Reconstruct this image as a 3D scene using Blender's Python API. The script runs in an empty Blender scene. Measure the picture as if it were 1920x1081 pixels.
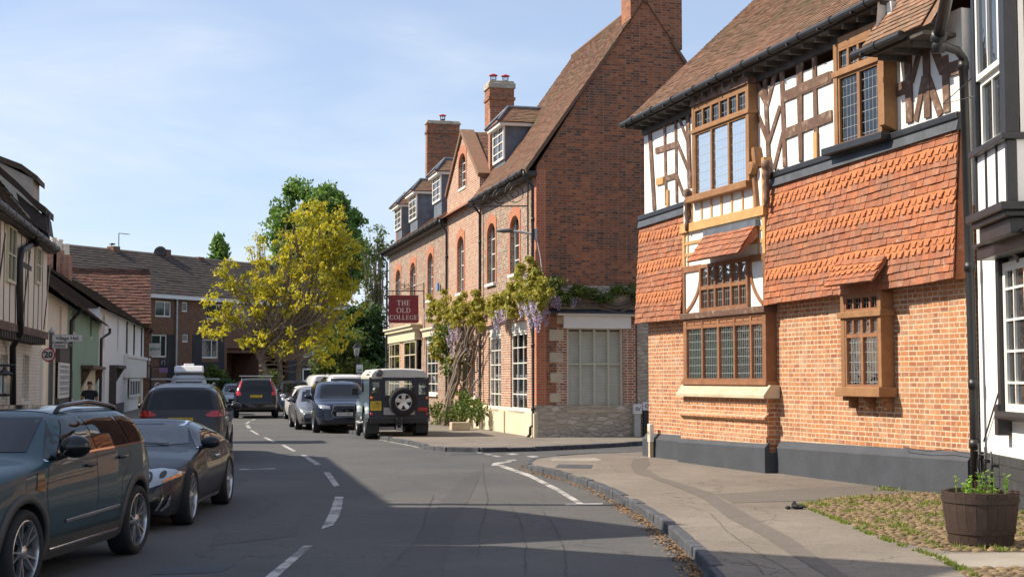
import bpy, bmesh, math, random
import numpy as np
from mathutils import Vector, Matrix, noise
from mathutils.bvhtree import BVHTree
R = math.radians
random.seed(7)
SC = bpy.context.scene
COL = SC.collection
# ---------------- camera ----------------
FPX, CX, CY, HOR, EYE = 2600.0, 960.0, 540.5, 709.0, 1.76
PITCH = math.atan((HOR-CY)/FPX)
cam_d = bpy.data.cameras.new('camera'); cam = bpy.data.objects.new('camera', cam_d); COL.objects.link(cam)
cam_d.sensor_fit = 'HORIZONTAL'; cam_d.sensor_width = 36; cam_d.lens = FPX/1920*36
cam_d.clip_start = 0.1; cam_d.clip_end = 3000
cam.location = (0, 0, EYE); cam.rotation_euler = (math.pi/2+PITCH, 0, 0)
SC.camera = cam
# ---------------- world ----------------
SUN_EL, SUN_AZ = R(42.0), R(-87.5)      # azimuth from +Y towards +X
w = bpy.data.worlds.new("World"); SC.world = w; w.use_nodes = True
nt = w.node_tree; N = nt.nodes; Lk = nt.links; bg = N['Background']; bg.inputs[1].default_value = 0.105
sky = N.new('ShaderNodeTexSky'); sky.sky_type = 'NISHITA'; sky.sun_disc = False
sky.sun_elevation = SUN_EL; sky.sun_rotation = SUN_AZ; sky.air_density = 1.0; sky.dust_density = .5; sky.ozone_density = 3.0
tc = N.new('ShaderNodeTexCoord'); mp = N.new('ShaderNodeMapping'); mp.inputs['Scale'].default_value = (1.2, 1.2, 5.0); mp.inputs['Rotation'].default_value = (0.0, .35, 0.5)
nz = N.new('ShaderNodeTexNoise'); nz.inputs['Scale'].default_value = 2.2; nz.inputs['Detail'].default_value = 9; nz.inputs['Roughness'].default_value = .55; nz.inputs['Distortion'].default_value = .4
Lk.new(tc.outputs['Generated'], mp.inputs[0]); Lk.new(mp.outputs[0], nz.inputs['Vector'])
sx = N.new('ShaderNodeSeparateXYZ'); Lk.new(tc.outputs['Generated'], sx.inputs[0])
hr = N.new('ShaderNodeMapRange'); hr.inputs[1].default_value = 0.0; hr.inputs[2].default_value = .30; hr.inputs[3].default_value = .34; hr.inputs[4].default_value = 0.0; Lk.new(sx.outputs[2], hr.inputs[0])
ad = N.new('ShaderNodeMath'); ad.operation = 'ADD'; Lk.new(nz.outputs[0], ad.inputs[0]); Lk.new(hr.outputs[0], ad.inputs[1])
cr = N.new('ShaderNodeMapRange'); cr.interpolation_type = 'SMOOTHSTEP'; cr.inputs[1].default_value = .50; cr.inputs[2].default_value = .92; cr.inputs[3].default_value = .34; cr.inputs[4].default_value = .88; Lk.new(ad.outputs[0], cr.inputs[0])
mx = N.new('ShaderNodeMixRGB'); mx.inputs[2].default_value = (5.7, 6.15, 6.8, 1); Lk.new(cr.outputs[0], mx.inputs[0]); tn = N.new('ShaderNodeMixRGB'); tn.blend_type = 'MULTIPLY'; tn.inputs[0].default_value = 1; tn.inputs[2].default_value = (.94, .99, 1.09, 1); Lk.new(sky.outputs[0], tn.inputs[1]); Lk.new(tn.outputs[0], mx.inputs[1])
Lk.new(mx.outputs[0], bg.inputs[0])
# ---------------- sun ----------------
sd = bpy.data.lights.new('sun', 'SUN'); so = bpy.data.objects.new('sun', sd); COL.objects.link(so)
sd.energy = 5.0; sd.angle = R(.5); sd.color = (1.0, .875, .70)
SDIR = Vector((math.cos(SUN_EL)*math.sin(SUN_AZ), math.cos(SUN_EL)*math.cos(SUN_AZ), math.sin(SUN_EL)))
so.rotation_euler = SDIR.to_track_quat('Z', 'Y').to_euler()
vs = SC.view_settings; vs.view_transform = 'Standard'; vs.look = 'None'; vs.exposure = 0.56; vs.gamma = 1.0; vs.use_curve_mapping = False
SC.render.engine = 'CYCLES'
# ---------------- pixel rays (photo pixels -> places in the world) ----------------
CAM = Vector((0, 0, EYE)); FW = Vector((0, math.cos(PITCH), math.sin(PITCH))); UP = Vector((0, -math.sin(PITCH), math.cos(PITCH)))
def ray(u, v): return FW*FPX + Vector((1, 0, 0))*(u-CX) + UP*(CY-v)
def gp(u, v, z=0.0):
    d = ray(u, v); t = (z-EYE)/d.z; return CAM+d*t
class Frame:
    """a wall line on the ground: local x runs left to right as seen, y into the building, z up"""
    def __init__(s, x0, y0, x1, y1, z=0.0):
        s.o = Vector((x0, y0, z)); d = Vector((x1-x0, y1-y0, 0)); s.L = d.length; s.d = d/s.L
        s.n = Vector((-s.d.y, s.d.x, 0)); s.a = math.atan2(s.d.y, s.d.x); s.z = z
    def px(s, u, v, out=0.0):
        p0 = s.o - s.n*out; d = ray(u, v); t = (p0-CAM).dot(s.n)/d.dot(s.n); p = CAM+d*t
        return ((p-s.o).dot(s.d), p.z-s.z)
    def gx(s, u, v, x):
        p0 = s.o + s.d*x; d = ray(u, v); t = (p0-CAM).dot(s.d)/d.dot(s.d); p = CAM+d*t
        return ((p-s.o).dot(s.n), p.z-s.z)
    def w(s, x, y, z=0): return s.o+s.d*x+s.n*y+Vector((0, 0, z))
# ---------------- object helpers ----------------
def tag(o, label=None, cat=None, group=None, kind=None):
    if label: o['label'] = label
    if cat: o['category'] = cat
    if group: o['group'] = group
    if kind: o['kind'] = kind
    return o
def empty(name, loc=(0, 0, 0), rz=0.0, label=None, cat=None, group=None):
    o = bpy.data.objects.new(name, None); COL.objects.link(o); o.location = loc; o.rotation_euler = (0, 0, rz)
    o.empty_display_size = .2
    return tag(o, label, cat, group)
def fempty(name, F, label, cat, group=None): return empty(name, F.o, F.a, label, cat, group)
def kids(o): return [c for c in bpy.data.objects if c.parent == o]
def copy_tree(o, parent=None):
    c = o.copy(); COL.objects.link(c); c.parent = parent
    for ch in kids(o): copy_tree(ch, c)
    return c
class MB:
    def __init__(s): s.v = []; s.f = []; s.m = []; s.r = []
    def face(s, pts, m=0, r=None):
        b = len(s.v); s.v.extend([tuple(p) for p in pts]); s.f.append(tuple(range(b, b+len(pts)))); s.m.append(m); s.r.append(random.random() if r is None else r)
    def raw(s, vs, fs, m=0, r=None):
        b = len(s.v); s.v.extend([tuple(p) for p in vs]); rr = random.random() if r is None else r
        for f in fs: s.f.append(tuple(i+b for i in f)); s.m.append(m); s.r.append(rr)
    def box(s, x0, x1, y0, y1, z0, z1, m=0, r=None):
        if x0 > x1: x0, x1 = x1, x0
        if y0 > y1: y0, y1 = y1, y0
        if z0 > z1: z0, z1 = z1, z0
        s.raw([(x0,y0,z0),(x1,y0,z0),(x1,y1,z0),(x0,y1,z0),(x0,y0,z1),(x1,y0,z1),(x1,y1,z1),(x0,y1,z1)],
              [(0,3,2,1),(4,5,6,7),(0,1,5,4),(1,2,6,5),(2,3,7,6),(3,0,4,7)], m, r)
    def prism(s, poly, y0, y1, m=0, r=None, ax='y'):
        """poly in (x,z) extruded along y  (ax='x': poly in (y,z) extruded along x; ax='z': poly in (x,y) extruded in z)"""
        n = len(poly)
        f = {'y': lambda a, b, c: (a, c, b), 'x': lambda a, b, c: (c, a, b), 'z': lambda a, b, c: (a, b, c)}[ax]
        ar = sum(poly[i][0]*poly[(i+1) % n][1]-poly[(i+1) % n][0]*poly[i][1] for i in range(n))
        if (ar < 0) != (ax == 'y' and False): poly = poly[::-1]
        vs = [f(a, b, y0) for a, b in poly]+[f(a, b, y1) for a, b in poly]
        fs = [tuple(range(n))[::-1], tuple(range(n, 2*n))]+[(i, (i+1) % n, n+(i+1) % n, n+i) for i in range(n)]
        s.raw(vs, fs, m, r)
    def beam(s, x0, z0, x1, z1, w, y0, y1, m=0, r=None):
        dx, dz = x1-x0, z1-z0; L = math.hypot(dx, dz) or 1; nx, nz_ = -dz/L*w/2, dx/L*w/2
        s.prism([(x0+nx, z0+nz_), (x1+nx, z1+nz_), (x1-nx, z1-nz_), (x0-nx, z0-nz_)], y0, y1, m, r)
    def tube(s, pts, r, seg=8, m=0, cap=True, rr=None):
        pts = [Vector(p) for p in pts]; n = len(pts); rad = r if isinstance(r, (list, tuple)) else [r]*n
        vs = []; prev = None
        for i, p in enumerate(pts):
            t = (pts[min(i+1, n-1)]-pts[max(i-1, 0)]).normalized()
            if prev is None:
                a = Vector((0, 0, 1)) if abs(t.z) < .9 else Vector((1, 0, 0)); u = t.cross(a).normalized()
            else:
                u = (prev-t*prev.dot(t)); u = u.normalized() if u.length > 1e-6 else t.orthogonal().normalized()
            prev = u; q = t.cross(u)
            for k in range(seg):
                an = 2*math.pi*k/seg; vs.append(p+(u*math.cos(an)+q*math.sin(an))*rad[i])
        fs = []
        for i in range(n-1):
            for k in range(seg):
                k2 = (k+1) % seg; fs.append((i*seg+k, i*seg+k2, (i+1)*seg+k2, (i+1)*seg+k))
        if cap: fs += [tuple(range(seg))[::-1], tuple(range((n-1)*seg, n*seg))]
        s.raw(vs, fs, m, rr)
    def lathe(s, prof, seg=16, c=(0, 0, 0), m=0, ax='z', rr=None, cap=True):
        vs = []
        for (r_, h) in prof:
            for k in range(seg):
                an = 2*math.pi*k/seg; a, b = r_*math.cos(an), r_*math.sin(an)
                p = (a, b, h) if ax == 'z' else ((a, h, b) if ax == 'y' else (h, a, b))
                vs.append((p[0]+c[0], p[1]+c[1], p[2]+c[2]))
        n = len(prof); fs = []
        for i in range(n-1):
            for k in range(seg):
                k2 = (k+1) % seg; fs.append((i*seg+k, i*seg+k2, (i+1)*seg+k2, (i+1)*seg+k))
        if cap: fs += [tuple(range(seg))[::-1], tuple(range((n-1)*seg, n*seg))]
        s.raw(vs, fs, m, rr)
    def build(s, name, mats, parent=None, smooth=False, fix=True, loc=None, rz=None, bevel=0):
        me = bpy.data.meshes.new(name); me.from_pydata(s.v, [], s.f)
        if not isinstance(mats, (list, tuple)): mats = [mats]
        for m_ in mats: me.materials.append(m_)
        me.polygons.foreach_set('material_index', s.m)
        at = me.attributes.new('rnd', 'FLOAT', 'FACE'); at.data.foreach_set('value', s.r)
        if fix or smooth:
            bm = bmesh.new(); bm.from_mesh(me)
            if smooth: bmesh.ops.remove_doubles(bm, verts=bm.verts, dist=1e-5)
            bmesh.ops.recalc_face_normals(bm, faces=bm.faces); bm.to_mesh(me); bm.free()
        if smooth: me.polygons.foreach_set('use_smooth', [True]*len(me.polygons))
        me.update()
        # uv in metres: u level along the face, v up its slope
        nP = len(me.polygons); nrm = np.zeros(nP*3); me.polygons.foreach_get('normal', nrm); nrm = nrm.reshape(-1, 3)
        lt = np.zeros(nP, dtype=np.int32); me.polygons.foreach_get('loop_total', lt)
        nl = len(me.loops); vi = np.zeros(nl, dtype=np.int32); me.loops.foreach_get('vertex_index', vi)
        co = np.zeros(len(me.vertices)*3); me.vertices.foreach_get('co', co); co = co.reshape(-1, 3)[vi]
        nr = np.repeat(nrm, lt, axis=0); hz = np.hypot(nr[:, 0], nr[:, 1]); flat = hz < .15; hz2 = np.where(flat, 1, hz)
        ux, uy = -nr[:, 1]/hz2, nr[:, 0]/hz2
        vx, vy, vz = -nr[:, 2]*uy*0-nr[:, 2]*nr[:, 0]/hz2, -nr[:, 2]*nr[:, 1]/hz2, hz2
        U = np.where(flat, co[:, 0], co[:, 0]*ux+co[:, 1]*uy); V = np.where(flat, co[:, 1], co[:, 0]*vx+co[:, 1]*vy+co[:, 2]*vz)
        uv = me.uv_layers.new(name='UVMap'); uv.data.foreach_set('uv', np.stack([U, V], 1).ravel())
        o = bpy.data.objects.new(name, me); COL.objects.link(o)
        if parent: o.parent = parent
        if loc is not None: o.location = loc
        if rz is not None: o.rotation_euler = (0, 0, rz)
        if bevel:
            b = o.modifiers.new('bevel', 'BEVEL'); b.width = bevel; b.segments = 2; b.limit_method = 'ANGLE'; b.angle_limit = R(40)
        return o
# ---------------- materials ----------------
M = {}
def nm(name):
    m = bpy.data.materials.new(name); m.use_nodes = True; M[name] = m; t = m.node_tree
    return m, t.nodes, t.links, t.nodes['Principled BSDF']
def c4(c): return (c[0], c[1], c[2], 1)
def ramp(n, cols):
    r = n.new('ShaderNodeValToRGB'); e = r.color_ramp.elements
    k = len(cols)
    while len(e) < k: e.new(.5)
    for i, c in enumerate(cols):
        if len(c) == 4: e[i].position = c[3]
        else: e[i].position = i/(k-1)
        e[i].color = c4(c)
    return r
def noise_n(n, l, vec, scale, detail=5, rough=.6):
    t = n.new('ShaderNodeTexNoise'); t.inputs['Scale'].default_value = scale; t.inputs['Detail'].default_value = detail; t.inputs['Roughness'].default_value = rough
    if vec is not None: l.new(vec, t.inputs['Vector'])
    return t
def mixc(n, l, a, b, fac, mode='MIX'):
    x = n.new('ShaderNodeMixRGB'); x.blend_type = mode
    for i, q in ((1, a), (2, b)):
        if isinstance(q, tuple): x.inputs[i].default_value = c4(q)
        else: l.new(q, x.inputs[i])
    if isinstance(fac, (int, float)): x.inputs[0].default_value = fac
    else: l.new(fac, x.inputs[0])
    return x.outputs[0]
def mrange(n, l, src, a, b, c=0., d=1.):
    x = n.new('ShaderNodeMapRange'); l.new(src, x.inputs[0])
    for i, q in enumerate((a, b, c, d)): x.inputs[i+1].default_value = q
    return x.outputs[0]
def bump(n, l, h, P, st=.4, dist=.01):
    b = n.new('ShaderNodeBump'); b.inputs['Strength'].default_value = st; b.inputs['Distance'].default_value = dist
    l.new(h, b.inputs['Height']); l.new(b.outputs[0], P.inputs['Normal']); return b
def plain(name, col, rough=.6, metal=0., var=.18, scale=3., bmp=0., bscale=30., spec=None, coat=0.):
    m, n, l, P = nm(name); P.inputs['Roughness'].default_value = rough; P.inputs['Metallic'].default_value = metal
    if coat: P.inputs['Coat Weight'].default_value = coat; P.inputs['Coat Roughness'].default_value = .02
    if spec is not None: P.inputs['Specular IOR Level'].default_value = spec
    t = n.new('ShaderNodeTexCoord'); P.inputs['Base Color'].default_value = c4(col)
    if var:
        z = noise_n(n, l, t.outputs['Object'], scale, 6); f = mrange(n, l, z.outputs[0], .3, .7)
        l.new(mixc(n, l, tuple(c*(1-var) for c in col), tuple(min(1, c*(1+var)) for c in col), f), P.inputs['Base Color'])
    if bmp:
        z = noise_n(n, l, t.outputs['Object'], bscale, 5); bump(n, l, z.outputs[0], P, bmp, .02)
    return m
def brick(name, cols, mortar, bw=.225, bh=.075, ms=.009, stain=(.2, .2, .2), stf=.25, off=.5, bmp=.6, pale=0.):
    m, n, l, P = nm(name); P.inputs['Roughness'].default_value = .9
    t = n.new('ShaderNodeTexCoord'); 
    dz = noise_n(n, l, t.outputs['UV'], 1.3, 3); dv = n.new('ShaderNodeVectorMath'); dv.operation = 'MULTIPLY_ADD'
    l.new(dz.outputs['Color'], dv.inputs[0]); dv.inputs[1].default_value = (.012, .022, 0); l.new(t.outputs['UV'], dv.inputs[2])
    def bt():
        b = n.new('ShaderNodeTexBrick'); b.inputs['Scale'].default_value = 1; b.inputs['Brick Width'].default_value = bw; b.inputs['Row Height'].default_value = bh
        b.inputs['Mortar Size'].default_value = ms; b.inputs['Mortar Smooth'].default_value = .25; b.offset = off; b.squash = .62; b.squash_frequency = 2
        b.inputs['Color1'].default_value = (0, 0, 0, 1); b.inputs['Color2'].default_value = (1, 1, 1, 1); b.inputs['Mortar'].default_value = (.5, .5, .5, 1)
        l.new(dv.outputs[0], b.inputs['Vector']); return b
    b = bt(); rp = ramp(n, cols); l.new(b.outputs['Color'], rp.inputs[0])
    z1 = noise_n(n, l, t.outputs['UV'], .55, 6, .65); z2 = noise_n(n, l, t.outputs['UV'], 38, 4)
    c = mixc(n, l, rp.outputs[0], stain, mrange(n, l, z1.outputs[0], .45, .75, 0, stf))
    c = mixc(n, l, c, tuple(x*.45 for x in cols[0][:3]), mrange(n, l, z2.outputs[0], .52, .75, 0, .7))
    if pale:
        z3 = noise_n(n, l, t.outputs['UV'], 2.2, 7, .7); c = mixc(n, l, c, mortar, mrange(n, l, z3.outputs[0], .5, .72, 0, pale))
    z4 = noise_n(n, l, t.outputs['UV'], 5, 5); mo = mixc(n, l, mortar, tuple(x*.6 for x in mortar), mrange(n, l, z4.outputs[0], .4, .7))
    l.new(mixc(n, l, c, mo, b.outputs['Fac']), P.inputs['Base Color'])
    inv = n.new('ShaderNodeMath'); inv.operation = 'SUBTRACT'; inv.inputs[0].default_value = 1; l.new(b.outputs['Fac'], inv.inputs[1])
    ad = n.new('ShaderNodeMath'); ad.operation = 'MULTIPLY_ADD'; l.new(z2.outputs[0], ad.inputs[0]); ad.inputs[1].default_value = .5; l.new(inv.outputs[0], ad.inputs[2])
    bump(n, l, ad.outputs[0], P, bmp, .008); return m
def tilem(name, cols, rough=.85, lichen=None, lf=.4, moss=None, scale=1.2):
    m, n, l, P = nm(name); P.inputs['Roughness'].default_value = rough
    a = n.new('ShaderNodeAttribute'); a.attribute_name = 'rnd'; rp = ramp(n, cols); l.new(a.outputs['Fac'], rp.inputs[0])
    t = n.new('ShaderNodeTexCoord'); z = noise_n(n, l, t.outputs['Object'], 14, 5); c = mixc(n, l, rp.outputs[0], tuple(x*.6 for x in cols[0][:3]), mrange(n, l, z.outputs[0], .45, .75, 0, .55))
    if lichen:
        z2 = noise_n(n, l, t.outputs['Object'], 9, 4); c = mixc(n, l, c, lichen, mrange(n, l, z2.outputs[0], .63, .7, 0, lf))
    if moss:
        z3 = noise_n(n, l, t.outputs['Object'], scale, 6, .7); c = mixc(n, l, c, moss, mrange(n, l, z3.outputs[0], .45, .68, 0, .8))
    l.new(c, P.inputs['Base Color']); bump(n, l, z.outputs[0], P, .5, .006); return m
def paint(name, col, rough=.5, metal=.0, flake=0.):
    m, n, l, P = nm(name); P.inputs['Base Color'].default_value = c4(col); P.inputs['Roughness'].default_value = rough; P.inputs['Metallic'].default_value = metal
    P.inputs['Coat Weight'].default_value = .45; P.inputs['Coat Roughness'].default_value = .015; P.inputs['Specular IOR Level'].default_value = .35
    t = n.new('ShaderNodeTexCoord'); z = noise_n(n, l, t.outputs['Object'], 6, 4)
    sx = n.new('ShaderNodeSeparateXYZ'); l.new(t.outputs['Object'], sx.inputs[0])      # road dust gathers low on the doors
    d = n.new('ShaderNodeMath'); d.operation = 'MULTIPLY'; l.new(mrange(n, l, sx.outputs[2], .2, .5, 1, 0), d.inputs[0]); l.new(mrange(n, l, z.outputs[0], .3, .8, .05, .35), d.inputs[1])
    l.new(mixc(n, l, col, (.10, .09, .075), d.outputs[0]), P.inputs['Base Color'])
    return m
def wood(name, c1, c2, rough=.7, sc=4, ax=(1, 1, 1), ws=0.):
    m, n, l, P = nm(name); P.inputs['Roughness'].default_value = rough
    t = n.new('ShaderNodeTexCoord'); mp = n.new('ShaderNodeMapping'); mp.inputs['Scale'].default_value = ax; l.new(t.outputs['Object'], mp.inputs[0])
    z = noise_n(n, l, mp.outputs[0], sc, 8, .65); a = n.new('ShaderNodeAttribute'); a.attribute_name = 'rnd'
    c = mixc(n, l, c1, c2, mrange(n, l, z.outputs[0], .35, .65)); c = mixc(n, l, c, tuple(x*.55 for x in c1), mrange(n, l, a.outputs['Fac'], 0, 1, 0, .5))
    if ws:
        z3 = noise_n(n, l, t.outputs['Object'], 7, 5); c = mixc(n, l, c, (.42, .36, .29), mrange(n, l, z3.outputs[0], .55, .7, 0, ws))
    l.new(c, P.inputs['Base Color']); z2 = noise_n(n, l, mp.outputs[0], sc*5, 4); bump(n, l, z2.outputs[0], P, .5, .008); return m
def glassm(name, tint=(.02, .025, .03), lead=None, clear=0., rough=.02, wave=.0):
    """window glass: mirror-like coat over a dark or see-through body; lead=(w,h) draws the lead cames"""
    m, n, l, P = nm(name); out = n['Material Output'] if 'Material Output' in n else [q for q in n if q.type == 'OUTPUT_MATERIAL'][0]
    t = n.new('ShaderNodeTexCoord')
    P.inputs['Base Color'].default_value = c4(tint); P.inputs['Roughness'].default_value = rough; P.inputs['Specular IOR Level'].default_value = .75
    sh = P.outputs[0]
    if wave:
        z = noise_n(n, l, t.outputs['UV'], 5, 2); bump(n, l, z.outputs[0], P, wave, .02)
    if clear:
        tr = n.new('ShaderNodeBsdfTransparent'); tr.inputs[0].default_value = (.8, .86, .85, 1); gl = n.new('ShaderNodeBsdfGlossy'); gl.inputs['Roughness'].default_value = rough
        if wave: l.new([q for q in n if q.type == 'BUMP'][0].outputs[0], gl.inputs['Normal'])
        lw = n.new('ShaderNodeFresnel'); lw.inputs[0].default_value = 1.6; ms = n.new('ShaderNodeMixShader')
        mm = mrange(n, l, lw.outputs[0], 0, 1, 1-clear, 1); l.new(mm, ms.inputs[0]); l.new(tr.outputs[0], ms.inputs[1]); l.new(gl.outputs[0], ms.inputs[2]); sh = ms.outputs[0]
    if lead:
        b = n.new('ShaderNodeTexBrick'); b.inputs['Scale'].default_value = 1; b.offset = 0; b.inputs['Brick Width'].default_value = lead[0]; b.inputs['Row Height'].default_value = lead[1]; b.inputs['Mortar Size'].default_value = .0045; b.inputs['Mortar Smooth'].default_value = 0
        l.new(t.outputs['UV'], b.inputs['Vector']); d = n.new('ShaderNodeBsdfDiffuse'); d.inputs[0].default_value = (.25, .27, .28, 1); m2 = n.new('ShaderNodeMixShader')
        l.new(b.outputs['Fac'], m2.inputs[0]); l.new(sh, m2.inputs[1]); l.new(d.outputs[0], m2.inputs[2]); sh = m2.outputs[0]
    l.new(sh, out.inputs['Surface']); return m
def leafm(name, c1, c2, c3=None, tr=.35):
    m, n, l, P = nm(name); P.inputs['Roughness'].default_value = .6; out = [q for q in n if q.type == 'OUTPUT_MATERIAL'][0]
    a = n.new('ShaderNodeAttribute'); a.attribute_name = 'rnd'; rp = ramp(n, [c1, c2] + ([c3] if c3 else [])); l.new(a.outputs['Fac'], rp.inputs[0]); l.new(rp.outputs[0], P.inputs['Base Color'])
    tl = n.new('ShaderNodeBsdfTranslucent'); l.new(rp.outputs[0], tl.inputs[0]); ms = n.new('ShaderNodeMixShader'); ms.inputs[0].default_value = tr
    l.new(P.outputs[0], ms.inputs[1]); l.new(tl.outputs[0], ms.inputs[2]); l.new(ms.outputs[0], out.inputs['Surface']); return m
# walls
brick('th_brick', [(.34, .115, .045), (.45, .17, .062), (.50, .205, .078), (.38, .14, .065), (.27, .10, .055)], (.60, .48, .34), bw=.20, bh=.078, ms=.012, stain=(.42, .27, .17), stf=.4, pale=.45)
brick('oc_dark_brick', [(.09, .045, .03), (.33, .105, .04), (.50, .165, .06), (.19, .07, .035), (.42, .135, .052)], (.30, .22, .16), ms=.010, stain=(.06, .04, .035), stf=.85, pale=.2)
brick('chimney_brick', [(.16, .05, .025), (.36, .11, .045), (.44, .15, .06), (.26, .08, .035)], (.32, .24, .17), ms=.010, stain=(.08, .05, .04), stf=.5)
brick('oc_brick', [(.20, .055, .03), (.36, .11, .05), (.44, .17, .08), (.26, .08, .045)], (.66, .58, .46), ms=.014, stain=(.22, .16, .12), stf=.45, pale=.3)
brick('oc_orange', [(.42, .10, .035), (.52, .14, .05), (.46, .11, .05)], (.48, .36, .26), bw=.11, ms=.008, stf=.1)
brick('oc_flint', [(.34, .25, .18), (.16, .12, .10), (.34, .11, .06), (.42, .34, .26), (.12, .09, .075), (.36, .14, .08)], (.44, .36, .28), bw=.17, bh=.085, ms=.012, stain=(.26, .15, .10), stf=.6, off=.37, pale=.5)
brick('block_brick', [(.14, .065, .04), (.20, .09, .05), (.25, .115, .06)], (.19, .13, .09), stf=.15, pale=.1)
brick('painted_brick', [(.80, .72, .58), (.84, .76, .62), (.78, .69, .55)], (.62, .52, .40), ms=.006, stain=(.6, .5, .38), stf=.5, bmp=.5)
brick('black_brick', [(.035, .038, .042), (.045, .048, .052)], (.03, .03, .032), bw=.4, bh=.16, ms=.012, stf=.2)
brick('hidden_brick', [(.30, .10, .05), (.40, .14, .07)], (.5, .42, .33), stf=.2)
# tiles
tilem('tile_hang', [(.25, .085, .045), (.37, .125, .055), (.43, .15, .065), (.34, .12, .055), (.29, .13, .08), (.42, .165, .075), (.36, .17, .10)], moss=(.20, .10, .065), scale=.9, lichen=(.55, .5, .42), lf=.35)
tilem('tile_club', [(.42, .15, .06), (.49, .18, .07), (.38, .14, .06)], lichen=(.5, .42, .34), lf=.3)
tilem('tile_roof', [(.16, .09, .06), (.24, .13, .08), (.30, .16, .10), (.20, .13, .09), (.34, .19, .12)], lichen=(.36, .32, .24), lf=.6, moss=(.12, .10, .05), scale=.6)
tilem('tile_oc', [(.13, .07, .045), (.21, .105, .065), (.27, .14, .085), (.17, .09, .06)], lichen=(.34, .30, .24), lf=.6, moss=(.16, .12, .07), scale=.5)
tilem('tile_dark', [(.045, .032, .026), (.075, .045, .035), (.10, .055, .04), (.06, .045, .035)], moss=(.05, .055, .025), scale=.4)
tilem('tile_red', [(.07, .035, .027), (.13, .055, .037), (.17, .07, .045), (.10, .047, .034)], lichen=(.2, .17, .13), lf=.5)
tilem('tile_block', [(.045, .033, .028), (.06, .042, .035), (.07, .05, .04)])
# plaster, paint, stone
plain('render_white', (.80, .78, .74), .9, var=.04, bmp=.6, bscale=26)
plain('paint_white', (.80, .79, .77), .8, var=.03, bmp=.35, bscale=7)
plain('plaster_cream', (.80, .70, .55), .9, var=.08, scale=1.2, bmp=.7, bscale=9)
plain('paint_green', (.25, .38, .28), .85, var=.10, scale=1.2, bmp=.25, bscale=12)
plain('stone_cream', (.50, .42, .30), .9, var=.16, scale=2.5, bmp=.6, bscale=14)
plain('plinth_cream', (.66, .58, .42), .85, var=.10, scale=2, bmp=.4, bscale=5)
plain('lead', (.13, .15, .18), .55, var=.3, scale=4, bmp=.3, bscale=10, metal=.2)
plain('lead_black', (.055, .065, .08), .6, var=.35, scale=3, bmp=.5, bscale=12)
plain('plinth_grey', (.050, .057, .072), .8, var=.18, scale=2, bmp=.3, bscale=20)
plain('black_iron', (.018, .018, .02), .42, var=.3, bmp=.2, bscale=40)
plain('black_paint', (.022, .023, .027), .35, var=.3, bmp=.35, bscale=60)
plain('gutter_grey', (.10, .10, .105), .55, var=.3)
plain('joinery_white', (.78, .76, .70), .55, var=.04)
plain('joinery_cream', (.62, .57, .40), .6, var=.05)
plain('blind_cream', (.78, .74, .62), .7, var=.06)
plain('dormer_plaster', (.40, .36, .30), .9, var=.1, bmp=.3)
plain('blind_grey', (.86, .84, .76), .75, var=.08)
plain('dark_room', (.012, .013, .015), .9, var=0)  # near-black standing for unlit rooms behind the glass
plain('window_back', (.55, .57, .56), .9, var=.2, scale=9)
wood('oak_new', (.34, .18, .08), (.25, .115, .045), sc=5, ws=.0)
wood('oak_pale', (.62, .37, .15), (.50, .27, .10), sc=6)
wood('oak_old', (.11, .058, .04), (.20, .11, .07), sc=7, ws=.5)
wood('oak_dark', (.23, .10, .045), (.33, .15, .07), sc=5, ws=.12)
wood('timber_grey', (.09, .075, .065), (.05, .042, .038), sc=5, ws=.1)
wood('barrel_wood', (.060, .034, .024), (.035, .021, .016), sc=6, ax=(5, 5, 1))
wood('bark', (.16, .12, .09), (.26, .21, .16), .95, sc=9, ax=(1, 1, .4))
wood('bark_pale', (.30, .24, .17), (.18, .13, .09), .95, sc=9, ax=(1, 1, .4))
glassm('leaded_sky', lead=(.105, .17), clear=.95, wave=.35)
glassm('leaded', lead=(.075, .155), clear=.9, wave=.35)
glassm('glass', tint=(.03, .035, .04), wave=.15)
glassm('glass_clear', clear=.97)
glassm('car_glass', tint=(.004, .005, .006), rough=.01); M['car_glass'].node_tree.nodes['Principled BSDF'].inputs['Specular IOR Level'].default_value = .45
glassm('car_glass_lit', tint=(.045, .055, .06), rough=.02)
glassm('car_glass_thin', clear=.93)
# rubble stone
m, n, l, P = nm('rubble'); P.inputs['Roughness'].default_value = .92; t = n.new('ShaderNodeTexCoord'); mp = n.new('ShaderNodeMapping'); mp.inputs['Scale'].default_value = (3.6, 8.5, 1); l.new(t.outputs['UV'], mp.inputs[0])
vo = n.new('ShaderNodeTexVoronoi'); vo.feature = 'DISTANCE_TO_EDGE'; vo.inputs['Scale'].default_value = 1.; v2 = n.new('ShaderNodeTexVoronoi'); v2.inputs['Scale'].default_value = 1.
dz = noise_n(n, l, mp.outputs[0], 1.5, 4); dd = mixc(n, l, mp.outputs[0], dz.outputs['Color'], .25, 'ADD'); l.new(dd, vo.inputs['Vector']); l.new(dd, v2.inputs['Vector'])
sp = n.new('ShaderNodeSeparateColor'); l.new(v2.outputs['Color'], sp.inputs[0]); rp = ramp(n, [(.36, .31, .24), (.50, .44, .35), (.42, .37, .29), (.58, .52, .42)]); l.new(sp.outputs[0], rp.inputs[0])
f = mrange(n, l, vo.outputs['Distance'], .01, .08, .8, 0); l.new(mixc(n, l, rp.outputs[0], (.40, .35, .28), f), P.inputs['Base Color'])
z = noise_n(n, l, t.outputs['UV'], 18, 5); h = mixc(n, l, mrange(n, l, vo.outputs['Distance'], 0, .15), z.outputs[0], .35); bump(n, l, h, P, .9, .04)
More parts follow.
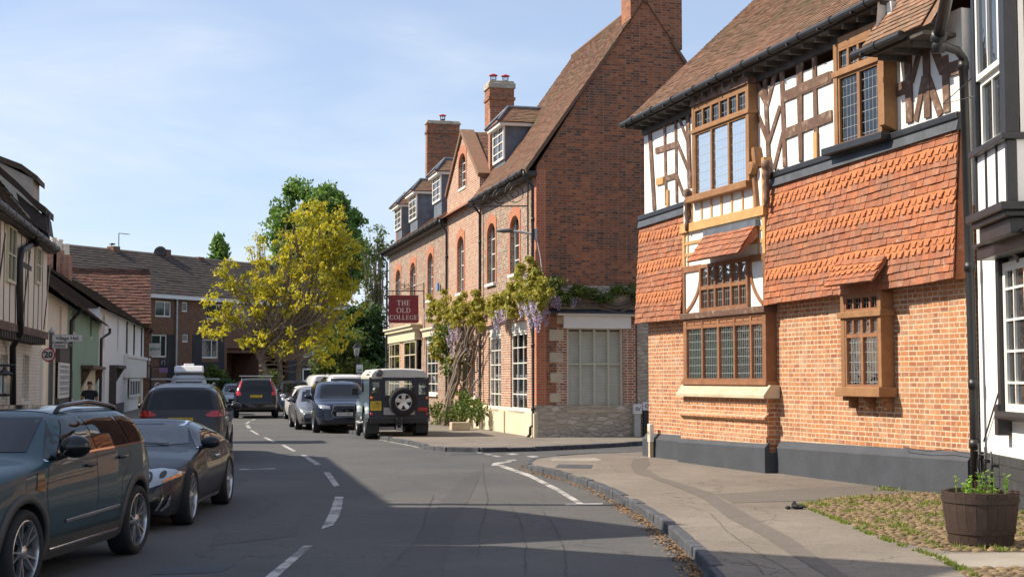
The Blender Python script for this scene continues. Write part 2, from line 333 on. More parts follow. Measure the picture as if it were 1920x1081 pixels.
# asphalt and pavement: aggregate speckle, wheel-worn lighter bands, patches, cracks
def asphalt(name, c1, c2, cs=.8, crack=True):
    m, n, l, P = nm(name); P.inputs['Roughness'].default_value = .88; t = n.new('ShaderNodeTexCoord'); v = t.outputs['Object']
    z1 = noise_n(n, l, v, .35, 5); z2 = noise_n(n, l, v, 60, 3, .8); z3 = noise_n(n, l, v, 4, 6, .7)
    c = mixc(n, l, c1, c2, mrange(n, l, z1.outputs[0], .35, .65)); c = mixc(n, l, c, tuple(min(1, x*2.1) for x in c2), mrange(n, l, z2.outputs[0], .57, .72, 0, .8))
    c = mixc(n, l, c, tuple(x*.55 for x in c1), mrange(n, l, z3.outputs[0], .5, .8, 0, .5)); z5 = noise_n(n, l, v, 24, 4, .8); c = mixc(n, l, c, tuple(min(1, x*1.9) for x in c2), mrange(n, l, z5.outputs[0], .56, .72, 0, .45)); c = mixc(n, l, c, tuple(x*.4 for x in c1), mrange(n, l, z5.outputs[0], .44, .3, 0, .6))
    if crack:
        dz = noise_n(n, l, v, 1.6, 5); dd = mixc(n, l, v, dz.outputs['Color'], .8, 'ADD'); vo = n.new('ShaderNodeTexVoronoi'); vo.feature = 'DISTANCE_TO_EDGE'; vo.inputs['Scale'].default_value = .33; l.new(dd, vo.inputs['Vector'])
        c = mixc(n, l, c, tuple(x*.45 for x in c1), mrange(n, l, vo.outputs['Distance'], .0, .008*cs, .8, 0)); v3 = n.new('ShaderNodeTexVoronoi'); v3.inputs['Scale'].default_value = 2.3; l.new(v, v3.inputs['Vector']); c = mixc(n, l, c, tuple(x*.5 for x in c1), mrange(n, l, v3.outputs['Distance'], .035, .05, .6, 0))
    l.new(c, P.inputs['Base Color']); bump(n, l, z2.outputs[0], P, .55, .008); return m
asphalt('asphalt', (.066, .067, .070), (.094, .093, .091))
asphalt('asphalt_patch', (.058, .059, .062), (.078, .078, .078), crack=False)
asphalt('pavement', (.14, .12, .10), (.215, .19, .16))
asphalt('pavement_patch', (.115, .103, .09), (.135, .12, .105), crack=False)
plain('kerb_stone', (.062, .067, .08), .85, var=.45, scale=6, bmp=.8, bscale=14)
plain('concrete', (.27, .245, .21), .9, var=.15, scale=1.5, bmp=.4, bscale=30)
# worn road paint
m, n, l, P = nm('road_paint'); P.inputs['Roughness'].default_value = .8; t = n.new('ShaderNodeTexCoord'); z = noise_n(n, l, t.outputs['Object'], 22, 6, .8); z2 = noise_n(n, l, t.outputs['Object'], 2.5, 3)
ma = n.new('ShaderNodeMath'); ma.operation = 'ADD'; l.new(z.outputs[0], ma.inputs[0]); l.new(z2.outputs[0], ma.inputs[1])
l.new(mixc(n, l, (.46, .45, .43), (.13, .128, .125), mrange(n, l, ma.outputs[0], .94, 1.14)), P.inputs['Base Color'])
plain('soil', (.10, .075, .045), .95, var=.4, scale=20, bmp=.8, bscale=40)
tilem('cobble', [(.14, .095, .05), (.20, .14, .07), (.24, .17, .09), (.17, .12, .065), (.11, .08, .05)], .8)
tilem('debris', [(.22, .11, .04), (.34, .19, .07), (.14, .08, .04)], .9)
# leaves
leafm('leaf_yellow', (.36, .39, .03), (.66, .58, .035), (.56, .45, .025), .45)
leafm('leaf_olive', (.22, .26, .04), (.36, .34, .05), (.28, .20, .05), .4)
leafm('leaf_green', (.09, .18, .035), (.16, .28, .05), (.23, .34, .07))
leafm('leaf_dark', (.025, .06, .015), (.05, .10, .02), (.07, .13, .025))
leafm('leaf_mid', (.06, .11, .02), (.12, .17, .03), (.16, .20, .04))
leafm('leaf_wisteria', (.22, .26, .04), (.46, .42, .07), (.36, .30, .06), .4)
leafm('flower_mauve', (.42, .35, .52), (.60, .54, .68), (.50, .43, .60), .3)
leafm('leaf_bright', (.16, .32, .03), (.28, .44, .05), (.10, .22, .03))
leafm('grass', (.16, .22, .03), (.26, .30, .05), (.11, .18, .03))
# metal / plastics
plain('tyre', (.014, .014, .015), .85, var=.2); plain('plastic_black', (.02, .02, .021), .55, var=.15); plain('gloss_black', (.008, .008, .009), .08, var=0)
plain('trim_grey', (.05, .047, .045), .6, var=.15); plain('alloy', (.55, .55, .56), .28, metal=.9, var=.05); plain('alloy_dark', (.05, .05, .052), .35, metal=.6, var=.1); plain('chrome', (.8, .8, .82), .08, metal=1, var=0)
plain('galvanised', (.46, .47, .48), .5, metal=.5, var=.12); plain('sign_white', (.74, .74, .72), .5, var=.03); plain('sign_red', (.50, .02, .025), .45, var=.05); plain('letter_black', (.012, .012, .014), .5, var=0)
plain('sign_maroon', (.20, .018, .022), .5, var=.1, scale=8); plain('letter_white', (.75, .74, .70), .5, var=0); plain('plate_yellow', (.72, .48, .02), .4, var=.03); plain('plate_white', (.72, .72, .70), .4, var=.03)
plain('lens_red', (.45, .01, .012), .12, var=0, coat=1.); plain('lens_orange', (.75, .20, .02), .12, var=0, coat=1.); plain('lens_clear', (.30, .33, .35), .10, metal=.3, var=.12, scale=6, coat=1.); plain('brushed', (.30, .30, .31), .4, metal=.8, var=.2)
plain('pot_terracotta', (.34, .15, .08), .85); plain('shop_green', (.03, .22, .09), .6, var=0); plain('poster_purple', (.33, .20, .42), .6, var=.1); plain('concrete_pale', (.5, .49, .45), .85, var=.15)
plain('skin', (.42, .24, .17), .6, var=.05); plain('shirt_navy', (.022, .026, .035), .9, var=.2); plain('trousers', (.06, .06, .07), .9, var=.2); plain('hair_brown', (.06, .035, .022), .8, var=.3)
paint('paint_navy', (.010, .015, .024), .5, .0)
M['paint_navy'].node_tree.nodes['Principled BSDF'].inputs['Coat Weight'].default_value = .3; M['paint_navy'].node_tree.nodes['Principled BSDF'].inputs['Specular IOR Level'].default_value = .25
paint('paint_teal', (.010, .046, .062), .5, .0); paint('paint_graphite', (.035, .032, .032), .3, .4); paint('paint_black', (.008, .008, .010), .2, .2)
paint('paint_silver', (.40, .42, .44), .35, .6); paint('paint_blue', (.018, .028, .055), .25, .3); paint('paint_greyblue', (.075, .11, .13), .4, .2); paint('paint_white_car', (.62, .63, .64), .35, .0); paint('paint_lgrey', (.20, .21, .23), .35, .5)
# ================= shared building pieces =================
m, n, l, P = nm('net_curtain'); P.inputs['Roughness'].default_value = .9; t = n.new('ShaderNodeTexCoord'); wv = n.new('ShaderNodeTexWave'); wv.inputs['Scale'].default_value = 5; wv.inputs['Distortion'].default_value = 2.; l.new(t.outputs['UV'], wv.inputs['Vector'])
z = noise_n(n, l, t.outputs['UV'], 1.1, 2); g = mixc(n, l, (.16, .18, .18), (.42, .44, .43), wv.outputs['Fac']); l.new(mixc(n, l, (.02, .022, .025), g, mrange(n, l, z.outputs[0], .42, .55)), P.inputs['Base Color'])  # stripes paint the shade of folds, near-black areas the dark room behind
m, n, l, P = nm('net_blue'); P.inputs['Roughness'].default_value = .9; t = n.new('ShaderNodeTexCoord'); wv = n.new('ShaderNodeTexWave'); wv.inputs['Scale'].default_value = 6; wv.inputs['Distortion'].default_value = 3.; l.new(t.outputs['UV'], wv.inputs['Vector'])
l.new(mixc(n, l, (.012, .02, .035), (.07, .09, .12), wv.outputs['Fac']), P.inputs['Base Color'])

def tiles(mb, o, du, dv, L, H, tw=.165, th=.11, lift=.018, mi=0, xl=None, xr=None, bands=(), bm=1, sag=.012, jit=.004, top=.03):
    o = Vector(o); du = Vector(du).normalized(); dv = Vector(dv).normalized(); nn = du.cross(dv).normalized()
    K = int(round(H/th)); th = H/K
    for k in range(K):
        v0 = k*th; a = xl(v0+th/2) if xl else 0.0; b = xr(v0+th/2) if xr else L
        if b-a < .05: continue
        club = k in bands; x = a-(tw*.5 if k % 2 else 0.0)
        while x < b-.01:
            wdt = tw*(1+random.uniform(-.05, .05)); x0 = max(x, a); x1 = min(x+wdt, b)
            if x1-x0 > .02:
                sg = sag*math.sin(x*1.35+k*.55)+sag*.5*math.sin(x*3.7+k*1.9); j = random.uniform(-jit, jit); tl = random.uniform(-.5, .9)*jit
                def p(xx, vv, h): return o+du*xx+dv*(v0+vv+sg)+nn*h
                g = .003; lf = lift*random.uniform(.8, 1.3)
                if club:
                    w_ = x1-x0; pts = [(x0, th+top, .2), (x0, th*.62, .6), (x0+w_*.16, th*.50, .7), (x0+w_*.10, th*.22, .9), (x0+w_*.28, -th*.1, 1.05), (x0+w_*.80, -th*.12, 1.05), (x0+w_*.80, th*.18, .9), (x0+w_*.93, th*.45, .7), (x1, th*.62, .6), (x1, th+top, .2)]
                    fr = [p(a_, b_, lf*c_*1.15) for a_, b_, c_ in pts]; bk = [p(a_, b_, 0) for a_, b_, c_ in pts]
                    fs = [tuple(range(10))[::-1]]+[(i, i+1, i+11, i+10) for i in range(9)]
                    mb.raw(fr+bk, fs, bm)
                else:
                    A = p(x0+g, j, lf); B = p(x1-g, j+tl, lf); C = p(x1-g, th+top, lf*.15); D = p(x0+g, th+top, lf*.15); A2 = p(x0+g, j, -.004); B2 = p(x1-g, j+tl, -.004)
                    mb.raw([A, B, C, D, A2, B2], [(0, 1, 2, 3), (4, 5, 1, 0), (0, 3, 4), (1, 5, 2)], mi)
            x += wdt

def wall_open(mb, x0, x1, z0, z1, ops, y0, y1, m=0, swap=False):
    """a wall slab with rectangular openings (x0,x1,z0,z1)"""
    xs = sorted(set([x0, x1]+[min(max(q, x0), x1) for o_ in ops for q in o_[:2]]))
    for a, b in zip(xs[:-1], xs[1:]):
        if b-a < 1e-4: continue
        cut = sorted([(max(o_[2], z0), min(o_[3], z1)) for o_ in ops if o_[0] < (a+b)/2 < o_[1]]); z = z0
        for c, d in cut+[(z1, z1)]:
            if c > z+1e-4: mb.box(a, b, y0, y1, z, c, m) if not swap else mb.box(y0, y1, a, b, z, c, m)
            z = max(z, d)

def glazed(par, x0, x1, z0, z1, y, xs=(), zs=(), fw=.05, bw=.025, mat='joinery_white', glass='glass', depth=.05, back=None, name='window', sill=None, sillm=None, extra=None, label=None):
    """window in the y plane: frame and bars as one mesh, pane sheet as its child, optional cloth or dark room sheet behind and sill"""
    mb = MB(); mb.box(x0, x0+fw, y, y+depth, z0, z1); mb.box(x1-fw, x1, y, y+depth, z0, z1); mb.box(x0+fw, x1-fw, y, y+depth, z0, z0+fw); mb.box(x0+fw, x1-fw, y, y+depth, z1-fw, z1)
    for q in xs: mb.box(q-bw/2, q+bw/2, y+.003, y+depth-.003, z0+fw, z1-fw)
    for q in zs:
        xq = sorted([x0+fw]+[c for c in xs if x0+fw < c < x1-fw]+[x1-fw])
        for i, (a, b) in enumerate(zip(xq[:-1], xq[1:])): mb.box(a+(bw/2 if i else 0), b-(bw/2 if i < len(xq)-2 else 0), y+.006, y+depth-.006, q-bw/2, q+bw/2)
    if extra: extra(mb)
    f = mb.build(name, M[mat], par)
    if label: f['label'] = label
    g = MB(); g.face([(x0+fw*.5, y+depth*.6, z0+fw*.5), (x1-fw*.5, y+depth*.6, z0+fw*.5), (x1-fw*.5, y+depth*.6, z1-fw*.5), (x0+fw*.5, y+depth*.6, z1-fw*.5)]); g.build('pane', M[glass], f)
    if back:
        b = MB(); b.face([(x0, y+depth+.07, z0), (x1, y+depth+.07, z0), (x1, y+depth+.07, z1), (x0, y+depth+.07, z1)]); b.build('window_back', M[back], f)  # net cloth; with dark_room, the unlit interior painted as a sheet
    if sill:
        s_ = MB(); s_.box(x0-sill[0], x1+sill[0], y-sill[1], y+depth, z0-sill[2], z0-.002); s_.build('sill', M[sillm or mat], f)
    return f
def lin(a, b, n): return [a+(b-a)*(i+1)/n for i in range(n-1)]

# ================= tile hung, half timbered brick house (right) =================
T = Frame(2.94, 30.0, 6.45, 19.45, 0.0)
th = fempty('timber_framed_house', T, 'brick and half timbered house hung with orange tiles, oak oriel windows and grey plinth', 'house')
XE = T.L
def tx(u, v, out=0.0): return T.px(u, v, out)
zb = tx(1217, 850)[1]; zt = 7.0
mb = MB()
# brick ground storey and body
zbk = 4.2
w3 = (tx(1580, 700)[0]+.05, tx(1655, 700)[0]-.02, tx(1580, 718)[1]+.1, tx(1600, 560)[1])
mb.box(.02, XE, 0, .35, -.2, zbk); mb.box(.02, .35, .35, 7, -.2, 6.9); mb.box(XE-.35, XE, .35, 7, -.2, 6.9); mb.box(.35, XE-.35, 6.7, 7, -.2, 6.9)
mb.build('wall', M['th_brick'], th)
# grey plinth with sloping top
mb = MB(); pz = [(0, -.2), (0, .50), (-.10, .40), (-.10, -.2)]
zp0 = tx(1220, 818, .1)[1]; zp1 = tx(1818, 856, .1)[1]
bx0, bx1 = tx(1281, 700, .22)[0], tx(1437, 700, .22)[0]
def plinth(x0, x1, yo, rr=0):
    a = zp0+(zp1-zp0)*x0/XE; b = zp0+(zp1-zp0)*x1/XE
    vs = []
    for x, zz in ((x0, a), (x1, b)): vs += [(x, yo+.10, -.2), (x, yo+.10, zz+.06), (x, yo, zz-.06), (x, yo, -.2)]
    mb.raw(vs, [(0, 1, 2, 3), (7, 6, 5, 4), (1, 5, 6, 2), (2, 6, 7, 3), (0, 4, 5, 1), (3, 7, 4, 0)])
plinth(-.1, bx0-.08, -.10); plinth(bx0-.08, bx1+.09, -.32); plinth(bx1+.09, XE-.02, -.10)
mb.box(bx0-.078, bx1+.088, -.215, -.01, -.2, zp0-.07)
mb.build('plinth', M['plinth_grey'], th)
# bay brickwork below the big window, with moulded courses and stone sill
zs0 = tx(1290, 742, .22)[1]; zs1 = tx(1290, 722, .22)[1]
mb = MB(); mb.box(bx0, bx1, -.22, -.001, 0, zs0); zc = tx(1290, 776, .22)[1]
for q in (zc,): mb.prism([(-.21, q-.09), (-.26, q-.03), (-.30, q-.02), (-.30, q+.03), (-.21, q+.09)], bx0-.06, bx1+.06, ax='x')
zc2 = tx(1290, 806, .22)[1]; mb.box(bx0-.04, bx1+.04, -.26, -.212, zp0, zc2)
mb.build('bay_base', M['th_brick'], th)
mb = MB(); mb.prism([(-.02, zs0), (-.34, zs0), (-.34, zs0+.05), (-.20, zs1+.02), (-.02, zs1+.02)], bx0-.10, bx1+.11, ax='x'); mb.build('stone_sill', M['stone_cream'], th)
# bay frame: jambs returning to the wall, lights
oz = .22
def frame_returns(x0, x1, z0, z1, out, mat, w_=.09, nm_='bay_frame'):
    b = MB(); b.box(x0, x0+w_, -out, .0, z0, z1); b.box(x1-w_, x1, -out, .0, z0, z1); b.box(x0+w_, x1-w_, -out+.02, -.002, z1-.12, z1); return b
zw0 = zs1+.02; zrail = tx(1290, 592, oz)[1]; ztop = tx(1300, 420, oz)[1]
b = frame_returns(bx0+.02, bx1-.01, zw0, zrail-.07, oz, 'oak_dark', .09)
b.box(bx0-.03, bx1+.02, -oz-.03, 0, zw0, zw0+.07)
fr = b.build('bay_frame', M['oak_dark'], th)
mxs = [tx(q, 660, oz)[0] for q in (1316, 1346, 1376, 1407)]; ztr = tx(1300, 613, oz)[1]
def small(mb_):
    for a, c in zip([bx0+.1]+mxs, mxs+[bx1-.1]): mb_.box((a+c)/2-.018, (a+c)/2+.018, -oz+.01, -oz+.07, ztr+.03, zrail-.1)
glazed(th, bx0+.11, bx1-.10, zw0+.07, zrail-.07, -oz, mxs, [ztr], .05, .065, 'oak_dark', 'leaded', .08, 'net_curtain', extra=small)
# rail above
b = MB(); b.box(bx0-.06, bx1+.02, -oz-.05, 0, zrail-.07, zrail+.05); b.build('rail', M['oak_old'], th, bevel=.01)
# plaster panels of the bay, small window, braces
zmid = tx(1290, 510, oz)[1]
b = MB(); b.box(bx0+.02, bx1, -oz+.03, 0, zrail+.05, tx(1290, 378, oz)[1]+.25); b.build('plaster_panel', M['render_white'], th)
sx0, sx1 = tx(1313, 540, oz)[0], tx(1404, 530, oz)[0]; sz0, sz1 = zrail+.05, tx(1313, 497, oz)[1]
sxs = [sx0+(sx1-sx0)*k/3 for k in (1, 2)]; szm = (sz0+sz1)/2
def small2(mb_):
    e = [sx0+.06]+sxs+[sx1-.06]
    for a, c in zip(e[:-1], e[1:]): mb_.box((a+c)/2-.02, (a+c)/2+.02, -oz-.02, -oz+.04, sz0+.05, sz1-.05)
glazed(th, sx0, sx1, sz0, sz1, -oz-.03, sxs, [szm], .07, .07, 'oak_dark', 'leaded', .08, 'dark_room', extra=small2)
b = MB()
b.box(bx0, bx0+.09, -oz, 0, zrail+.05, sz1+.02, 0, .9); b.box(bx1-.09, bx1, -oz, 0, zrail+.05, sz1+.02, 0, .9)
b.box(bx0+.09, sx0, -oz, 0, sz1-.10, sz1+.02); b.box(sx1, bx1-.09, -oz, 0, sz1-.10, sz1+.02)
def brace(xa, za, xb, zb_, bow):   # curved brace
    pts = []
    for i in range(9):
        t_ = i/8; pts.append((xa+(xb-xa)*(t_**bow), za+(zb_-za)*t_))
    for p, q in zip(pts[:-1], pts[1:]): b.beam(p[0], p[1], q[0], q[1], .07, -oz+.005, -.01, 0, .3)
brace(sx0-.03, sz1-.1, bx0+.13, sz0+.03, 2.6); brace(sx1+.03, sz1-.1, bx1-.12, sz0+.03, 2.6)
b.build('brace_frame', M['oak_dark'], th)
# pale oak rail, posts and studs below the oriel
b = MB(); p1 = tx(1281, 434, oz); p2 = tx(1432, 388, oz); zr2 = (p1[1]+p2[1])/2
b.box(bx0-.04, bx1+.02, -oz-.04, 0, zr2-.09, zr2+.08)
b.box(bx0, bx0+.10, -oz, 0, sz1+.02, zr2-.09); b.box(bx1-.10, bx1, -oz, 0, sz1+.02, zr2-.09); b.box(bx1-.10, bx1, -oz, 0, zr2+.08, zr2+.95); 
zsill = tx(1350, 358, oz+.1)[1]
for k in range(1, 8): b.box(bx0+(bx1-bx0)*k/8-.03, bx0+(bx1-bx0)*k/8+.03, -oz+.012, 0, zr2+.08, zsill)
for q in (bx0+.22, bx1-.27): b.box(q-.03, q+.03, -oz+.012, 0, sz1+.02, zr2-.09)
for zz in (.33, .66):
    q = sz1+.02+(zr2-.09-sz1)*zz; b.box(bx0+.1, sx0+.05, -oz+.008, 0, q-.03, q+.03); b.box(sx1-.05, bx1-.1, -oz+.008, 0, q-.035, q+.035)
b.build('pale_oak_frame', M['oak_pale'], th)
# tile hood over the small window
def hood(par, x0, x1, ztop_, zbot, y0, y1, bands=(), lead=True):
    h = MB(); dv = Vector((0, y0-y1, ztop_-zbot)); H = dv.length
    tiles(h, (x0, y1, zbot), (1, 0, 0), dv, x1-x0, H, th=H/5, lift=.022, bands=bands, top=.01); h.raw([(x0+.01, y1+.02, zbot-.005), (x1-.01, y1+.02, zbot-.005), (x1-.01, y0, ztop_-.01), (x0+.01, y0, ztop_-.01), (x0+.01, y0+.02, zbot+.3), (x1-.01, y0+.02, zbot+.3)], [(0, 1, 2, 3), (0, 3, 4), (1, 5, 2), (0, 4, 5, 1)], 0, .4)
    o = h.build('tile_hood', [M['tile_hang'], M['tile_club']], par, fix=False)
    if lead: q = MB(); q.box(x0-.02, x1+.02, y0-.05, y0+.05, ztop_-.06, ztop_+.06); q.build('lead_flashing', M['lead'], o)
    return o
ha = tx(1308, 446, oz); hb = tx(1383, 484, oz+.42); hc = tx(1396, 420, oz)
hood(th, tx(1299, 500, oz+.3)[0], tx(1385, 480, oz+.4)[0], (ha[1]+hc[1])/2, sz1+.02, -oz-.02, -oz-.42)
# upper storey: white render with exposed timbers
UO = .06
zf0, zf1 = tx(1220, 402, UO)[1], tx(1470, 332, UO)[1]; zfa = (zf0+zf1)/2
b = MB(); b.box(.0, XE, -UO, .34, zbk, 7.02); b.build('plaster_panel', M['render_white'], th)
b = MB()
def tb(c, s_, x0, y0, x1, y1, w_=.11):   # beam from crop pixels
    u0, v0, u1, v1 = c[0]+x0/s_, c[1]+y0/s_, c[0]+x1/s_, c[1]+y1/s_
    p, q = tx(u0, v0, UO+.02), tx(u1, v1, UO+.02); b.beam(p[0], p[1], q[0], q[1], w_, -UO-.022-random.uniform(0, .012), -UO+.01)
c3, s3, c4_, s4 = (1180, 0), 2.403, (1500, 0), 2.402
for q in [(90,580,112,945,.17),(157,545,166,925,.10),(207,525,213,912,.10),(262,498,272,870,.15),(117,680,208,652,.13),(165,805,212,790,.12),(218,520,262,640,.08),(213,640,266,770,.09),(213,790,245,880,.07),
          ]: tb(c3, s3, *q[:4], q[4])
b.build('exposed_timbers', M['oak_old'], th); b = MB()
for q in [(608,330,628,745,.13),(560,355,622,475,.13),(662,308,618,478,.12),(563,480,626,640,.10),(678,480,626,645,.10),(690,600,650,765,.10),(684,292,700,752,.13),(757,260,772,728,.12),(830,220,845,705,.12),(694,438,912,345,.19),(702,604,912,520,.19)]:
    tb(c3, s3, *q[:4], q[4])
b.build('exposed_timbers', M['oak_old'], th); b = MB()
for q in [(2,235,4,725,.12),(62,222,74,708,.12),(-4,402,130,345,.17),(-4,580,130,520,.17)]: tb(c4_, s4, *q[:4], q[4])
b.build('exposed_timbers', M['oak_old'], th); b = MB()
for q in [(414,255,424,582,.10),(484,218,494,552,.16),(566,192,574,530,.15),(650,252,660,505,.15),(424,412,490,385,.2),(664,318,716,300,.2),(546,196,500,372,.10),(592,190,642,325,.14),(558,345,520,545,.11),(572,345,632,518,.13)]:
    tb(c4_, s4, *q[:4], q[4])
b.build('exposed_timbers', M['oak_old'], th)
b = MB(); q = tx(1232, 340, UO+.02); b.box(q[0]-.02, q[0]+.32, -UO-.036, -UO, q[1]-.09, q[1]+.06); q = tx(1252, 365, UO+.02); b.box(q[0]-.05, q[0]+.05, -UO-.038, -UO, zf0, q[1]+.1); q = tx(1531, 272, UO+.02); b.box(q[0]-.06, q[0]+.05, -UO-.05, -UO, zf1+.05, q[1]+.22); b.build('repair_timber', M['oak_pale'], th)
# bearer and lead skirt
w2x0, w2x1 = tx(1562, 200, .22)[0], tx(1652, 170, .22)[0]
for x0, x1 in ((-.12, bx0-.03), (bx1+.02, XE)):
    q = lambda x: 5.29+.022*x-.02
    b = MB(); b.beam(x0, q(x0)-.04, x1, q(x1)-.04, .11, -UO-.12, -.03); b.build('bearer', M['black_paint'], th, bevel=.02)
    g = MB(); g.raw([(x, y, q(x)+z) for x in (x0, x1) for y, z in ((-UO, -.09), (-UO-.09, -.09), (-UO-.13, -.25), (-UO, -.25))], [(0, 1, 2, 3), (7, 6, 5, 4), (0, 4, 5, 1), (1, 5, 6, 2), (2, 6, 7, 3), (3, 7, 4, 0)]); g.build('lead_flashing', M['lead_black'], th)
# tile hanging
mb = MB(); ztt = 5.14
zl = tx(1207, 605, .30)[1]; zr = 2.95
for x0, x1, z0, bands in ((-.10, bx0-.02, zl, None), (bx1+.01, XE-.03, zr, None)):
    z0 += .018*x0 if x0 > 0 else 0; zt_ = ztt+(.018*x0 if x0 > 0 else 0); sl = .018 if x0 > 0 else 0; H = zt_-z0; K = int(round(H/.112)); dv = Vector((0, .13, H))
    bs = []
    for f_ in (.06, .38, .70): k = int(K*(1-f_))-1; bs += [k, k-1]
    if x0 > 0: pass
    e_ = sl*(x1-x0); tiles(mb, (x0, -.25, z0), (1, 0, sl), dv, x1-x0, dv.length, tw=.165, th=H/K, lift=.026, bands=bs, sag=.012)
    mb.raw([(x0, -.225, z0-.0), (x1, -.225, z0+e_), (x1, -.08, zt_+.1+e_), (x0, -.08, zt_+.1), (x0, -.02, z0+.02), (x1, -.02, z0+.02+e_)], [(0, 1, 2, 3), (4, 5, 1, 0), (0, 3, 4), (1, 5, 2)], 0, .3)
mb.build('tile_hanging', [M['tile_hang'], M['tile_club']], th, fix=False)
# oriel window 1
ox0, ox1 = tx(1297, 300, .26)[0], tx(1404, 280, .26)[0]; oz0 = (tx(1300, 372, .3)[1]+tx(1400, 338, .3)[1])/2; oz1 = (tx(1300, 198, .26)[1]+tx(1400, 158, .26)[1])/2
ozt = (tx(1300, 248, .26)[1]+tx(1395, 212, .26)[1])/2
b = MB(); b.box(ox0, ox0+.10, -.26, -.03, oz0, oz1); b.box(ox1-.10, ox1, -.26, -.03, oz0, oz1); b.box(ox0-.08, ox1+.06, -.36, -.03, oz0-.10, oz0+.02); b.box(ox0+.1, ox1-.1, -.24, -.04, oz1-.08, oz1)
b.box(ox0-.02, ox1+.03, -.285, -.05, ozt-.03, ozt+.04)
b.lathe([(.11, -.06), (.13, -.03), (.13, .03), (.11, .06)], 12, (ox1+.12, -.27, oz0+.22), ax='y'); b.beam(ox1+.12, oz0+.26, ox1+.05, oz0+.62, .12, -.22, -.06); b.beam(ox1+.12, oz0+.16, ox1+.22, oz0-.5, .08, -.26, -.08)
b.build('oriel_frame', M['oak_new'], th, bevel=.008)
b = MB(); b.box(ox0-.02, ox1+.02, -.28, -.05, oz1, oz1+.16); b.build('oriel_beam', M['oak_old'], th)
for za, zb_, nn_ in ((oz0+.02, ozt-.03, 3), (ozt+.04, oz1-.08, 6)):
    glazed(th, ox0+.10, ox1-.10, za, zb_, -.25, lin(ox0+.1, ox1-.1, nn_), [], .04, .06, 'oak_new', 'leaded_sky', .07, 'net_blue')
# oriel window 2
X0, X1 = tx(1563, 200, .24)[0], tx(1652, 160, .24)[0]; Z0 = (tx(1575, 275, .24)[1]+tx(1650, 247, .24)[1])/2; Z1 = tx(1568, 88, .24)[1]+.05; ZT = (tx(1563, 143, .24)[1]+tx(1650, 108, .24)[1])/2
b = MB(); b.box(X0, X0+.11, -.24, -.03, Z0, Z1); b.box(X1-.09, X1, -.24, -.03, Z0, Z1); b.box(X0+.11, X1-.09, -.22, -.04, Z1-.10, Z1+.1); b.box(X0-.03, X1+.02, -.26, -.05, ZT-.04, ZT+.05); b.prism([(-.05, Z0), (-.30, Z0+.1), (-.30, Z1-.3), (-.05, Z1)], X1+.02, X1+.16, ax='x')
b.build('oriel_frame', M['oak_new'], th, bevel=.008)
b = MB(); b.box(X0-.25, X1+.12, -.34, -.03, Z0-.12, Z0); b.build('sill', M['black_paint'], th, bevel=.015)
glazed(th, X0+.11, X1-.09, Z0, ZT-.04, -.22, lin(X0+.11, X1-.09, 2), [], .04, .08, 'oak_new', 'leaded_sky', .07, 'net_blue')
glazed(th, X0+.11, X1-.09, ZT+.05, Z1-.10, -.22, lin(X0+.11, X1-.09, 4), [], .035, .06, 'oak_new', 'leaded_sky', .07, 'net_blue')
# window 3 with hood, sill and brackets
a0, a1 = tx(1576, 650, .24)[0], tx(1652, 650, .24)[0]; z30 = (tx(1576, 726, .24)[1]+tx(1650, 724, .24)[1])/2; z3m = (tx(1573, 592, .24)[1]+tx(1655, 585, .24)[1])/2; z31 = tx(1580, 545, .24)[1]
b = MB(); b.box(a0, a0+.12, -.24, 0, z30, z31); b.box(a1-.08, a1, -.24, 0, z30, z31); b.box(a0-.05, a1+.05, -.28, 0, z3m-.05, z3m+.05); b.box(a0-.05, a1+.06, -.33, 0, z30-.15, z30); b.box(a0, a1, -.235, -.001, z31-.1, z31+.08)
for q in (a0+.08, (a0+a1)/2, a1-.08): b.box(q-.05, q+.05, -.24, 0, z30-.22, z30-.15); b.box(q-.04, q+.04, -.14, 0, z30-.34, z30-.22)
b.build('oak_frame', M['oak_new'], th, bevel=.012)
gx = (a0+a1)/2+.02; zq = z3m-.33
def small3(mb_):
    for q in (a0+.12+(gx-a0-.12)/2, gx+(a1-.08-gx)/2): mb_.box(q-.015, q+.015, -.23, -.17, zq+.03, z3m-.06)
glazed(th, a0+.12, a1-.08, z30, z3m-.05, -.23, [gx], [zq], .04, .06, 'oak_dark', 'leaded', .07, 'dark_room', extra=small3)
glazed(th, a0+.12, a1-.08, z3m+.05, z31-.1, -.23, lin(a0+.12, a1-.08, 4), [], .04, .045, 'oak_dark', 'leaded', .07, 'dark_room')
hood(th, tx(1547, 535, .5)[0], tx(1637, 530, .5)[0], (tx(1559, 494, .26)[1]+tx(1648, 480, .26)[1])/2, (tx(1546, 536, .5)[1]+tx(1636, 530, .5)[1])/2, -.27, -.52, bands=(2, 3), lead=False)
# roof
ze = 7.34; pr = R(43)
xs_, xm, xe = -.30, tx(1640, 30, .5)[0], XE+.1
mb = MB(); dv = (0, math.cos(pr), math.sin(pr)); y0 = -.42
tiles(mb, (xs_, y0, ze), (1, 0, 0), dv, xm-xs_, 6.2, th=.10, tw=.165, lift=.02, sag=.01)
tiles(mb, (xm, .45, ze+.87*math.tan(pr)), (1, 0, 0), dv, xe-xm, 5.0, th=.10, tw=.165, lift=.02, sag=.01)
ze2 = (tx(1615, 96, .7)[1]+tx(1750, 42, .7)[1])/2-.21; dvl = Vector((0, .45+.68, ze+.87*math.tan(pr)-ze2)); xm2 = tx(1608, 100, .7)[0]
tiles(mb, (xm2, -.68, ze2), (1, 0, 0), dvl, xe-xm2-.2, dvl.length, th=.10, tw=.165, lift=.02, sag=.01)
zr_ = ze+6.2*math.sin(pr); yr_ = y0+6.2*math.cos(pr)
mb.raw([(xs_, y0, ze-.01), (xm, y0, ze-.01), (xm, yr_, zr_-.01), (xs_, yr_, zr_-.01)], [(0, 1, 2, 3)], 0, .2)
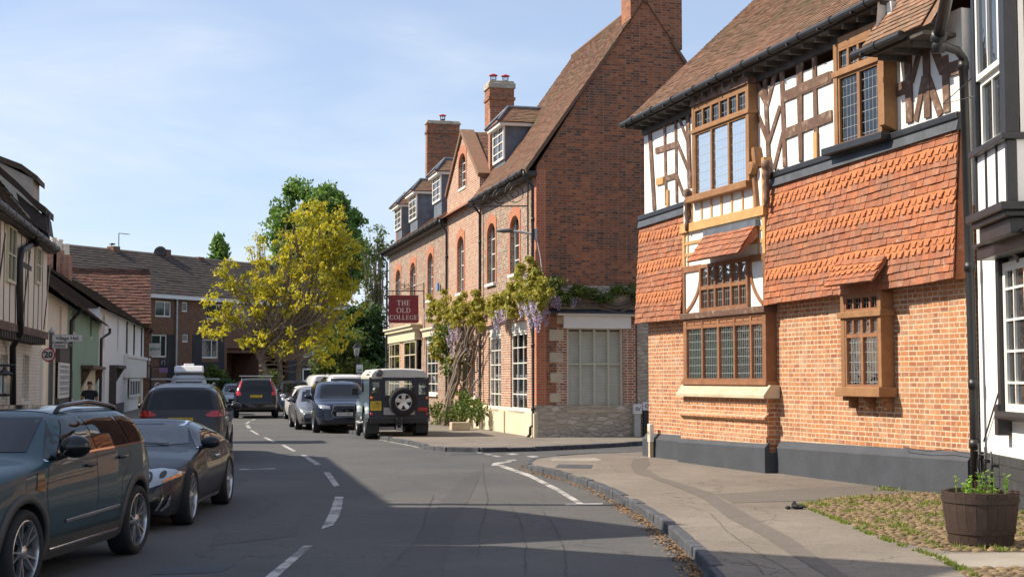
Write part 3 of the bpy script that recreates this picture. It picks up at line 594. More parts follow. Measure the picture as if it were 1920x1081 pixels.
mb.raw([(xm2, -.66, ze2-.01), (xe, -.66, ze2-.01), (xe, .45, ze+.87*math.tan(pr)-.01), (xm2, .45, ze+.87*math.tan(pr)-.01)], [(0, 1, 2, 3)], 0, .2)
mb.raw([(xm, .45, ze+.87*math.tan(pr)-.01), (xe, .45, ze+.87*math.tan(pr)-.01), (xe, yr_, zr_-.01), (xm, yr_, zr_-.01)], [(0, 1, 2, 3)], 0, .2)
mb.raw([(xs_, yr_, zr_), (xe, yr_, zr_), (xe, 7.4, ze), (xs_, 7.4, ze)], [(0, 1, 2, 3)], 0, .2)
mb.raw([(xs_+.3, y0+.3, ze), (xs_+.3, yr_, zr_-.1), (xs_+.3, 7.2, ze)], [(0, 1, 2)], 0, .2)
mb.build('roof', M['tile_roof'], th, fix=False)
def gutter(par, x0, x1, z, y, r=.065, mat='black_iron', brk=1.0, hang=.0):
    g = MB(); g.tube([(x0, y, z), (x1, y, z)], r, 10)
    x = x0+.3
    while x < x1: g.box(x-.02, x+.02, y-.075, y+.3, z-.075, z-.03); g.tube([(x+.3, y, z), (x+.36, y, z)], r+.014, 10); x += brk
    return g.build('gutter', M[mat], par)
gutter(th, xs_-.02, xm+.05, ze-.03, y0-.03); gutter(th, xm2-.1, XE-.5, ze2-.03, -.73)
b = MB(); b.box(xs_+.02, xm, y0+.03, -UO+.02, ze-.12, ze-.05); b.box(xm, xe-.25, -.62, -UO+.02, ze2-.10, ze2-.04); b.box(xs_+.3, xm, -UO-.05, -UO+.03, ze-.3, ze-.12)
x = xs_+.4
while x < XE-.3: b.box(x-.03, x+.03, (y0 if x < xm2 else -.6)+.05, -UO, ze-.2 if x < xm2 else ze2-.18, ze-.118 if x < xm2 else ze2-.098); x += .42
b.build('soffit', M['timber_grey'], th)
# dormer cheek where the roof steps down over window 2
b = MB(); b.raw([(xm-.02, y0, ze), (xm-.02, .5, ze+.9*math.tan(pr)), (xm-.02, .5, ze2+.2), (xm-.02, -.5, ze2+.1)], [(0, 1, 2, 3)]); b.box(xm+.02, xm+.14, -.3, .1, ze-.42, ze-.1); b.build('roof_cheek', M['joinery_white'], th)
for o_ in kids(th):
    if o_.name.split('.')[0] in ('roof', 'gutter', 'soffit', 'roof_cheek'): o_.rotation_euler = (0, -.022, 0); o_.location = (7.4*.022, 0, 0)
# finials by the oriel
for uu, vv in ((1287, 372), (1435, 320)):
    q = tx(uu, vv, .28); f_ = MB(); f_.lathe([(.05, -.65), (.06, -.5), (.045, -.45), (.07, -.3), (.05, -.18), (.085, -.1), (.06, -.02), (.05, .0), (.085, .05), (.095, .11), (.07, .17), (.02, .2)], 12, (q[0], -.26, q[1])); f_.build('carved_post', M['oak_old'], th, smooth=True)
# downpipe at the junction with the white house
mb = MB(); pb = [(1829, 900), (1826, 760), (1818, 500), (1806, 110)]; L_ = [tx(a, c, .17) for a, c in pb]
q = [(x, -.17, z) for x, z in L_]; top2 = tx(1795, 95, .3); top3 = tx(1765, 85, .6); top4 = tx(1757, 70, .7)
mb.tube(q+[(top2[0], -.3, top2[1]), (top3[0], -.6, top3[1]), (top4[0], -.68, top4[1])], .062, 12)
for x, z in ((q[3][0], q[3][2]-.1), (q[2][0], q[2][2]), (q[1][0]+.01, q[1][2]+.3), (q[0][0]-.0, q[0][2]+.5)): mb.tube([(x, -.17, z-.06), (x, -.17, z+.06)], .078, 12)
mb.build('drainpipe', M['black_iron'], th, smooth=True)
# telephone cable sagging along the plinth
mb = MB(); pts = []
for u_, v_ in ((1690, 832), (1695, 838), (1740, 845), (1780, 842), (1818, 850)): q = tx(u_, v_, .12); pts.append((q[0], -.13, q[1]))
mb.tube(pts, .006, 5); mb.build('cable', M['black_iron'], th)

# ================= white house with black bay (far right) =================
x1_, y1_ = 6.47+.06, 19.40; Wf = Frame(x1_, y1_, x1_-.065*9, y1_-9, 0.0)
wh = fempty('white_bay_house', Wf, 'white painted house with black framed projecting bay window, at the right edge', 'house')
def wx(u, v, out=0.0): return Wf.px(u, v, out)
mb = MB(); zpl = wx(1838, 845)[1]; mb.box(0, 9, 0, .3, zpl-.05, 9); mb.box(0, .3, .3, 6, -.2, 9); mb.box(8.7, 9, .3, 6, -.2, 9); mb.box(.3, 8.7, 5.7, 6, -.2, 9); mb.build('wall', M['paint_white'], wh)
mb = MB(); mb.box(-.02, 9.02, -.06, .298, -.2, zpl); mb.build('plinth', M['black_brick'], wh)
# upper bay: front face from u=1823 to 1885, near return faces the camera
bo = .55
ux0, ux1 = wx(1826, 285, bo)[0], wx(1886, 250, bo)[0]; uz0 = (wx(1826, 285, bo)[1]+wx(1885, 250, bo)[1])/2
zb_ = wx(1828, 405, bo)[1]; zbb = wx(1830, 440, bo)[1]
b = MB(); b.box(ux0, ux1, -bo+.03, 0, zb_, uz0-.08); bay_low = b.build('bay_panel', M['paint_white'], wh)
b = MB()
b.box(ux0-.05, ux1+.06, -bo-.06, 0, uz0-.08, uz0); b.box(ux0-.02, ux0+.10, -bo, 0, uz0, 8.8); b.box(ux1-.22, ux1+.0, -bo, -bo+.16, uz0, 8.8); b.box(ux1-.05, ux1+.0, -bo+.16, 0, uz0, uz0+.2)
b.box(ux0-.01, ux0+.05, -bo, 0, zb_, uz0-.08); b.box(ux1-.07, ux1+.02, -bo, -bo+.12, zb_, uz0-.08); b.box(ux1-.005, ux1+.02, -.25, 0, zb_, uz0-.08)
for q in (.33, .66): b.box(ux0+(ux1-ux0)*q-.02, ux0+(ux1-ux0)*q+.02, -bo+.005, -bo+.04, zb_, uz0-.08)
b.box(ux1-.06, ux1, -.2, 0, uz0, 8.8)
# moulded base tapering back
for k, (o_, zz, zz2) in enumerate(((.10, zb_, zb_-.10), (.04, zb_-.10, zb_-.17), (-.04, zb_-.17, zb_-.36))): b.box(ux0-o_, ux1+o_, -bo-o_, 0, zz2, zz)
b.build('bay_frame', M['black_paint'], wh, bevel=.012)
uzt = 8.8
zm = wx(1840, 142, bo)[1]
glazed(wh, ux0+.14, ux1-.24, zm-.02, zm+1.75, -bo+.01, [(ux0+ux1-.1)/2], [], .07, .03, 'joinery_white', 'glass', .06)
glazed(wh, ux0+.14, ux1-.24, uz0+.0, zm-.02, -bo+.06, [(ux0+ux1-.1)/2], [], .07, .03, 'joinery_white', 'glass', .06)
# near return window (faces the camera)
e = MB(); e.box(ux1-.03, ux1-.01, -bo+.18, -.22, uz0, 8.6); e.build('pane', M['glass'], wh)
e = MB(); e.box(ux1-.03, ux1+.005, -bo+.17, -bo+.23, uz0, 8.6); e.box(ux1-.03, ux1+.005, -bo+.23, -.2, zm-.04, zm+.04); e.build('window', M['joinery_white'], wh)
# corbel bracket, lintel and lower window
b = MB(); zc0 = wx(1838, 440, .3)[1]; b.prism([(0, zc0), (-.34, zc0), (-.34, zc0-.07), (-.24, zc0-.12), (-.20, zc0-.3), (-.10, zc0-.38), (-.08, zc0-.5), (0, zc0-.5)], ux0+.12, ux0+.24, ax='x'); b.build('bracket', M['black_paint'], wh, bevel=.01)
lx0 = wx(1862, 490, .16)[0]; lz = wx(1864, 485, .2)[1]; lb = wx(1880, 775, .12)[1]
b = MB(); b.box(lx0-.1, 6, -.34, 0, lz, lz+.16); b.box(lx0-.13, 6, -.40, 0, lz+.16, lz+.20); b.box(lx0, lx0+.14, -.14, 0, lb-.05, lz); b.box(lx0-.04, lx0+.12, -.18, 0, lb-.28, lb+.12); b.tube([(lx0+.1, -.16, lb-.02), (5, -.16, lb-.02)], .06, 10); b.box(5, 5.14, -.14, 0, lb-.05, lz)
b.build('window_surround', M['black_paint'], wh, bevel=.01)
zz_ = lin(lb, lz, 5); glazed(wh, lx0+.16, 5.0, lb+.02, lz-.06, -.09, [lx0+.16+.45*k for k in range(1, 6)], zz_, .11, .03, 'joinery_white', 'glass', .06)
# eaves of the white house jutting over the drainpipe and the sloping gutter pipe
b = MB(); b.box(-1.0, 9.2, -.75, .1, 8.8, 8.95); b.box(-.2, 9.2, -.82, -.72, 8.72, 8.9); b.build('eaves', M['black_paint'], wh)
b = MB(); b.prism([(-.9, 8.95), (3, 12.2), (6.9, 8.95)], -.8, 9.2, ax='x'); b.build('roof', M['tile_roof'], wh)
g1 = T.w(tx(1757, 72, .7)[0], -.68, tx(1757, 72, .7)[1]); iv = Matrix.Translation(Wf.o) @ Matrix.Rotation(Wf.a, 4, 'Z'); iv = iv.inverted()
q1 = iv @ g1; q2 = q1+Vector((1.0, -.05, .62)); q3 = q1+Vector((1.5, -.05, .9))
b = MB(); b.tube([q1, q2, q3], .085, 12); b.tube([q1-Vector((.03, 0, .02)), q1+Vector((.09, 0, .05))], .11, 12); b.tube([q2, q2+Vector((.12, 0, .07))], .105, 12); b.tube([q1+Vector((0, 0, .02)), q1+Vector((-.02, 0, -.2))], .09, 10); b.build('drainpipe', M['black_iron'], wh, smooth=True)
b = MB(); b.tube([(ux0+.05, -bo-.02, zm+.05), (ux0-.1, -bo-.35, zm-.25), (ux0+.12, -bo-.02, zm-.2)], .008, 5); 
for k in range(20): pass
b.tube([(ux0-.02, -.02, zb_-.4), (ux0+.05, -.03, 2.5), (.25, -.03, .9)], .012, 5); b.build('cable', M['black_iron'], wh)
# ================= long brick house on the corner (centre) =================
oc_c = gp(1007, 819, .1); _a = math.atan(648/2600)
O_L = 27.1; oc_f = oc_c+Vector((-math.sin(_a)*O_L, math.cos(_a)*O_L, 0))
O = Frame(oc_f.x, oc_f.y, oc_c.x, oc_c.y, 0.0); OL = O.L
oc = fempty('corner_brick_house', O, 'long red brick corner house with dormers, tall chimneys and wisteria over its door', 'house')
def ox(u, v, out=0.0): return O.px(u, v, out)
def xo(u, out=0.0): return O.px(u, 600, out)[0]
EZ = 7.85; GW = 6.6; RZ = 12.9; xg0, xg1 = xo(838, .06), xo(899, .06)
# --- front openings (photo pixels: left, right, top, bottom) ---
up = [(957,974,404,513,1),(914,929,418,531,1),(861,873,443,549,1),(802,812,474,562,1),(769,779,492,575,1),(742,751,505,582,1)]
gr = [(957,988,603,768,0),(916,939,612,765,0),(884,894,677,745,0),(799,821,628,738,0)]
def opx(q):
    a, b = xo(q[0]), xo(q[1]); m_ = (q[0]+q[1])/2; return (a, b, ox(m_, q[3])[1], ox(m_, q[2])[1])
upo = [opx(q) for q in up]; gro = [opx(q) for q in gr]
door = (xo(868), xo(880), 0, 2.5); bayw = (xo(740), xo(790), ox(765, 745)[1], ox(765, 640)[1])
ops = upo+gro+[door, bayw]
mb = MB(); mb2 = MB()
wall_open(mb, 0, xg0, -.2, EZ, ops, 0, .3); wall_open(mb, xg1, OL-.3, 3.7, EZ, ops, 0, .3); mb.build('wall', M['oc_flint'], oc)
wall_open(mb2, xg1, OL-.3, -.2, 3.7, ops, .002, .298); mb2.build('wall', M['oc_brick'], oc); mb2 = MB()
wall_open(mb2, xg0, xg1, -.2, EZ+.3, ops, -.06, .3)
mb2.build('wall', M['oc_brick'], oc)['label'] = 'plain brick part of the street front'
# gable end wall facing the camera
gy0, gy1, gz0, gz1 = O.gx(1063, 615, OL)[0], O.gx(1168, 615, OL)[0], O.gx(1063, 768, OL)[1], O.gx(1063, 614, OL)[1]
mb = MB(); zst = 1.0
wall_open(mb, 0, GW, zst, EZ, [(gy0, gy1, gz0, gz1)], OL-.3, OL, swap=True)
mb.prism([(0, EZ), (GW, EZ), (GW/2+.9, RZ-1.25), (GW/2-.9, RZ-1.25)], OL-.3, OL, ax='x'); mb.prism([(GW/2-.9, RZ-1.25), (GW/2+.9, RZ-1.25), (GW/2, RZ)], OL-.3, OL, ax='x')
mb.build('gable_wall', M['oc_dark_brick'], oc)
mb = MB(); mb.box(0, OL-.3, GW-.3, GW, -.2, EZ); mb.box(0, .3, .3, GW-.3, -.2, EZ+1); mb.box(xg1-.3, xg1, .3, GW-.3, EZ-1, RZ-2); mb.prism([(.1, EZ), (GW-.1, EZ), (GW/2, RZ-.05)], xg1-.25, xg1+.1, ax='x'); mb.build('back_wall', M['hidden_brick'], oc)
# rubble base and pier on the gable end, quoin stones
mb = MB(); mb.box(OL-.3, OL+.07, -.05, GW, -.2, zst); qy = O.gx(1172, 600, OL)[0]; mb.box(OL-.02, OL+.05, gy1+.42, GW, zst, O.gx(1172, 528, OL)[1]); mb.box(OL-.01, OL+.03, .7, GW, O.gx(1100, 585, OL)[1]+.05, O.gx(1100, 535, OL)[1]); mb.build('rubble_base', M['rubble'], oc)
for k, (u_, v_, w__, h_) in enumerate(((1043,628,.42,.33),(1043,670,.40,.30),(1043,708,.36,.28),(1041,745,.34,.26),(1050,600,.2,.2))):
    q = O.gx(u_, v_, OL); b = MB(); b.box(OL-.02, OL+.022, q[0]-w__/2, q[0]+w__/2, q[1]-h_/2, q[1]+h_/2); b.build('quoin_stone', M['stone_cream'], oc, bevel=.015)
# orange brick jamb beside the gable window
b = MB(); b.box(OL-.02, OL+.012, gy0-.33, gy0, zst, gz1); b.build('window_surround', M['oc_brick'], oc); b = MB(); b.box(OL-.02, OL+.014, gy1, gy1+.38, zst, gz1+.1); b.build('window_surround', M['oc_brick'], oc)
# gable window, its lintel board and lead canopy
b = MB(); b.box(OL-.12, OL-.06, gy0, gy0+.07, gz0, gz1); b.box(OL-.12, OL-.06, gy1-.07, gy1, gz0, gz1); b.box(OL-.12, OL-.06, gy0+.07, gy1-.07, gz0, gz0+.08); b.box(OL-.12, OL-.06, gy0+.07, gy1-.07, gz1-.05, gz1)
for k in range(1, 4): q = gy0+(gy1-gy0)*k/4; b.box(OL-.115, OL-.065, q-.03, q+.03, gz0+.08, gz1-.05)
q = gz0+(gz1-gz0)*.56; b.box(OL-.11, OL-.07, gy0+.07, gy1-.07, q-.03, q+.03)
f = b.build('window', M['blind_cream'], oc)
b = MB()
zz = gz0+.1
while zz < gz1-.06: b.raw([(OL-.17, gy0+.05, zz), (OL-.17, gy1-.05, zz), (OL-.145, gy1-.05, zz-.05), (OL-.145, gy0+.05, zz-.05)], [(0, 1, 2, 3)]); zz += .055
b.build('shutter', M['blind_grey'], f, fix=False)
b = MB(); b.face([(OL-.055, gy0+.04, gz0), (OL-.055, gy1-.04, gz0), (OL-.055, gy1-.04, gz1), (OL-.055, gy0+.04, gz1)]); b.build('pane', M['glass_clear'], f)
b = MB(); b.face([(OL-.22, gy0, gz0), (OL-.22, gy1, gz0), (OL-.22, gy1, gz1), (OL-.22, gy0, gz1)]); b.build('window_back', M['dark_room'], f)  # near-black sheet painted in for the unlit room
b = MB(); b.box(OL-.2, OL+.08, gy0-.03, gy1+.03, gz0-.07, gz0-.002); b.build('sill', M['stone_cream'], f)
la = O.gx(1057, 613, OL+.1); lb_ = O.gx(1183, 590, OL+.1)
b = MB(); b.box(OL, OL+.12, la[0], lb_[0], gz1-.02, gz1+.34); b.box(OL, OL+.22, la[0]-.2, lb_[0]+.15, gz1+.34, gz1+.41); b.build('lintel_board', M['joinery_white'], oc, bevel=.01)
b = MB(); b.prism([(OL, gz1+.412), (OL+.28, gz1+.412), (OL+.28, gz1+.43), (OL, gz1+.54)][::-1], la[0]-.42, lb_[0]+.35) if False else b.raw([(OL, la[0]-.4, gz1+.412), (OL+.3, la[0]-.4, gz1+.412), (OL+.3, la[0]-.4, gz1+.43), (OL, la[0]-.4, gz1+.55), (OL, lb_[0]+.3, gz1+.412), (OL+.3, lb_[0]+.3, gz1+.412), (OL+.3, lb_[0]+.3, gz1+.43), (OL, lb_[0]+.3, gz1+.55)], [(0, 1, 2, 3), (4, 7, 6, 5), (0, 4, 5, 1), (1, 5, 6, 2), (2, 6, 7, 3), (0, 3, 7, 4)])
b.build('lead_canopy', M['lead_black'], oc)
# sunlit quoins at the corner of the front, orange
b = MB(); b.box(OL-.32, OL+.004, -.012, .28, zst, EZ-.1); b.build('corner_quoins', M['oc_orange'], oc)
# string course and cream plinth
ph = ox(995, 768, .08)[1]
b = MB(); xd = xo(881); b.box(xd+.1, OL+.09, -.08, .0, -.2, ph-.05); b.prism([(0, ph-.05), (-.08, ph-.05), (-.02, ph+.02), (0, ph+.02)], xd+.1, OL+.02, ax='x')
for u0_, u1_ in ((882,905),(918,921),(942,946),(985,1003)): b.box(xo(u0_, .1), xo(u1_, .1), -.13, -.079, -.2, ph-.09)
b.build('plinth', M['plinth_cream'], oc, bevel=.02)
b = MB(); zq = 3.55; b.box(0, xg0-.01, -.05, 0, zq, zq+.10); b.box(0, xg0-.01, -.08, 0, zq+.10, zq+.2); b.box(0, 9, -.03, 0, zq-.2, zq-.05); b.build('string_course', M['oc_orange'], oc)
# --- windows with orange arches ---
def surround(x0, x1, z0, z1, yo, arch=True, side=.16):
    b = MB(); n_ = 8; xc = (x0+x1)/2; rise = (x1-x0)*.32; pts = [(x0, z1-rise)]
    pts = [(x0-side, z1-rise-.05), (x0, z1-rise-.05)]
    for i in range(n_+1):
        an = math.pi*(1-i/n_); pts.append((xc+(x1-x0)/2*math.cos(an), z1-rise+rise*math.sin(an)-.001))
    pts += [(x1, z1-rise-.05), (x1+side, z1-rise-.05), (x1+side*.9, z1+.12), (xc, z1+.30), (x0-side*.9, z1+.12)]
    b.prism(pts, yo-.02, yo+.1)
    b.box(x0-side, x0-.001, yo-.016, yo+.01, z0, z1-rise-.051); b.box(x1+.001, x1+side, yo-.016, yo+.01, z0, z1-rise-.051)
    return b.build('window_surround', M['oc_orange'], oc)
for i, (q, p_) in enumerate(zip(upo, up)):
    yo = -.06 if i == 2 else 0.
    surround(*q, yo); h_ = q[3]-q[2]
    glazed(oc, q[0], q[1], q[2], q[3], yo+.13, [(q[0]+q[1])/2], [q[2]+h_*.25, q[2]+h_*.5, q[2]+h_*.75], .06, .03, 'joinery_white', 'glass', .05, sill=(.06, .22, .09))
for i, q in enumerate(gro):
    h_ = q[3]-q[2]; nn_ = 3 if i != 2 else 1
    f = glazed(oc, q[0], q[1], q[2], q[3]-(.32 if i != 2 else 0), .06, lin(q[0], q[1], nn_), lin(q[2], q[3]-.3, 5), .07, .03, 'joinery_white', 'glass_clear', .05, sill=(.05, .14, .09))
    if i != 2:
        b = MB(); b.box(q[0]-.01, q[1]+.01, .03, .12, q[3]-.32, q[3]); b.build('head_board', M['joinery_white'], f)
    b = MB(); b.face([(q[0], .30, q[2]), (q[1], .30, q[2]), (q[1], .30, q[3]), (q[0], .30, q[3])]); b.build('window_back', M['dark_room'], f)  # flat dark sheet stands for the room's darkness, not cloth
    b = MB(); zz = q[2]+.1
    while zz < q[2]+h_*.56: b.raw([(q[0]+.05, .17, zz), (q[1]-.05, .17, zz), (q[1]-.05, .14, zz-.045), (q[0]+.05, .14, zz-.045)], [(0, 1, 2, 3)]); zz += .06
    b.build('shutter', M['blind_cream'], f, fix=False)
# far bay window under a flat lead hood
b = MB(); x0, x1 = bayw[0]-.15, bayw[1]+.1; zt_ = bayw[3]; b.box(x0, x1, -.3, .0, zt_, zt_+.42); b.box(x0-.1, x1+.12, -.42, 0, zt_+.42, zt_+.56); b.box(x0-.18, x1+.2, -.5, 0, zt_+.56, zt_+.63); b.box(x0, x1, -.3, 0, bayw[2]-.5, bayw[2]); b.build('bay_window', M['joinery_cream'], oc)
w_ = (bayw[1]-bayw[0]); 
for a, c in ((0, .42), (.58, 1.)): glazed(oc, bayw[0]+w_*a, bayw[0]+w_*c, bayw[2], bayw[3], -.24, lin(bayw[0]+w_*a, bayw[0]+w_*c, 2), lin(bayw[2], bayw[3], 4), .08, .04, 'joinery_cream', 'glass_clear', .06, back='net_curtain')
b = MB(); b.box(bayw[0]+w_*.42, bayw[0]+w_*.58, -.22, .05, bayw[2], bayw[3]); b.build('brick_pier', M['oc_brick'], oc)
b = MB(); q = gro[3]; b.box(q[0]-.2, q[1]+.2, -.12, 0, q[3]-.05, q[3]+.22); b.box(q[0]-.3, q[1]+.3, -.2, 0, q[3]+.22, q[3]+.3); b.build('window_hood', M['joinery_cream'], oc)
# door recess
b = MB(); b.box(door[0]+.08, door[1]-.06, .16, .22, .05, 2.4); d = b.build('door', M['gloss_black'], oc); b = MB(); b.box(door[0], door[0]+.08, -.04, .25, 0, 2.5); b.box(door[1]-.06, door[1]+.10, -.08, .25, 0, 2.5); b.box(door[0]+.08, door[1]-.06, -.02, .25, 2.4, 2.5); b.build('door_frame', M['joinery_cream'], oc); b = MB(); b.box(door[0]-.5, door[1]+.3, -.55, -.08, -.1, .24); b.build('doorstep', M['stone_cream'], oc, bevel=.02)
# gablet with arched window
pk = ox(868, 249, .06); gl, grt = (xg0, ox(838, 364, .06)[1]), (xg1, ox(898, 323, .06)[1]); zg = (gl[1]+grt[1])/2
gw = opx((863,876,288,352,1)); gxc = (xg0+xg1)/2
mb = MB(); wall_open(mb, gw[0]-.4, gw[1]+.4, EZ+.3, gw[3], [gw], -.06, .3)
mb.prism([(xg0, EZ+.3), (gw[0]-.4, EZ+.3), (gw[0]-.4, min(gw[3], zg+(pk[1]-zg)*((gw[0]-.4-xg0)/(gxc-xg0)))), (xg0, zg)], -.06, .3); mb.prism([(xg1, EZ+.3), (gw[1]+.4, EZ+.3), (gw[1]+.4, min(gw[3], zg+(pk[1]-zg)*((xg1-gw[1]-.4)/(xg1-gxc)))), (xg1, zg)], -.06, .3)
def slz(x): return pk[1]-(pk[1]-zg)*abs(x-gxc)/(gxc-xg0)
mb.prism([(gw[0]-.4, gw[3]), (gw[1]+.4, gw[3]), (gw[1]+.4, max(gw[3]+.01, slz(gw[1]+.4))), (gxc, pk[1]), (gw[0]-.4, max(gw[3]+.01, slz(gw[0]-.4)))], -.06, .3)
mb.build('gablet_wall', M['oc_brick'], oc); surround(*gw, -.06, side=.12)
glazed(oc, *gw, .06, [(gw[0]+gw[1])/2], lin(gw[2], gw[3], 4), .05, .03, 'joinery_white', 'glass', .05, sill=(.05, .15, .08))
b = MB(); b.beam(xg0-.1, zg-.1, gxc, pk[1]+.06, .16, -.14, .34); b.beam(gxc, pk[1]+.06, xg1+.1, zg-.1, .16, -.14, .34); b.build('coping', M['tile_oc'], oc)
b = MB(); b.box(xg0+.02, xg1-.02, -.12, -.058, EZ-.12, EZ+.06); b.build('gablet_string', M['oc_orange'], oc)
# --- roofs ---
mb = MB(); Lr = math.hypot(GW/2+.35, RZ-EZ+.15); dv = Vector((0, GW/2+.35, RZ-EZ+.15))
tiles(mb, (xg1-.1, -.35, EZ-.12), (1, 0, 0), dv, OL-xg1+.18, Lr, th=.105, lift=.022, sag=.02)
mb.raw([(xg1-.2, -.35, EZ-.14), (OL+.06, -.35, EZ-.14), (OL+.06, GW/2, RZ), (xg1-.2, GW/2, RZ), (OL+.06, GW+.35, EZ-.14), (xg1-.2, GW+.35, EZ-.14)], [(0, 1, 2, 3), (3, 2, 4, 5)], 0, .3)
mb.tube([(xg1-.2, GW/2, RZ), (OL+.06, GW/2, RZ)], .09, 8)
RF = 9.45; dv = Vector((0, 2.25, RF-EZ+.12))
tiles(mb, (-.2, -.35, EZ-.12), (1, 0, 0), dv, xg0+.3, dv.length, th=.105, lift=.022, sag=.02)
mb.raw([(-.25, -.35, EZ-.14), (xg1, -.35, EZ-.14), (xg1, 1.9, RF-.02), (-.25, 1.9, RF-.02), (xg1, GW, RF-.02), (-.25, GW, RF-.02)], [(0, 1, 2, 3), (3, 2, 4, 5)], 0, .3)
# gablet roof running back
s_ = Vector((0, 1, 0)); gd = 3.0; 
for sx_ in (1, -1):
    e0 = (xg1 if sx_ > 0 else xg0)+.08*sx_; dvv = Vector((gxc-e0, 0, pk[1]-zg+.1))
    if sx_ > 0: tiles(mb, (e0, .3, zg-.05), (0, 1, 0), dvv, gd, dvv.length, th=.105, lift=.02)
    mb.raw([(e0, .3, zg-.06), (e0, gd, zg-.06), (gxc, gd, pk[1]), (gxc, .3, pk[1])], [(0, 1, 2, 3)], 0, .3)
mb.build('roof', M['tile_oc'], oc, fix=False)
b = MB(); b.beam(-.35, EZ-.16, GW/2-.84, RZ-1.15, .10, OL, OL+.07) if False else None
yk = GW/2-.84; zk = EZ-.10+(RZ-EZ+.12)*(yk+.36)/(GW/2+.36)
for sgn in (0, 1):
    yy = (lambda q: q) if sgn == 0 else (lambda q: GW-q)
    b.raw([(OL, yy(-.33), EZ-.24), (OL, yy(-.36), EZ-.10), (OL, yy(yk), zk+.02), (OL, yy(yk), zk-.12), (OL+.09, yy(-.33), EZ-.24), (OL+.09, yy(-.36), EZ-.10), (OL+.09, yy(yk), zk+.02), (OL+.09, yy(yk), zk-.12)], [(0, 1, 2, 3), (4, 5, 6, 7), (0, 1, 5, 4), (1, 2, 6, 5), (3, 2, 6, 7), (0, 3, 7, 4)], 0, .2)
b.build('verge', M['tile_oc'], oc)
# dormers
for (ua, ub, va, vb) in ((924,943,238,304),(811,825,328,379),(767,780,364,413),(740,751,388,431)):
    q = (ox(ua, va, -.25)[0], ox(ub, va, -.25)[0], ox((ua+ub)/2, vb, -.25)[1], ox((ua+ub)/2, va, -.25)[1])
    dp = 2.2 if ua > 900 else 1.5
    b = MB(); b.box(q[0], q[1], .32, .25+dp, EZ-.1, q[3]); d = b.build('dormer', M['lead'], oc)
    glazed(d, q[0]-.04, q[1]+.04, q[2], q[3], .25, lin(q[0], q[1], 2), lin(q[2], q[3], 4), .08, .03, 'joinery_white', 'glass', .06)
    b = MB(); xm_ = (q[0]+q[1])/2; e = .22; zt_ = q[3]+.02; hh = .62; yb = .25+dp+.7
    b.raw([(q[0]-e, .05, zt_), (q[1]+e, .05, zt_), (q[1]+e, yb, zt_), (q[0]-e, yb, zt_), (xm_, .62, zt_+hh), (xm_, yb, zt_+hh)], [(0, 3, 2, 1), (0, 1, 4), (2, 3, 5)], 0, .2)
    dvv = Vector((xm_-q[1]-e, 0, hh)); tiles(b, (q[1]+e, .05, zt_), (0, 1, 0), dvv, yb-.05, dvv.length, th=.12, lift=.02, xl=lambda v, L=dvv.length: .57*v/L)
    dvv = Vector((xm_-q[0]+e, 0, hh)); b.raw([(q[0]-e, .05, zt_), (xm_, .62, zt_+hh), (xm_, yb, zt_+hh), (q[0]-e, yb, zt_)], [(0, 1, 2, 3)], 0, .2); b.build('dormer_roof', M['tile_oc'], d, fix=False)
    b = MB(); b.box(q[0]-e*.7, q[1]+e*.7, .1, yb-.6, q[3]-.09, zt_-.01); b.build('fascia', M['joinery_white'], d)
    b = MB(); b.tube([(q[0]-e, .04, zt_+.03), (xm_, .60, zt_+hh+.04), (xm_, yb, zt_+hh+.04)], .06, 6); b.tube([(q[1]+e, .04, zt_+.03), (xm_, .60, zt_+hh+.04)], .05, 6); b.build('lead_flashing', M['lead'], d)
# chimneys
def chimney(x0, x1, y0, y1, z0, z1, pots, cap=.35, mat='chimney_brick', top='rubble'):
    b = MB(); b.box(x0, x1, y0, y1, z0, z1-cap); b.box(x0-.05, x1+.05, y0-.05, y1+.05, z1-cap-.5, z1-cap-.38); c = b.build('chimney', M[mat], oc)
    b = MB(); b.box(x0-.06, x1+.06, y0-.06, y1+.06, z1-cap, z1-.1); b.box(x0+.0, x1-.0, y0+.0, y1-.0, z1-.1, z1); b.build('chimney_cap', M[top], c, bevel=.03)
    for k in range(pots):
        yy = (y0+y1)/2+(k-(pots-1)/2)*.55; xx = (x0+x1)/2
        b = MB(); b.lathe([(.14, z1-.01), (.13, z1+.10), (.11, z1+.11)], 10, (xx, yy, 0)); 
        for j in range(6): an = j*math.pi/3; b.tube([(xx+.13*math.cos(an), yy+.13*math.sin(an), z1+.1), (xx+.13*math.cos(an), yy+.13*math.sin(an), z1+.3)], .012, 4)
        b.build('chimney_pot', M['black_iron'], c); b = MB(); b.lathe([(.20, z1+.29), (.20, z1+.31), (.08, z1+.37), (.01, z1+.39)], 12, (xx, yy, 0)); b.build('cowl', M['sign_red'], c)
ya, yb_ = O.gx(1182, 60, OL-.02)[0], O.gx(1278, 60, OL-.02)[0]
chimney(OL-.85, OL+.012, ya, yb_, RZ-1.42, 14.9, 0)
xc = O.px(918, 200, -(3.3))[0]; cy0, cy1 = O.gx(918, 200, xc)[0], O.gx(964, 200, xc)[0]; zc = O.gx(940, 151, xc)[1]
chimney(xc-.95, xc, cy0, cy1, 8.5, zc, 2)
xc = O.px(802, 270, -(3.0))[0]; cy0, cy1 = O.gx(801, 270, xc)[0], O.gx(862, 270, xc)[0]; zc = O.gx(830, 226, xc)[1]
chimney(xc-.5, xc, cy0, cy1, 8.0, zc, 1, .2, 'oc_dark_brick')
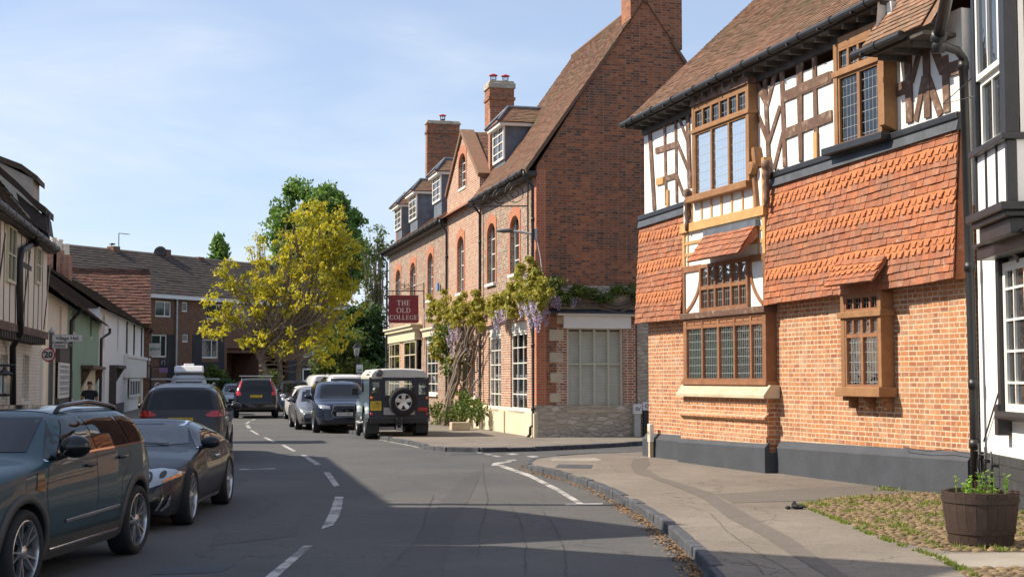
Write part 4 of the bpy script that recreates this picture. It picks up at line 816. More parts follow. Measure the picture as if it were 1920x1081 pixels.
# gutters, pipes
b = MB(); b.box(xg1, OL+.04, -.3, 0, EZ-.30, EZ-.16); b.box(0, xg0, -.3, 0, EZ-.30, EZ-.16); b.build('eaves_board', M['timber_grey'], oc)
gutter(oc, xg1-.05, OL-.1, EZ-.16, -.40); gutter(oc, -.3, xg0+.02, EZ-.16, -.40)
def pipe(x, z0, z1, foot=True, yy=-.12, sh=True):
    b = MB(); p = [(x, -.38, z1), (x, -.36, z1-.15), (x+.02, yy, z1-.45)] if sh else [(x, yy, z1)]
    b.tube(p+[(x+.02, yy, z0+.35), (x+.02, yy-.08, z0+.28), (x+.02, yy-.08, z0+.08)]+([(x-.1, yy-.12, z0)] if foot else []), .045, 8)
    z = z0+.8
    while z < z1-.6: b.tube([(x+.02, yy, z-.05), (x+.02, yy, z+.05)], .058, 8); z += 1.8
    b.build('drainpipe', M['black_iron'], oc, smooth=True)
pipe(xo(1000, .1), .1, EZ-.16); pipe(xo(901, .1)-.05, .1, EZ-.16, False); pipe(xo(838, .1)-.03, .1, EZ-.16); pipe(.05, 0, EZ-.16)
# wrought iron sign bracket with scrolls (no board on it)
b = MB(); vx = xo(990, .1); zt_ = ox(990, 332, .1)[1]; zb_ = ox(990, 478, .1)[1]; xa_ = xo(906, .1); za = ox(950, 384, .1)[1]
b.box(vx-.02, vx+.02, -.12, -.08, zb_, zt_)
E = 1.75; hz = ox(990, 386, .1)[1]
ibr = empty('scroll_bracket', O.w(vx, -.1, 0), O.a, 'large wrought iron scroll bracket with no sign, high on the flint and brick front', 'bracket')
b = MB(); b.box(-.02, .02, -.02, .02, zb_, zt_); b.tube([(0, 0, hz), (-.55, -E, hz-.0)], .02, 5); b.tube([(0, 0, zt_-.05), (-.55, -E, hz)], .018, 5)
for c_, r_ in ((.35, .36), (.78, .25), (1.12, .16)):
    pts = []
    for i in range(26): a = i/25*4.2*math.pi+1.; rr = r_*(1-i/30); pts.append((-.3*c_/1.0, -c_+rr*math.cos(a), hz+r_+.02+rr*math.sin(a)))
    b.tube(pts, .012, 4)
b.build('ironwork', M['black_iron'], ibr)
# wall lamp
q = ox(1012, 437, 0); lm = empty('wall_lamp', O.w(OL-.02, -.02, q[1]), O.a, 'grey street lamp head on a short arm fixed to the brick corner', 'street lamp')
b = MB(); b.box(-.1, .06, -.05, .02, -.16, .16); b.tube([(0, -.05, 0), (-.1, -.45, .07), (-.16, -.62, .09)], .035, 8); b.tube([(.05, 0, -.1), (.2, .08, -.7), (.32, .1, -1.2)], .012, 5); b.build('arm', M['galvanised'], lm)
b = MB(); b.lathe([(.02, -.42), (.07, -.40), (.10, -.2), (.10, 0), (.05, .08)], 10, (0, 0, 0), ax='y'); h = b.build('lamp_head', M['gutter_grey'], lm, smooth=True, loc=(-.22, -.68, .11)); h.rotation_euler = (0, 0, -.25); h.scale = (1, 1, .6)
b = MB(); b.lathe([(.06, 0), (.05, -.05), (.01, -.06)], 10); b.build('lens', M['lens_clear'], h, loc=(0, -.2, -.07))
# alarm box
q = ox(822, 538, .08); b = MB(); b.box(-.12, .12, -.08, 0, -.16, .16); o = b.build('alarm_box', M['poster_purple'], None, bevel=.03); o.data.materials[0] = plain('alarm_blue', (.12, .25, .5), .4); o.location = O.w(q[0], -.06, q[1]); o.rotation_euler.z = O.a; tag(o, 'small blue and white alarm box on the brick wall above the wisteria', 'alarm box')
# hanging lantern by the door
q = ox(878, 667, .35); o = empty('door_lantern', O.w(q[0], -.35, q[1]), O.a, 'black hanging lantern under the wisteria by the door', 'lantern'); b = MB(); b.lathe([(.03, .25), (.12, .18), (.13, .16), (.10, .15)], 6); b.lathe([(.10, -.16), (.08, -.2), (.02, -.22)], 6); b.tube([(0, 0, .25), (0, .3, .4)], .012, 5)
for j in range(6): an = j*math.pi/3; b.tube([(.1*math.cos(an), .1*math.sin(an), .15), (.08*math.cos(an), .08*math.sin(an), -.17)], .01, 4)
b.build('frame', M['black_iron'], o); b = MB(); b.lathe([(.085, .14), (.07, -.16)], 6); b.build('pane', M['glass_clear'], o)

# ---------------- hanging sign ----------------
SERIF = {  # strokes on a 0..1 box: (kind, data) thick t / thin s, serifs added at ends
 'T': [('b', 0, .93, .8, 1), ('b', .33, 0, .47, .93), ('b', .22, 0, .58, .04), ('b', 0, .78, .05, .93), ('b', .75, .78, .8, .93)],
 'H': [('b', .1, 0, .24, 1), ('b', .66, 0, .80, 1), ('b', .24, .48, .66, .54), ('b', 0, 0, .34, .04), ('b', 0, .96, .34, 1), ('b', .56, 0, .9, .04), ('b', .56, .96, .9, 1)],
 'E': [('b', .1, 0, .24, 1), ('b', 0, 0, .72, .05), ('b', 0, .95, .7, 1), ('b', .24, .48, .52, .54), ('b', .67, 0, .72, .2), ('b', .65, .8, .7, 1), ('b', .5, .4, .54, .62)],
 'L': [('b', .1, 0, .24, 1), ('b', 0, 0, .72, .05), ('b', 0, .96, .34, 1), ('b', .67, 0, .72, .24)],
 'O': [('r', .5, .5, .5, .5, .36, .45, 0, 360)], 'C': [('r', .48, .5, .48, .5, .34, .45, 38, 322), ('b', .80, .66, .85, .95)],
 'G': [('r', .48, .5, .48, .5, .34, .45, 38, 330), ('b', .80, .68, .85, .95), ('b', .70, .05, .84, .42), ('b', .58, .40, .95, .44)],
 'D': [('b', .1, 0, .24, 1), ('b', 0, 0, .4, .05), ('b', 0, .95, .4, 1), ('r', .38, .5, .5, .5, .36, .45, -90, 90)]}
SW = {'T': .8, 'H': .9, 'E': .74, 'L': .72, 'O': 1., 'C': .88, 'G': .95, 'D': .9}
def serif_text(mb, txt, xc, z0, h, y0, y1):
    sc = h; tw = sum(SW[c]*sc*.92+h*.14 for c in txt)-h*.14; x = xc-tw/2
    for c in txt:
        for s_ in SERIF[c]:
            if s_[0] == 'b': mb.box(x+s_[1]*sc*.92, x+s_[3]*sc*.92, y0, y1, z0+s_[2]*h, z0+s_[4]*h)
            else:
                _, cx_, cz_, ax_, az_, bx_, bz_, d0, d1 = s_; n_ = 20
                for i in range(n_):
                    a0_, a1_ = R(d0+(d1-d0)*i/n_), R(d0+(d1-d0)*(i+1)/n_)
                    P_ = [(x+(cx_+ax_*math.cos(a0_))*sc*.92, z0+(cz_+az_*math.sin(a0_))*h), (x+(cx_+ax_*math.cos(a1_))*sc*.92, z0+(cz_+az_*math.sin(a1_))*h), (x+(cx_+bx_*math.cos(a1_))*sc*.92, z0+(cz_+bz_*math.sin(a1_))*h), (x+(cx_+bx_*math.cos(a0_))*sc*.92, z0+(cz_+bz_*math.sin(a0_))*h)]
                    mb.prism(P_, y0, y1)
        x += SW[c]*sc*.92+h*.14
def textmesh(txt, size, name, mat, parent, loc, rot, ext=.003, align='CENTER', sx=1., off=0.):
    cu = bpy.data.curves.new(name, 'FONT'); cu.body = txt; cu.size = size; cu.align_x = align; cu.align_y = 'CENTER'; cu.extrude = ext; cu.offset = off
    o = bpy.data.objects.new(name, cu); COL.objects.link(o); bpy.context.view_layer.update()
    me = bpy.data.meshes.new_from_object(o.evaluated_get(bpy.context.evaluated_depsgraph_get())); bpy.data.objects.remove(o); me.name = name
    me.materials.clear(); me.materials.append(M[mat]); q = bpy.data.objects.new(name, me); COL.objects.link(q); q.parent = parent; q.location = loc; q.rotation_euler = rot; q.scale = (sx, 1, 1); return q
wx_ = xo(795, 0); zsg = ox(790, 547, 0)[1]; pw = O.w(wx_, 0, 0)
sgn = empty('hanging_sign', pw, 0.06, 'dark red board reading THE OLD COLLEGE in white capitals, hung from an iron bracket', 'sign')
sc_ = pw.y/2600; wS = 57*sc_; hS = 52*sc_; xcS = (756.5-960)*sc_-pw.x; z1S = zsg-.18; z0S = z1S-hS
b = MB(); b.prism([(xcS-wS/2+.05, z0S), (xcS+wS/2-.05, z0S), (xcS+wS/2, z0S+.07), (xcS+wS/2-.02, z1S-.04), (xcS+wS/2+.02, z1S), (xcS-wS/2-.02, z1S), (xcS-wS/2+.02, z1S-.04), (xcS-wS/2, z0S+.07)], -.03, .03); b.build('board', M['sign_maroon'], sgn)
b = MB(); serif_text(b, 'THE', xcS, z1S-.42, .21, -.04, -.03); serif_text(b, 'OLD', xcS, z1S-.72, .21, -.04, -.03); serif_text(b, 'COLLEGE', xcS, z1S-1.0, .185, -.04, -.03); b.build('lettering', M['letter_white'], sgn)
b = MB(); xl_ = (722-960)*sc_-pw.x; b.tube([(0, 0, zsg), (xl_, 0, zsg)], .02, 6); b.box(-.03, .0, -.03, .03, zsg-.7, zsg+.35); b.tube([(0, 0, zsg+.3), (xl_*.55, 0, zsg)], .012, 5); b.tube([(xl_*.5, 0, zsg), (xl_*.5, 0, zsg+.4)], .012, 5)
for s_ in (-1, 1): b.tube([(xcS+s_*wS*.35, 0, z1S), (xcS+s_*wS*.35, 0, zsg)], .012, 5)
for i in range(2):
    pts = [(xl_*.5+(.1-.2*i)*1+.13*math.cos(a)*(1-a/16), 0, zsg+.17+.13*math.sin(a)*(1-a/16)) for a in [k*.6 for k in range(18)]]; b.tube(pts, .009, 4)
b.tube([(xl_*.4, 0, zsg+.02), (2.2, .0, zsg+2.9)], .006, 4); b.tube([(xl_*.9, 0, zsg+.02), (1.5, .0, zsg+2.9)], .006, 4)
b.build('bracket', M['black_iron'], sgn)

# ---------------- wisteria ----------------
rnd = random.Random(11)
def leaf_cloud(mb, centres, n_, size, r_=None, rng=rnd, flat=.6, shade=None, droop=0.):
    for i in range(n_):
        c, rad = centres[rng.randrange(len(centres))]; rr = rad*rng.random()**.45
        d = Vector((rng.gauss(0, 1), rng.gauss(0, 1), rng.gauss(0, 1))).normalized(); p = Vector(c)+Vector((d.x*rr, d.y*rr, d.z*rr*flat))
        s_ = size*rng.uniform(.6, 1.35); a = Vector((rng.gauss(0, 1), rng.gauss(0, 1), rng.gauss(0, .7))).normalized(); b_ = a.orthogonal().normalized(); b_.rotate(Matrix.Rotation(rng.uniform(0, 6.28), 3, a))
        if droop: b_ = (b_-Vector((0, 0, droop))).normalized(); a = a-b_*a.dot(b_); a.normalize()
        mb.raw([p-b_*s_*.1, p+a*s_*.32+b_*s_*.35, p+b_*s_, p-a*s_*.32+b_*s_*.35], [(0, 1, 2, 3)], 0, rng.random())
wis = fempty('wisteria', O, 'flowering wisteria climbing over the door and along the corner of the brick house', 'climbing plant')
cen = []
for (u_, v_, rad) in ((812,585,.5),(825,605,.45),(840,575,.65),(860,590,.6),(880,580,.6),(900,590,.5),(925,575,.6),(950,570,.5),(965,560,.7),(985,545,.7),(1000,530,.5),(1000,505,.35),(1015,545,.55),(835,640,.55),(825,660,.4),(815,570,.35),(870,570,.5),(905,570,.5),(940,565,.45),(980,525,.5),(850,670,.3),(1000,570,.4)):
    q = ox(u_, v_, .45); cen.append(((q[0], -.38-rnd.uniform(0, .25), q[1]), rad))
ge = []
for (u_, v_, rad) in ((1040,530,.35),(1060,560,.35),(1085,545,.3),(1110,550,.3),(1135,560,.3),(1160,545,.3),(1190,545,.4),(1205,555,.4),(1030,550,.45)):
    q = O.gx(u_, v_, OL+.2); ge.append(((OL+.18, q[0], q[1]), rad))
cen = [((c[0]+rnd.gauss(0, r_*.55), c[1]+rnd.gauss(0, .1), c[2]+rnd.gauss(0, r_*.42)), r_*rnd.uniform(.22, .42)) for c, r_ in [(c, r_*.84) for c, r_ in cen] for _ in range(12)]; mb = MB(); leaf_cloud(mb, cen, 19000, .115, droop=.9, flat=.8); mb.build('foliage', M['leaf_wisteria'], wis, fix=False)
mb = MB(); leaf_cloud(mb, ge, 1600, .12, flat=.5); mb.build('foliage', M['leaf_mid'], wis, fix=False)
mb = MB(); fc = []
for (u_, v_) in ((830,790),(845,775),(862,770),(880,765),(895,750+20),(822,770),(870,750)): q = ox(u_, v_, .5); fc.append(((q[0], -.5, q[1]), .38))
for (u_, v_) in ((832,650),(845,690),(822,640),(838,620)): q = ox(u_, v_, .5); fc.append(((q[0], -.5, q[1]), .42))
leaf_cloud(mb, fc, 3000, .12, flat=.9); mb.build('shrub_leaves', M['leaf_bright'] if False else M['leaf_mid'], wis, fix=False)
mb = MB()
def wob(pts, r, amp, seed, n_=14, seg=7):
    P_ = []
    for i in range(n_+1):
        t_ = i/n_*(len(pts)-1); k = min(int(t_), len(pts)-2); f_ = t_-k; p = Vector(pts[k]).lerp(Vector(pts[k+1]), f_); P_.append(p+Vector((noise.noise(Vector((i*.45, seed, 0))), noise.noise(Vector((i*.45, seed, 9))), 0))*amp)
    mb.tube(P_, [r*(1-.5*i/n_)*(1+.25*noise.noise(Vector((i*.9, seed*3, 5)))) for i in range(n_+1)], seg)
def wp(u_, v_, o__): q = ox(u_, v_, o__); return (q[0], -o__, max(q[1], .0))
for k in range(6): wob([wp(828+k*2.4, 806, .6), wp(840+k*1.8, 740, .52), wp(854+k*1.8, 680, .42), wp(866+k*2.2, 640, .4), wp(862+k*7, 600, .35)], .10 if k < 4 else .07, .22, k*1.7+.3)
for k in range(9): u0 = 850+rnd.uniform(-10, 40); wob([wp(u0, rnd.uniform(730, 800), .3), wp(u0+rnd.uniform(-14, 14), 690, .3), wp(u0+rnd.uniform(-20, 20), 620, .35)], .03, .4, k*2.3+20, 12, 5)
pts = [ox(u_, v_, .35) for u_, v_ in ((868,640),(890,600),(930,585),(970,560),(1005,545))]; mb.tube([(a_, -.3, c_) for a_, c_ in pts], .05, 6)
for dz_ in (0, .12, -.1, .22): pts = [O.gx(u_, v_, OL+.15) for u_, v_ in ((1012,560),(1060,572),(1110,565),(1160,572),(1208,560))]; mb.tube([(OL+.12+abs(dz_)*.3, a_, c_+dz_*math.sin(i+dz_*9)) for i, (a_, c_) in enumerate(pts)], .028, 6)
mb.build('trunk', M['bark'], wis, smooth=True)
for (u_, v_) in ((800,590),(815,610),(812,625),(845,615),(850,628),(858,618),(842,635),(930,600),(935,590),(945,585),(978,572),(985,570),(990,580),(1000,575),(1005,590),(1008,600),(1012,570),(1018,560),(1022,572),(1025,590),(1035,555),(1042,565),(1048,560),(988,520),(1075,565),(998,560),(810,645),(848,655),(1015,585),(995,590)):
    out_ = .62+rnd.uniform(-.1, .15)
    if u_ < 1012: q = ox(u_, v_, out_); c = Vector((q[0], -out_, q[1]))
    else: q = O.gx(u_, v_, OL+.35); c = Vector((OL+.35, q[0], q[1]))
    mb = MB(); Ln = rnd.uniform(.28, .5)
    for i in range(90):
        t_ = rnd.random(); r_ = .095*(1-t_)**.6+.02; a = rnd.uniform(0, 6.28); p = c+Vector((r_*math.cos(a), r_*math.sin(a), .12-t_*Ln)); s_ = .045
        a1 = Vector((rnd.gauss(0, 1), rnd.gauss(0, 1), rnd.gauss(0, 1))).normalized(); b1 = a1.orthogonal().normalized(); mb.raw([p-a1*s_*.5, p+b1*s_*.5, p+a1*s_*.5, p-b1*s_*.5], [(0, 1, 2, 3)], 0, rnd.random())
    mb.build('flower_cluster', M['flower_mauve'], wis, fix=False)
# ================= ground, road, pavements =================
def S(o): return tag(o, kind='structure')
def mesh_poly(name, pts, z, mat, thick=0):
    b = MB()
    if thick: b.prism([(p[0], p[1]) for p in pts], z-thick, z, ax='z')
    else: b.face([(p[0], p[1], z) for p in pts])
    return S(b.build(name, M[mat]))
plain('earth', (.10, .10, .06), .95, var=.3, scale=.3)
mesh_poly('ground', [(-900, -200), (900, -200), (900, 1500), (-900, 1500)], -.03, 'earth')
mesh_poly('road', [(-60, -12), (40, -12), (60, 60), (40, 125), (-60, 125)], 0, 'asphalt')
def G(lst, z=0.): return [tuple(gp(u, v, z)[:2]) for u, v in lst]
kr = G([(1210, 846), (1120, 849), (1040, 854), (1003, 859), (990, 866), (1003, 873), (1070, 888), (1130, 908), (1185, 936), (1215, 951), (1255, 979), (1310, 1024), (1362, 1081), (1440, 1200)], .1)
far = [(40, kr[0][1]+6)]
pave_r = [(32, kr[0][1]+5.0)]+kr+[(kr[-1][0]+.6, 2), (kr[-1][0]+1.2, -10), (32, -10)]
mesh_poly('pavement', pave_r, .1, 'pavement', .2)
ko = G([(1300, 822), (1210, 827), (1100, 833), (1000, 837.5), (900, 839.5), (840, 838), (800, 834), (784, 829)], .1)
q0 = Vector((*ko[-1], 0)); dirO = Vector((-.242, .97, 0)); ko += [tuple((q0+dirO*t+Vector((-.9*min(1, t/12), 0, 0)))[:2]) for t in (3, 8, 16, 30, 48)]
pave_o = [(30, ko[0][1]+4)]+ko+[(10, ko[-1][1]+4), (30, 60)]
mesh_poly('pavement', pave_o, .1, 'pavement', .2)
kl = [(-6.1, -10), (-6.1, 12), (-6.5, 18), (-7.2, 24), (-8.3, 31), (-9.8, 38), (-13.2, 52), (-16.2, 66), (-19.2, 80), (-22, 90)]
mesh_poly('pavement', kl+[(-40, 90), (-40, -10)], .1, 'pavement', .2)
def kerb(pts, off=.07, z=.108, w_=.13):
    b = MB(); rng = random.Random(3); P_ = [Vector((*p, 0)) for p in pts]; d = 0; segs = []
    for a, c in zip(P_[:-1], P_[1:]):
        L = (c-a).length; n_ = max(1, int(round(L/.75))); t_ = (c-a)/L; nn = Vector((-t_.y, t_.x, 0))
        for i in range(n_):
            s0, s1 = L*i/n_+.006, L*(i+1)/n_-.006; j = rng.uniform(-.012, .012); zz = z+rng.uniform(-.012, .01)
            q = [a+t_*s0+nn*(w_/2+j), a+t_*s1+nn*(w_/2+j), a+t_*s1-nn*(w_/2-j), a+t_*s0-nn*(w_/2-j)]; b.prism([(p.x, p.y) for p in q], -.05, zz, 0, rng.random(), ax='z')
    return S(b.build('kerb', M['kerb_stone'], bevel=.018))
kerb(kr+[(kr[-1][0]+.6, 2), (kr[-1][0]+1.2, -8)]); kerb(ko); kerb(kl)
def flat(name, px, z, mat, kind='structure'):
    b = MB(); b.face([(*p, z) for p in G(px, z)]); return S(b.build(name, M[mat]))
for px in ([(494,1083),(569,1022),(587,1021),(517,1083)],[(602,991),(614,968),(622,950),(628,930),(644,930),(641,950),(636,966),(625,983)],[(606,884),(618,884),(637,910),(626,911)],[(564,852),(573,852),(602,870),(591,871)],[(526,833),(533,833),(556,845),(549,846)],[(492,819),(499,819),(518,828),(512,828)],[(468,806),(473,806),(487,814),(481,814)],[(460,797),(466,796),(471,802),(464,802)],[(459,794),(466,789),(470,789),(464,794)],[(470,787.5),(477,785),(480,785),(474,787.5)]):
    flat('centre_marking', px, .004, 'road_paint')
flat('road_marking', [(921,872),(935,873.5),(990,892.5),(1040,918),(1072,937),(1084,945),(1096,944),(1080,934),(1046,914),(995,888.5),(940,870),(925,867)], .004, 'road_paint')
flat('road_marking', [(921,871),(925,867),(958,863.5),(960,865)], .0044, 'road_paint'); flat('road_marking', [(1060,946.5),(1060,943.5),(1130,942.5),(1130,945)], .0052, 'road_paint')
for k in range(5): a = 852+k*17; y_ = 839+k*3.6; flat('give_way_marking', [(a, y_), (a+8, y_-.6), (a+21, y_+1.8), (a+13, y_+2.6)], .004, 'road_paint')
for px in ([(948,850),(962,849.2),(975,851),(960,852)],[(985,854.5),(1000,853.5),(1012,855.5),(998,857)],[(945,861.5),(966,860.5),(970,862.5),(950,863.5)]): flat('give_way_marking', px, .004, 'road_paint')
flat('parking_line', [(700,822),(707,821.5),(803,839.5),(798,841)], .004, 'road_paint'); flat('parking_line', [(449,880),(449,878.3),(517,876.5),(517,878.2)], .004, 'road_paint')
flat('manhole_cover', [(284,1076),(312,1063),(441,1058),(410,1072)], .004, 'plinth_grey'); flat('manhole_cover', [(846,852),(848,848.8),(905,848.5),(906,851.5)], .004, 'plinth_grey')
flat('road_patch', [(690,1090),(770,1020),(830,935),(870,895),(905,880),(880,935),(850,985),(830,1090)], .003, 'asphalt_patch'); flat('road_patch', [(400,1000),(560,985),(560,1003),(395,1022)], .003, 'asphalt_patch')
flat('pavement_patch', [(1187,860),(1213,857),(1219,868),(1211,878),(1240,894),(1335,923),(1378,950),(1431,979),(1485,1008),(1538,1046),(1600,1085),(1560,1085),(1479,1035),(1431,1003),(1367,971),(1320,934),(1272,913),(1219,894),(1190,886),(1182,873)], .104, 'pavement_patch')
flat('pavement_patch', [(1340,925),(1500,915),(1640,908),(1780,906),(1700,925),(1500,938),(1375,942)], .1035, 'pavement_patch')
flat('manhole_cover', [(1040,876),(1048,869.5),(1112,870.5),(1108,877.5)], .104, 'oak_old' if False else 'kerb_stone'); flat('concrete_slab', [(1034,864),(1034,858.5),(1115,857),(1130,862),(1120,864)], .104, 'concrete')
def seam(pts, w_=.02, z=.005, name='road_seam', jag=.014, seed=1, mat='asphalt_seam'):
    rg = random.Random(seed); P_ = []; G_ = [Vector((*q, z)) for q in G(pts, z)]
    for a, c in zip(G_[:-1], G_[1:]):
        n_ = max(1, int((c-a).length/.12)); P_ += [a.lerp(c, i/n_)+Vector((rg.uniform(-jag, jag), rg.uniform(-jag, jag), 0)) for i in range(n_)]
    b = MB(); vs = []
    for i, p in enumerate(P_):
        d = (P_[min(i+1, len(P_)-1)]-P_[max(i-1, 0)]); d.z = 0; d.normalize(); nn = Vector((-d.y, d.x, 0))*w_*rg.uniform(.05, .38); vs += [p+nn, p-nn]
    b.raw(vs, [(i*2, i*2+1, i*2+3, i*2+2) for i in range(len(P_)-1)]); return S(b.build(name, M[mat], fix=False))
plain('asphalt_seam', (.044, .044, .044), .8, var=.3)
seam([(985,1081),(985,1020),(975,975),(955,940)], seed=2); seam([(1062,1081),(1058,1030),(1040,985),(1015,955)], seed=3); seam([(735,1060),(790,1000),(800,960),(815,925)], seed=4); seam([(905,868),(908,900),(915,935),(900,1000),(895,1050)], seed=5, w_=.015); seam([(380,1078),(560,1062),(740,1062),(900,1045)], seed=6, w_=.015)
seam([(1350,1030),(1410,1052),(1440,1081)], seed=7, z=.105, name='pavement_crack', w_=.015); seam([(1255,935),(1330,960),(1370,1000),(1430,1040),(1500,1081)], seed=8, z=.1052, name='pavement_crack', w_=.012); seam([(1215,880),(1440,915),(1620,925)], seed=9, z=.1056, name='pavement_crack', w_=.010, jag=.015)
# cobbles
cob = G([(1500,945),(1560,935),(1640,927),(1775,921),(2000,918),(2060,1033),(1790,1034),(1690,1018),(1620,992),(1555,964)], .1)
def inpoly(p, poly):
    c = False; j = len(poly)-1
    for i in range(len(poly)):
        if (poly[i][1] > p[1]) != (poly[j][1] > p[1]) and p[0] < (poly[j][0]-poly[i][0])*(p[1]-poly[i][1])/(poly[j][1]-poly[i][1])+poly[i][0]: c = not c
        j = i
    return c
b = MB(); b.face([(*p, .104) for p in cob]); S(b.build('soil', M['soil']))
cob2 = G([(1795,1066),(2000,1062),(2000,1130),(1870,1130)], .1); b = MB(); b.face([(*p, .1045) for p in cob2]); S(b.build('soil', M['soil']))
flat('concrete_slab', [(1740,1042),(1790,1037),(2000,1035),(2000,1061),(1800,1064)], .106, 'concrete')
rng = random.Random(5); b = MB()
for poly in (cob, cob2):
    xs = [p[0] for p in poly]; ys = [p[1] for p in poly]; y = min(ys); row = 0
    while y < max(ys):
        x = min(xs)+(row % 2)*.06
        while x < max(xs):
            p = (x+rng.uniform(-.02, .02), y+rng.uniform(-.015, .015))
            if inpoly(p, poly) and rng.random() < .93:
                a_, c_, h_ = rng.uniform(.042, .062), rng.uniform(.028, .042), rng.uniform(.012, .03); an = rng.uniform(-.5, .5); vs = []
                for rr, hh in ((1., .0), (.86, .6), (.5, .95)):
                    for k in range(8): t_ = k*math.pi/4; X_, Y_ = a_*rr*math.cos(t_), c_*rr*math.sin(t_); vs.append((p[0]+X_*math.cos(an)-Y_*math.sin(an), p[1]+X_*math.sin(an)+Y_*math.cos(an), .1+h_*hh))
                vs.append((p[0], p[1], .1+h_)); fs = [(i*8+k, i*8+(k+1) % 8, i*8+8+(k+1) % 8, i*8+8+k) for i in range(2) for k in range(8)]+[(16+k, 16+(k+1) % 8, 24) for k in range(8)]
                b.raw(vs, fs, 0, rng.random())
            x += rng.uniform(.095, .12)
        y += .075; row += 1
o = b.build('cobbles', M['cobble'], fix=False); o.data.polygons.foreach_set('use_smooth', [True]*len(o.data.polygons)); tag(o, 'brown rounded cobbles set in soil around the barrel planter', 'cobbles', kind='stuff')
def tufts(name, spots, mat, label, h=.06, n_=14):
    b = MB()
    for (x, y, z, r_) in spots:
        for i in range(n_):
            a = rng.uniform(0, 6.28); rr = r_*rng.random()**.5; p = Vector((x+rr*math.cos(a), y+rr*math.sin(a), z)); t_ = Vector((rng.uniform(-1, 1), rng.uniform(-1, 1), rng.uniform(.8, 2))).normalized()*h*rng.uniform(.5, 1.3); s_ = Vector((rng.uniform(-1, 1), rng.uniform(-1, 1), 0)).normalized()*.010
            b.raw([p-s_, p+s_, p+t_], [(0, 1, 2)], 0, rng.random())
    return tag(b.build(name, M[mat], fix=False), label, 'grass', kind='stuff')
sp = []
for i in range(900):
    p = (rng.uniform(min(q[0] for q in cob), max(q[0] for q in cob)), rng.uniform(min(q[1] for q in cob), max(q[1] for q in cob)))
    if inpoly(p, cob) and noise.noise(Vector((p[0]*1.6, p[1]*1.1, 4))) > -.08: sp.append((*p, .11, .07))
for i in range(80): q = gp(rng.uniform(1640, 1810), rng.uniform(900, 921), .1); sp.append((q.x, q.y, .105, .05))
e_ = G([(1500,947),(1555,968),(1620,996),(1690,1022),(1760,1045),(1800,1066),(1830,1081)], .1)
for i in range(90): k = rng.randrange(len(e_)-1); t_ = rng.random(); sp.append((e_[k][0]+(e_[k+1][0]-e_[k][0])*t_, e_[k][1]+(e_[k+1][1]-e_[k][1])*t_, .1, .05))
tufts('grass', sp, 'grass', 'green grass and weeds growing between the cobbles and along the wall foot', .045)
# dry leaf litter in the gutter of the right kerb
b = MB()
for i in range(2600):
    k = rng.choices(range(len(kr)-1), weights=[.2, .2, .2, .3, .5, 2, 1.5, 1.5, 2, 2, 3, 4, 3])[0]; t_ = rng.random(); a = Vector((*kr[k], 0)); c = Vector((*kr[k+1], 0)); d = (c-a).normalized(); nn = Vector((d.y, -d.x, 0))*-1
    p = a+(c-a)*t_-Vector((-d.y, d.x, 0))*(.10+abs(rng.gauss(0, .09))); p.z = .006+rng.random()*.01
    a1 = Vector((rng.gauss(0, 1), rng.gauss(0, 1), rng.gauss(0, .3))).normalized()*.016*rng.uniform(.5, 1.4); b1 = Vector((-a1.y, a1.x, rng.uniform(-.008, .012)))*.7
    b.raw([p-a1, p+b1, p+a1, p-b1], [(0, 1, 2, 3)], 0, rng.random())
tag(b.build('leaf_litter', M['debris'], fix=False), 'dry brown leaf litter lying in the gutter along the right kerb', 'leaf litter', kind='stuff')

# ================= left row: jettied timber house =================
Lf = Frame(-11.84+.21*17.6, 18.0, -11.84, 35.6, 0.0)
lh = fempty('jettied_house', Lf, 'cream plastered timber house with overhanging jettied upper floor and black drainpipe, left foreground', 'house')
def lx(u, v, out=0.): return Lf.px(u, v, out)
LL = lx(86, 600, .28)[0]; LB = lx(77, 700, 0)[0]; zj = lx(82, 633, .3)[1]; zge = lx(108, 460, .5)[1]; LG = lx(108, 462, .5)[0]
def lop(a, b_, c, d): return (lx(a, d)[0], lx(b_, d)[0], lx((a+b_)/2, d)[1], lx((a+b_)/2, c)[1])
lw = [lop(41, 53, 665, 752), lop(-2, 12, 665, 790)]
lw += [(lw[1][0]-4.2, lw[1][0]-3.2, lw[0][2], lw[0][3]), (lw[1][0]-7.2, lw[1][0]-6.2, lw[0][2], lw[0][3])]
mb = MB(); wall_open(mb, 0, LB, -.2, zj, lw, 0, .3); mb.box(0, .3, .3, 6, -.2, zge); mb.box(LB-.3, LB, .3, 6, -.2, zge); mb.box(.3, LL-.3, 5.7, 6, -.2, zge); mb.build('wall', M['painted_brick'], lh)
for q in lw: glazed(lh, *q, .1, [(q[0]+q[1])/2], [q[2]+(q[3]-q[2])*.45], .07, .04, 'joinery_white', 'glass', .05, sill=(.05, .14, .07)); 
mb = MB(); mb.box(0, LL, -.28, -.04, zj+.12, zge); mb.build('upper_wall', M['plaster_cream'], lh)
mb = MB(); x = .2; mb.box(0, LL+.04, -.34, -.22, zj-.02, zj+.14)
mb.build('jetty_beam', M['oak_old'], lh); mb = MB()
while x < LL-.1: mb.box(x, x+.11, -.32, .02, zj-.16, zj-.02, 0); x += .34
mb.build('joist_ends', M['timber_grey'], lh)
mb = MB(); x = .4; k = 0
while x < LL-.2:
    w_ = .022+.016*random.random(); mb.beam(x, zj+.14, x+random.uniform(-.15, .15), zge-.05, w_, -.292, -.275); x += random.uniform(.5, .85)
for x0 in (3., 7., 10.5, 14.1): mb.beam(x0, zj+.2, x0+1.0, zge-.4, .05, -.30, -.278)
q = lx(50, 500, .35); mb.box(q[0]-.3, q[0]+1.2, -.296, -.28, q[1]+.0, q[1]+.10)
mb.build('exposed_timbers', M['timber_grey'], lh)
for a in (lop(63, 72, 462, 525), ): pass
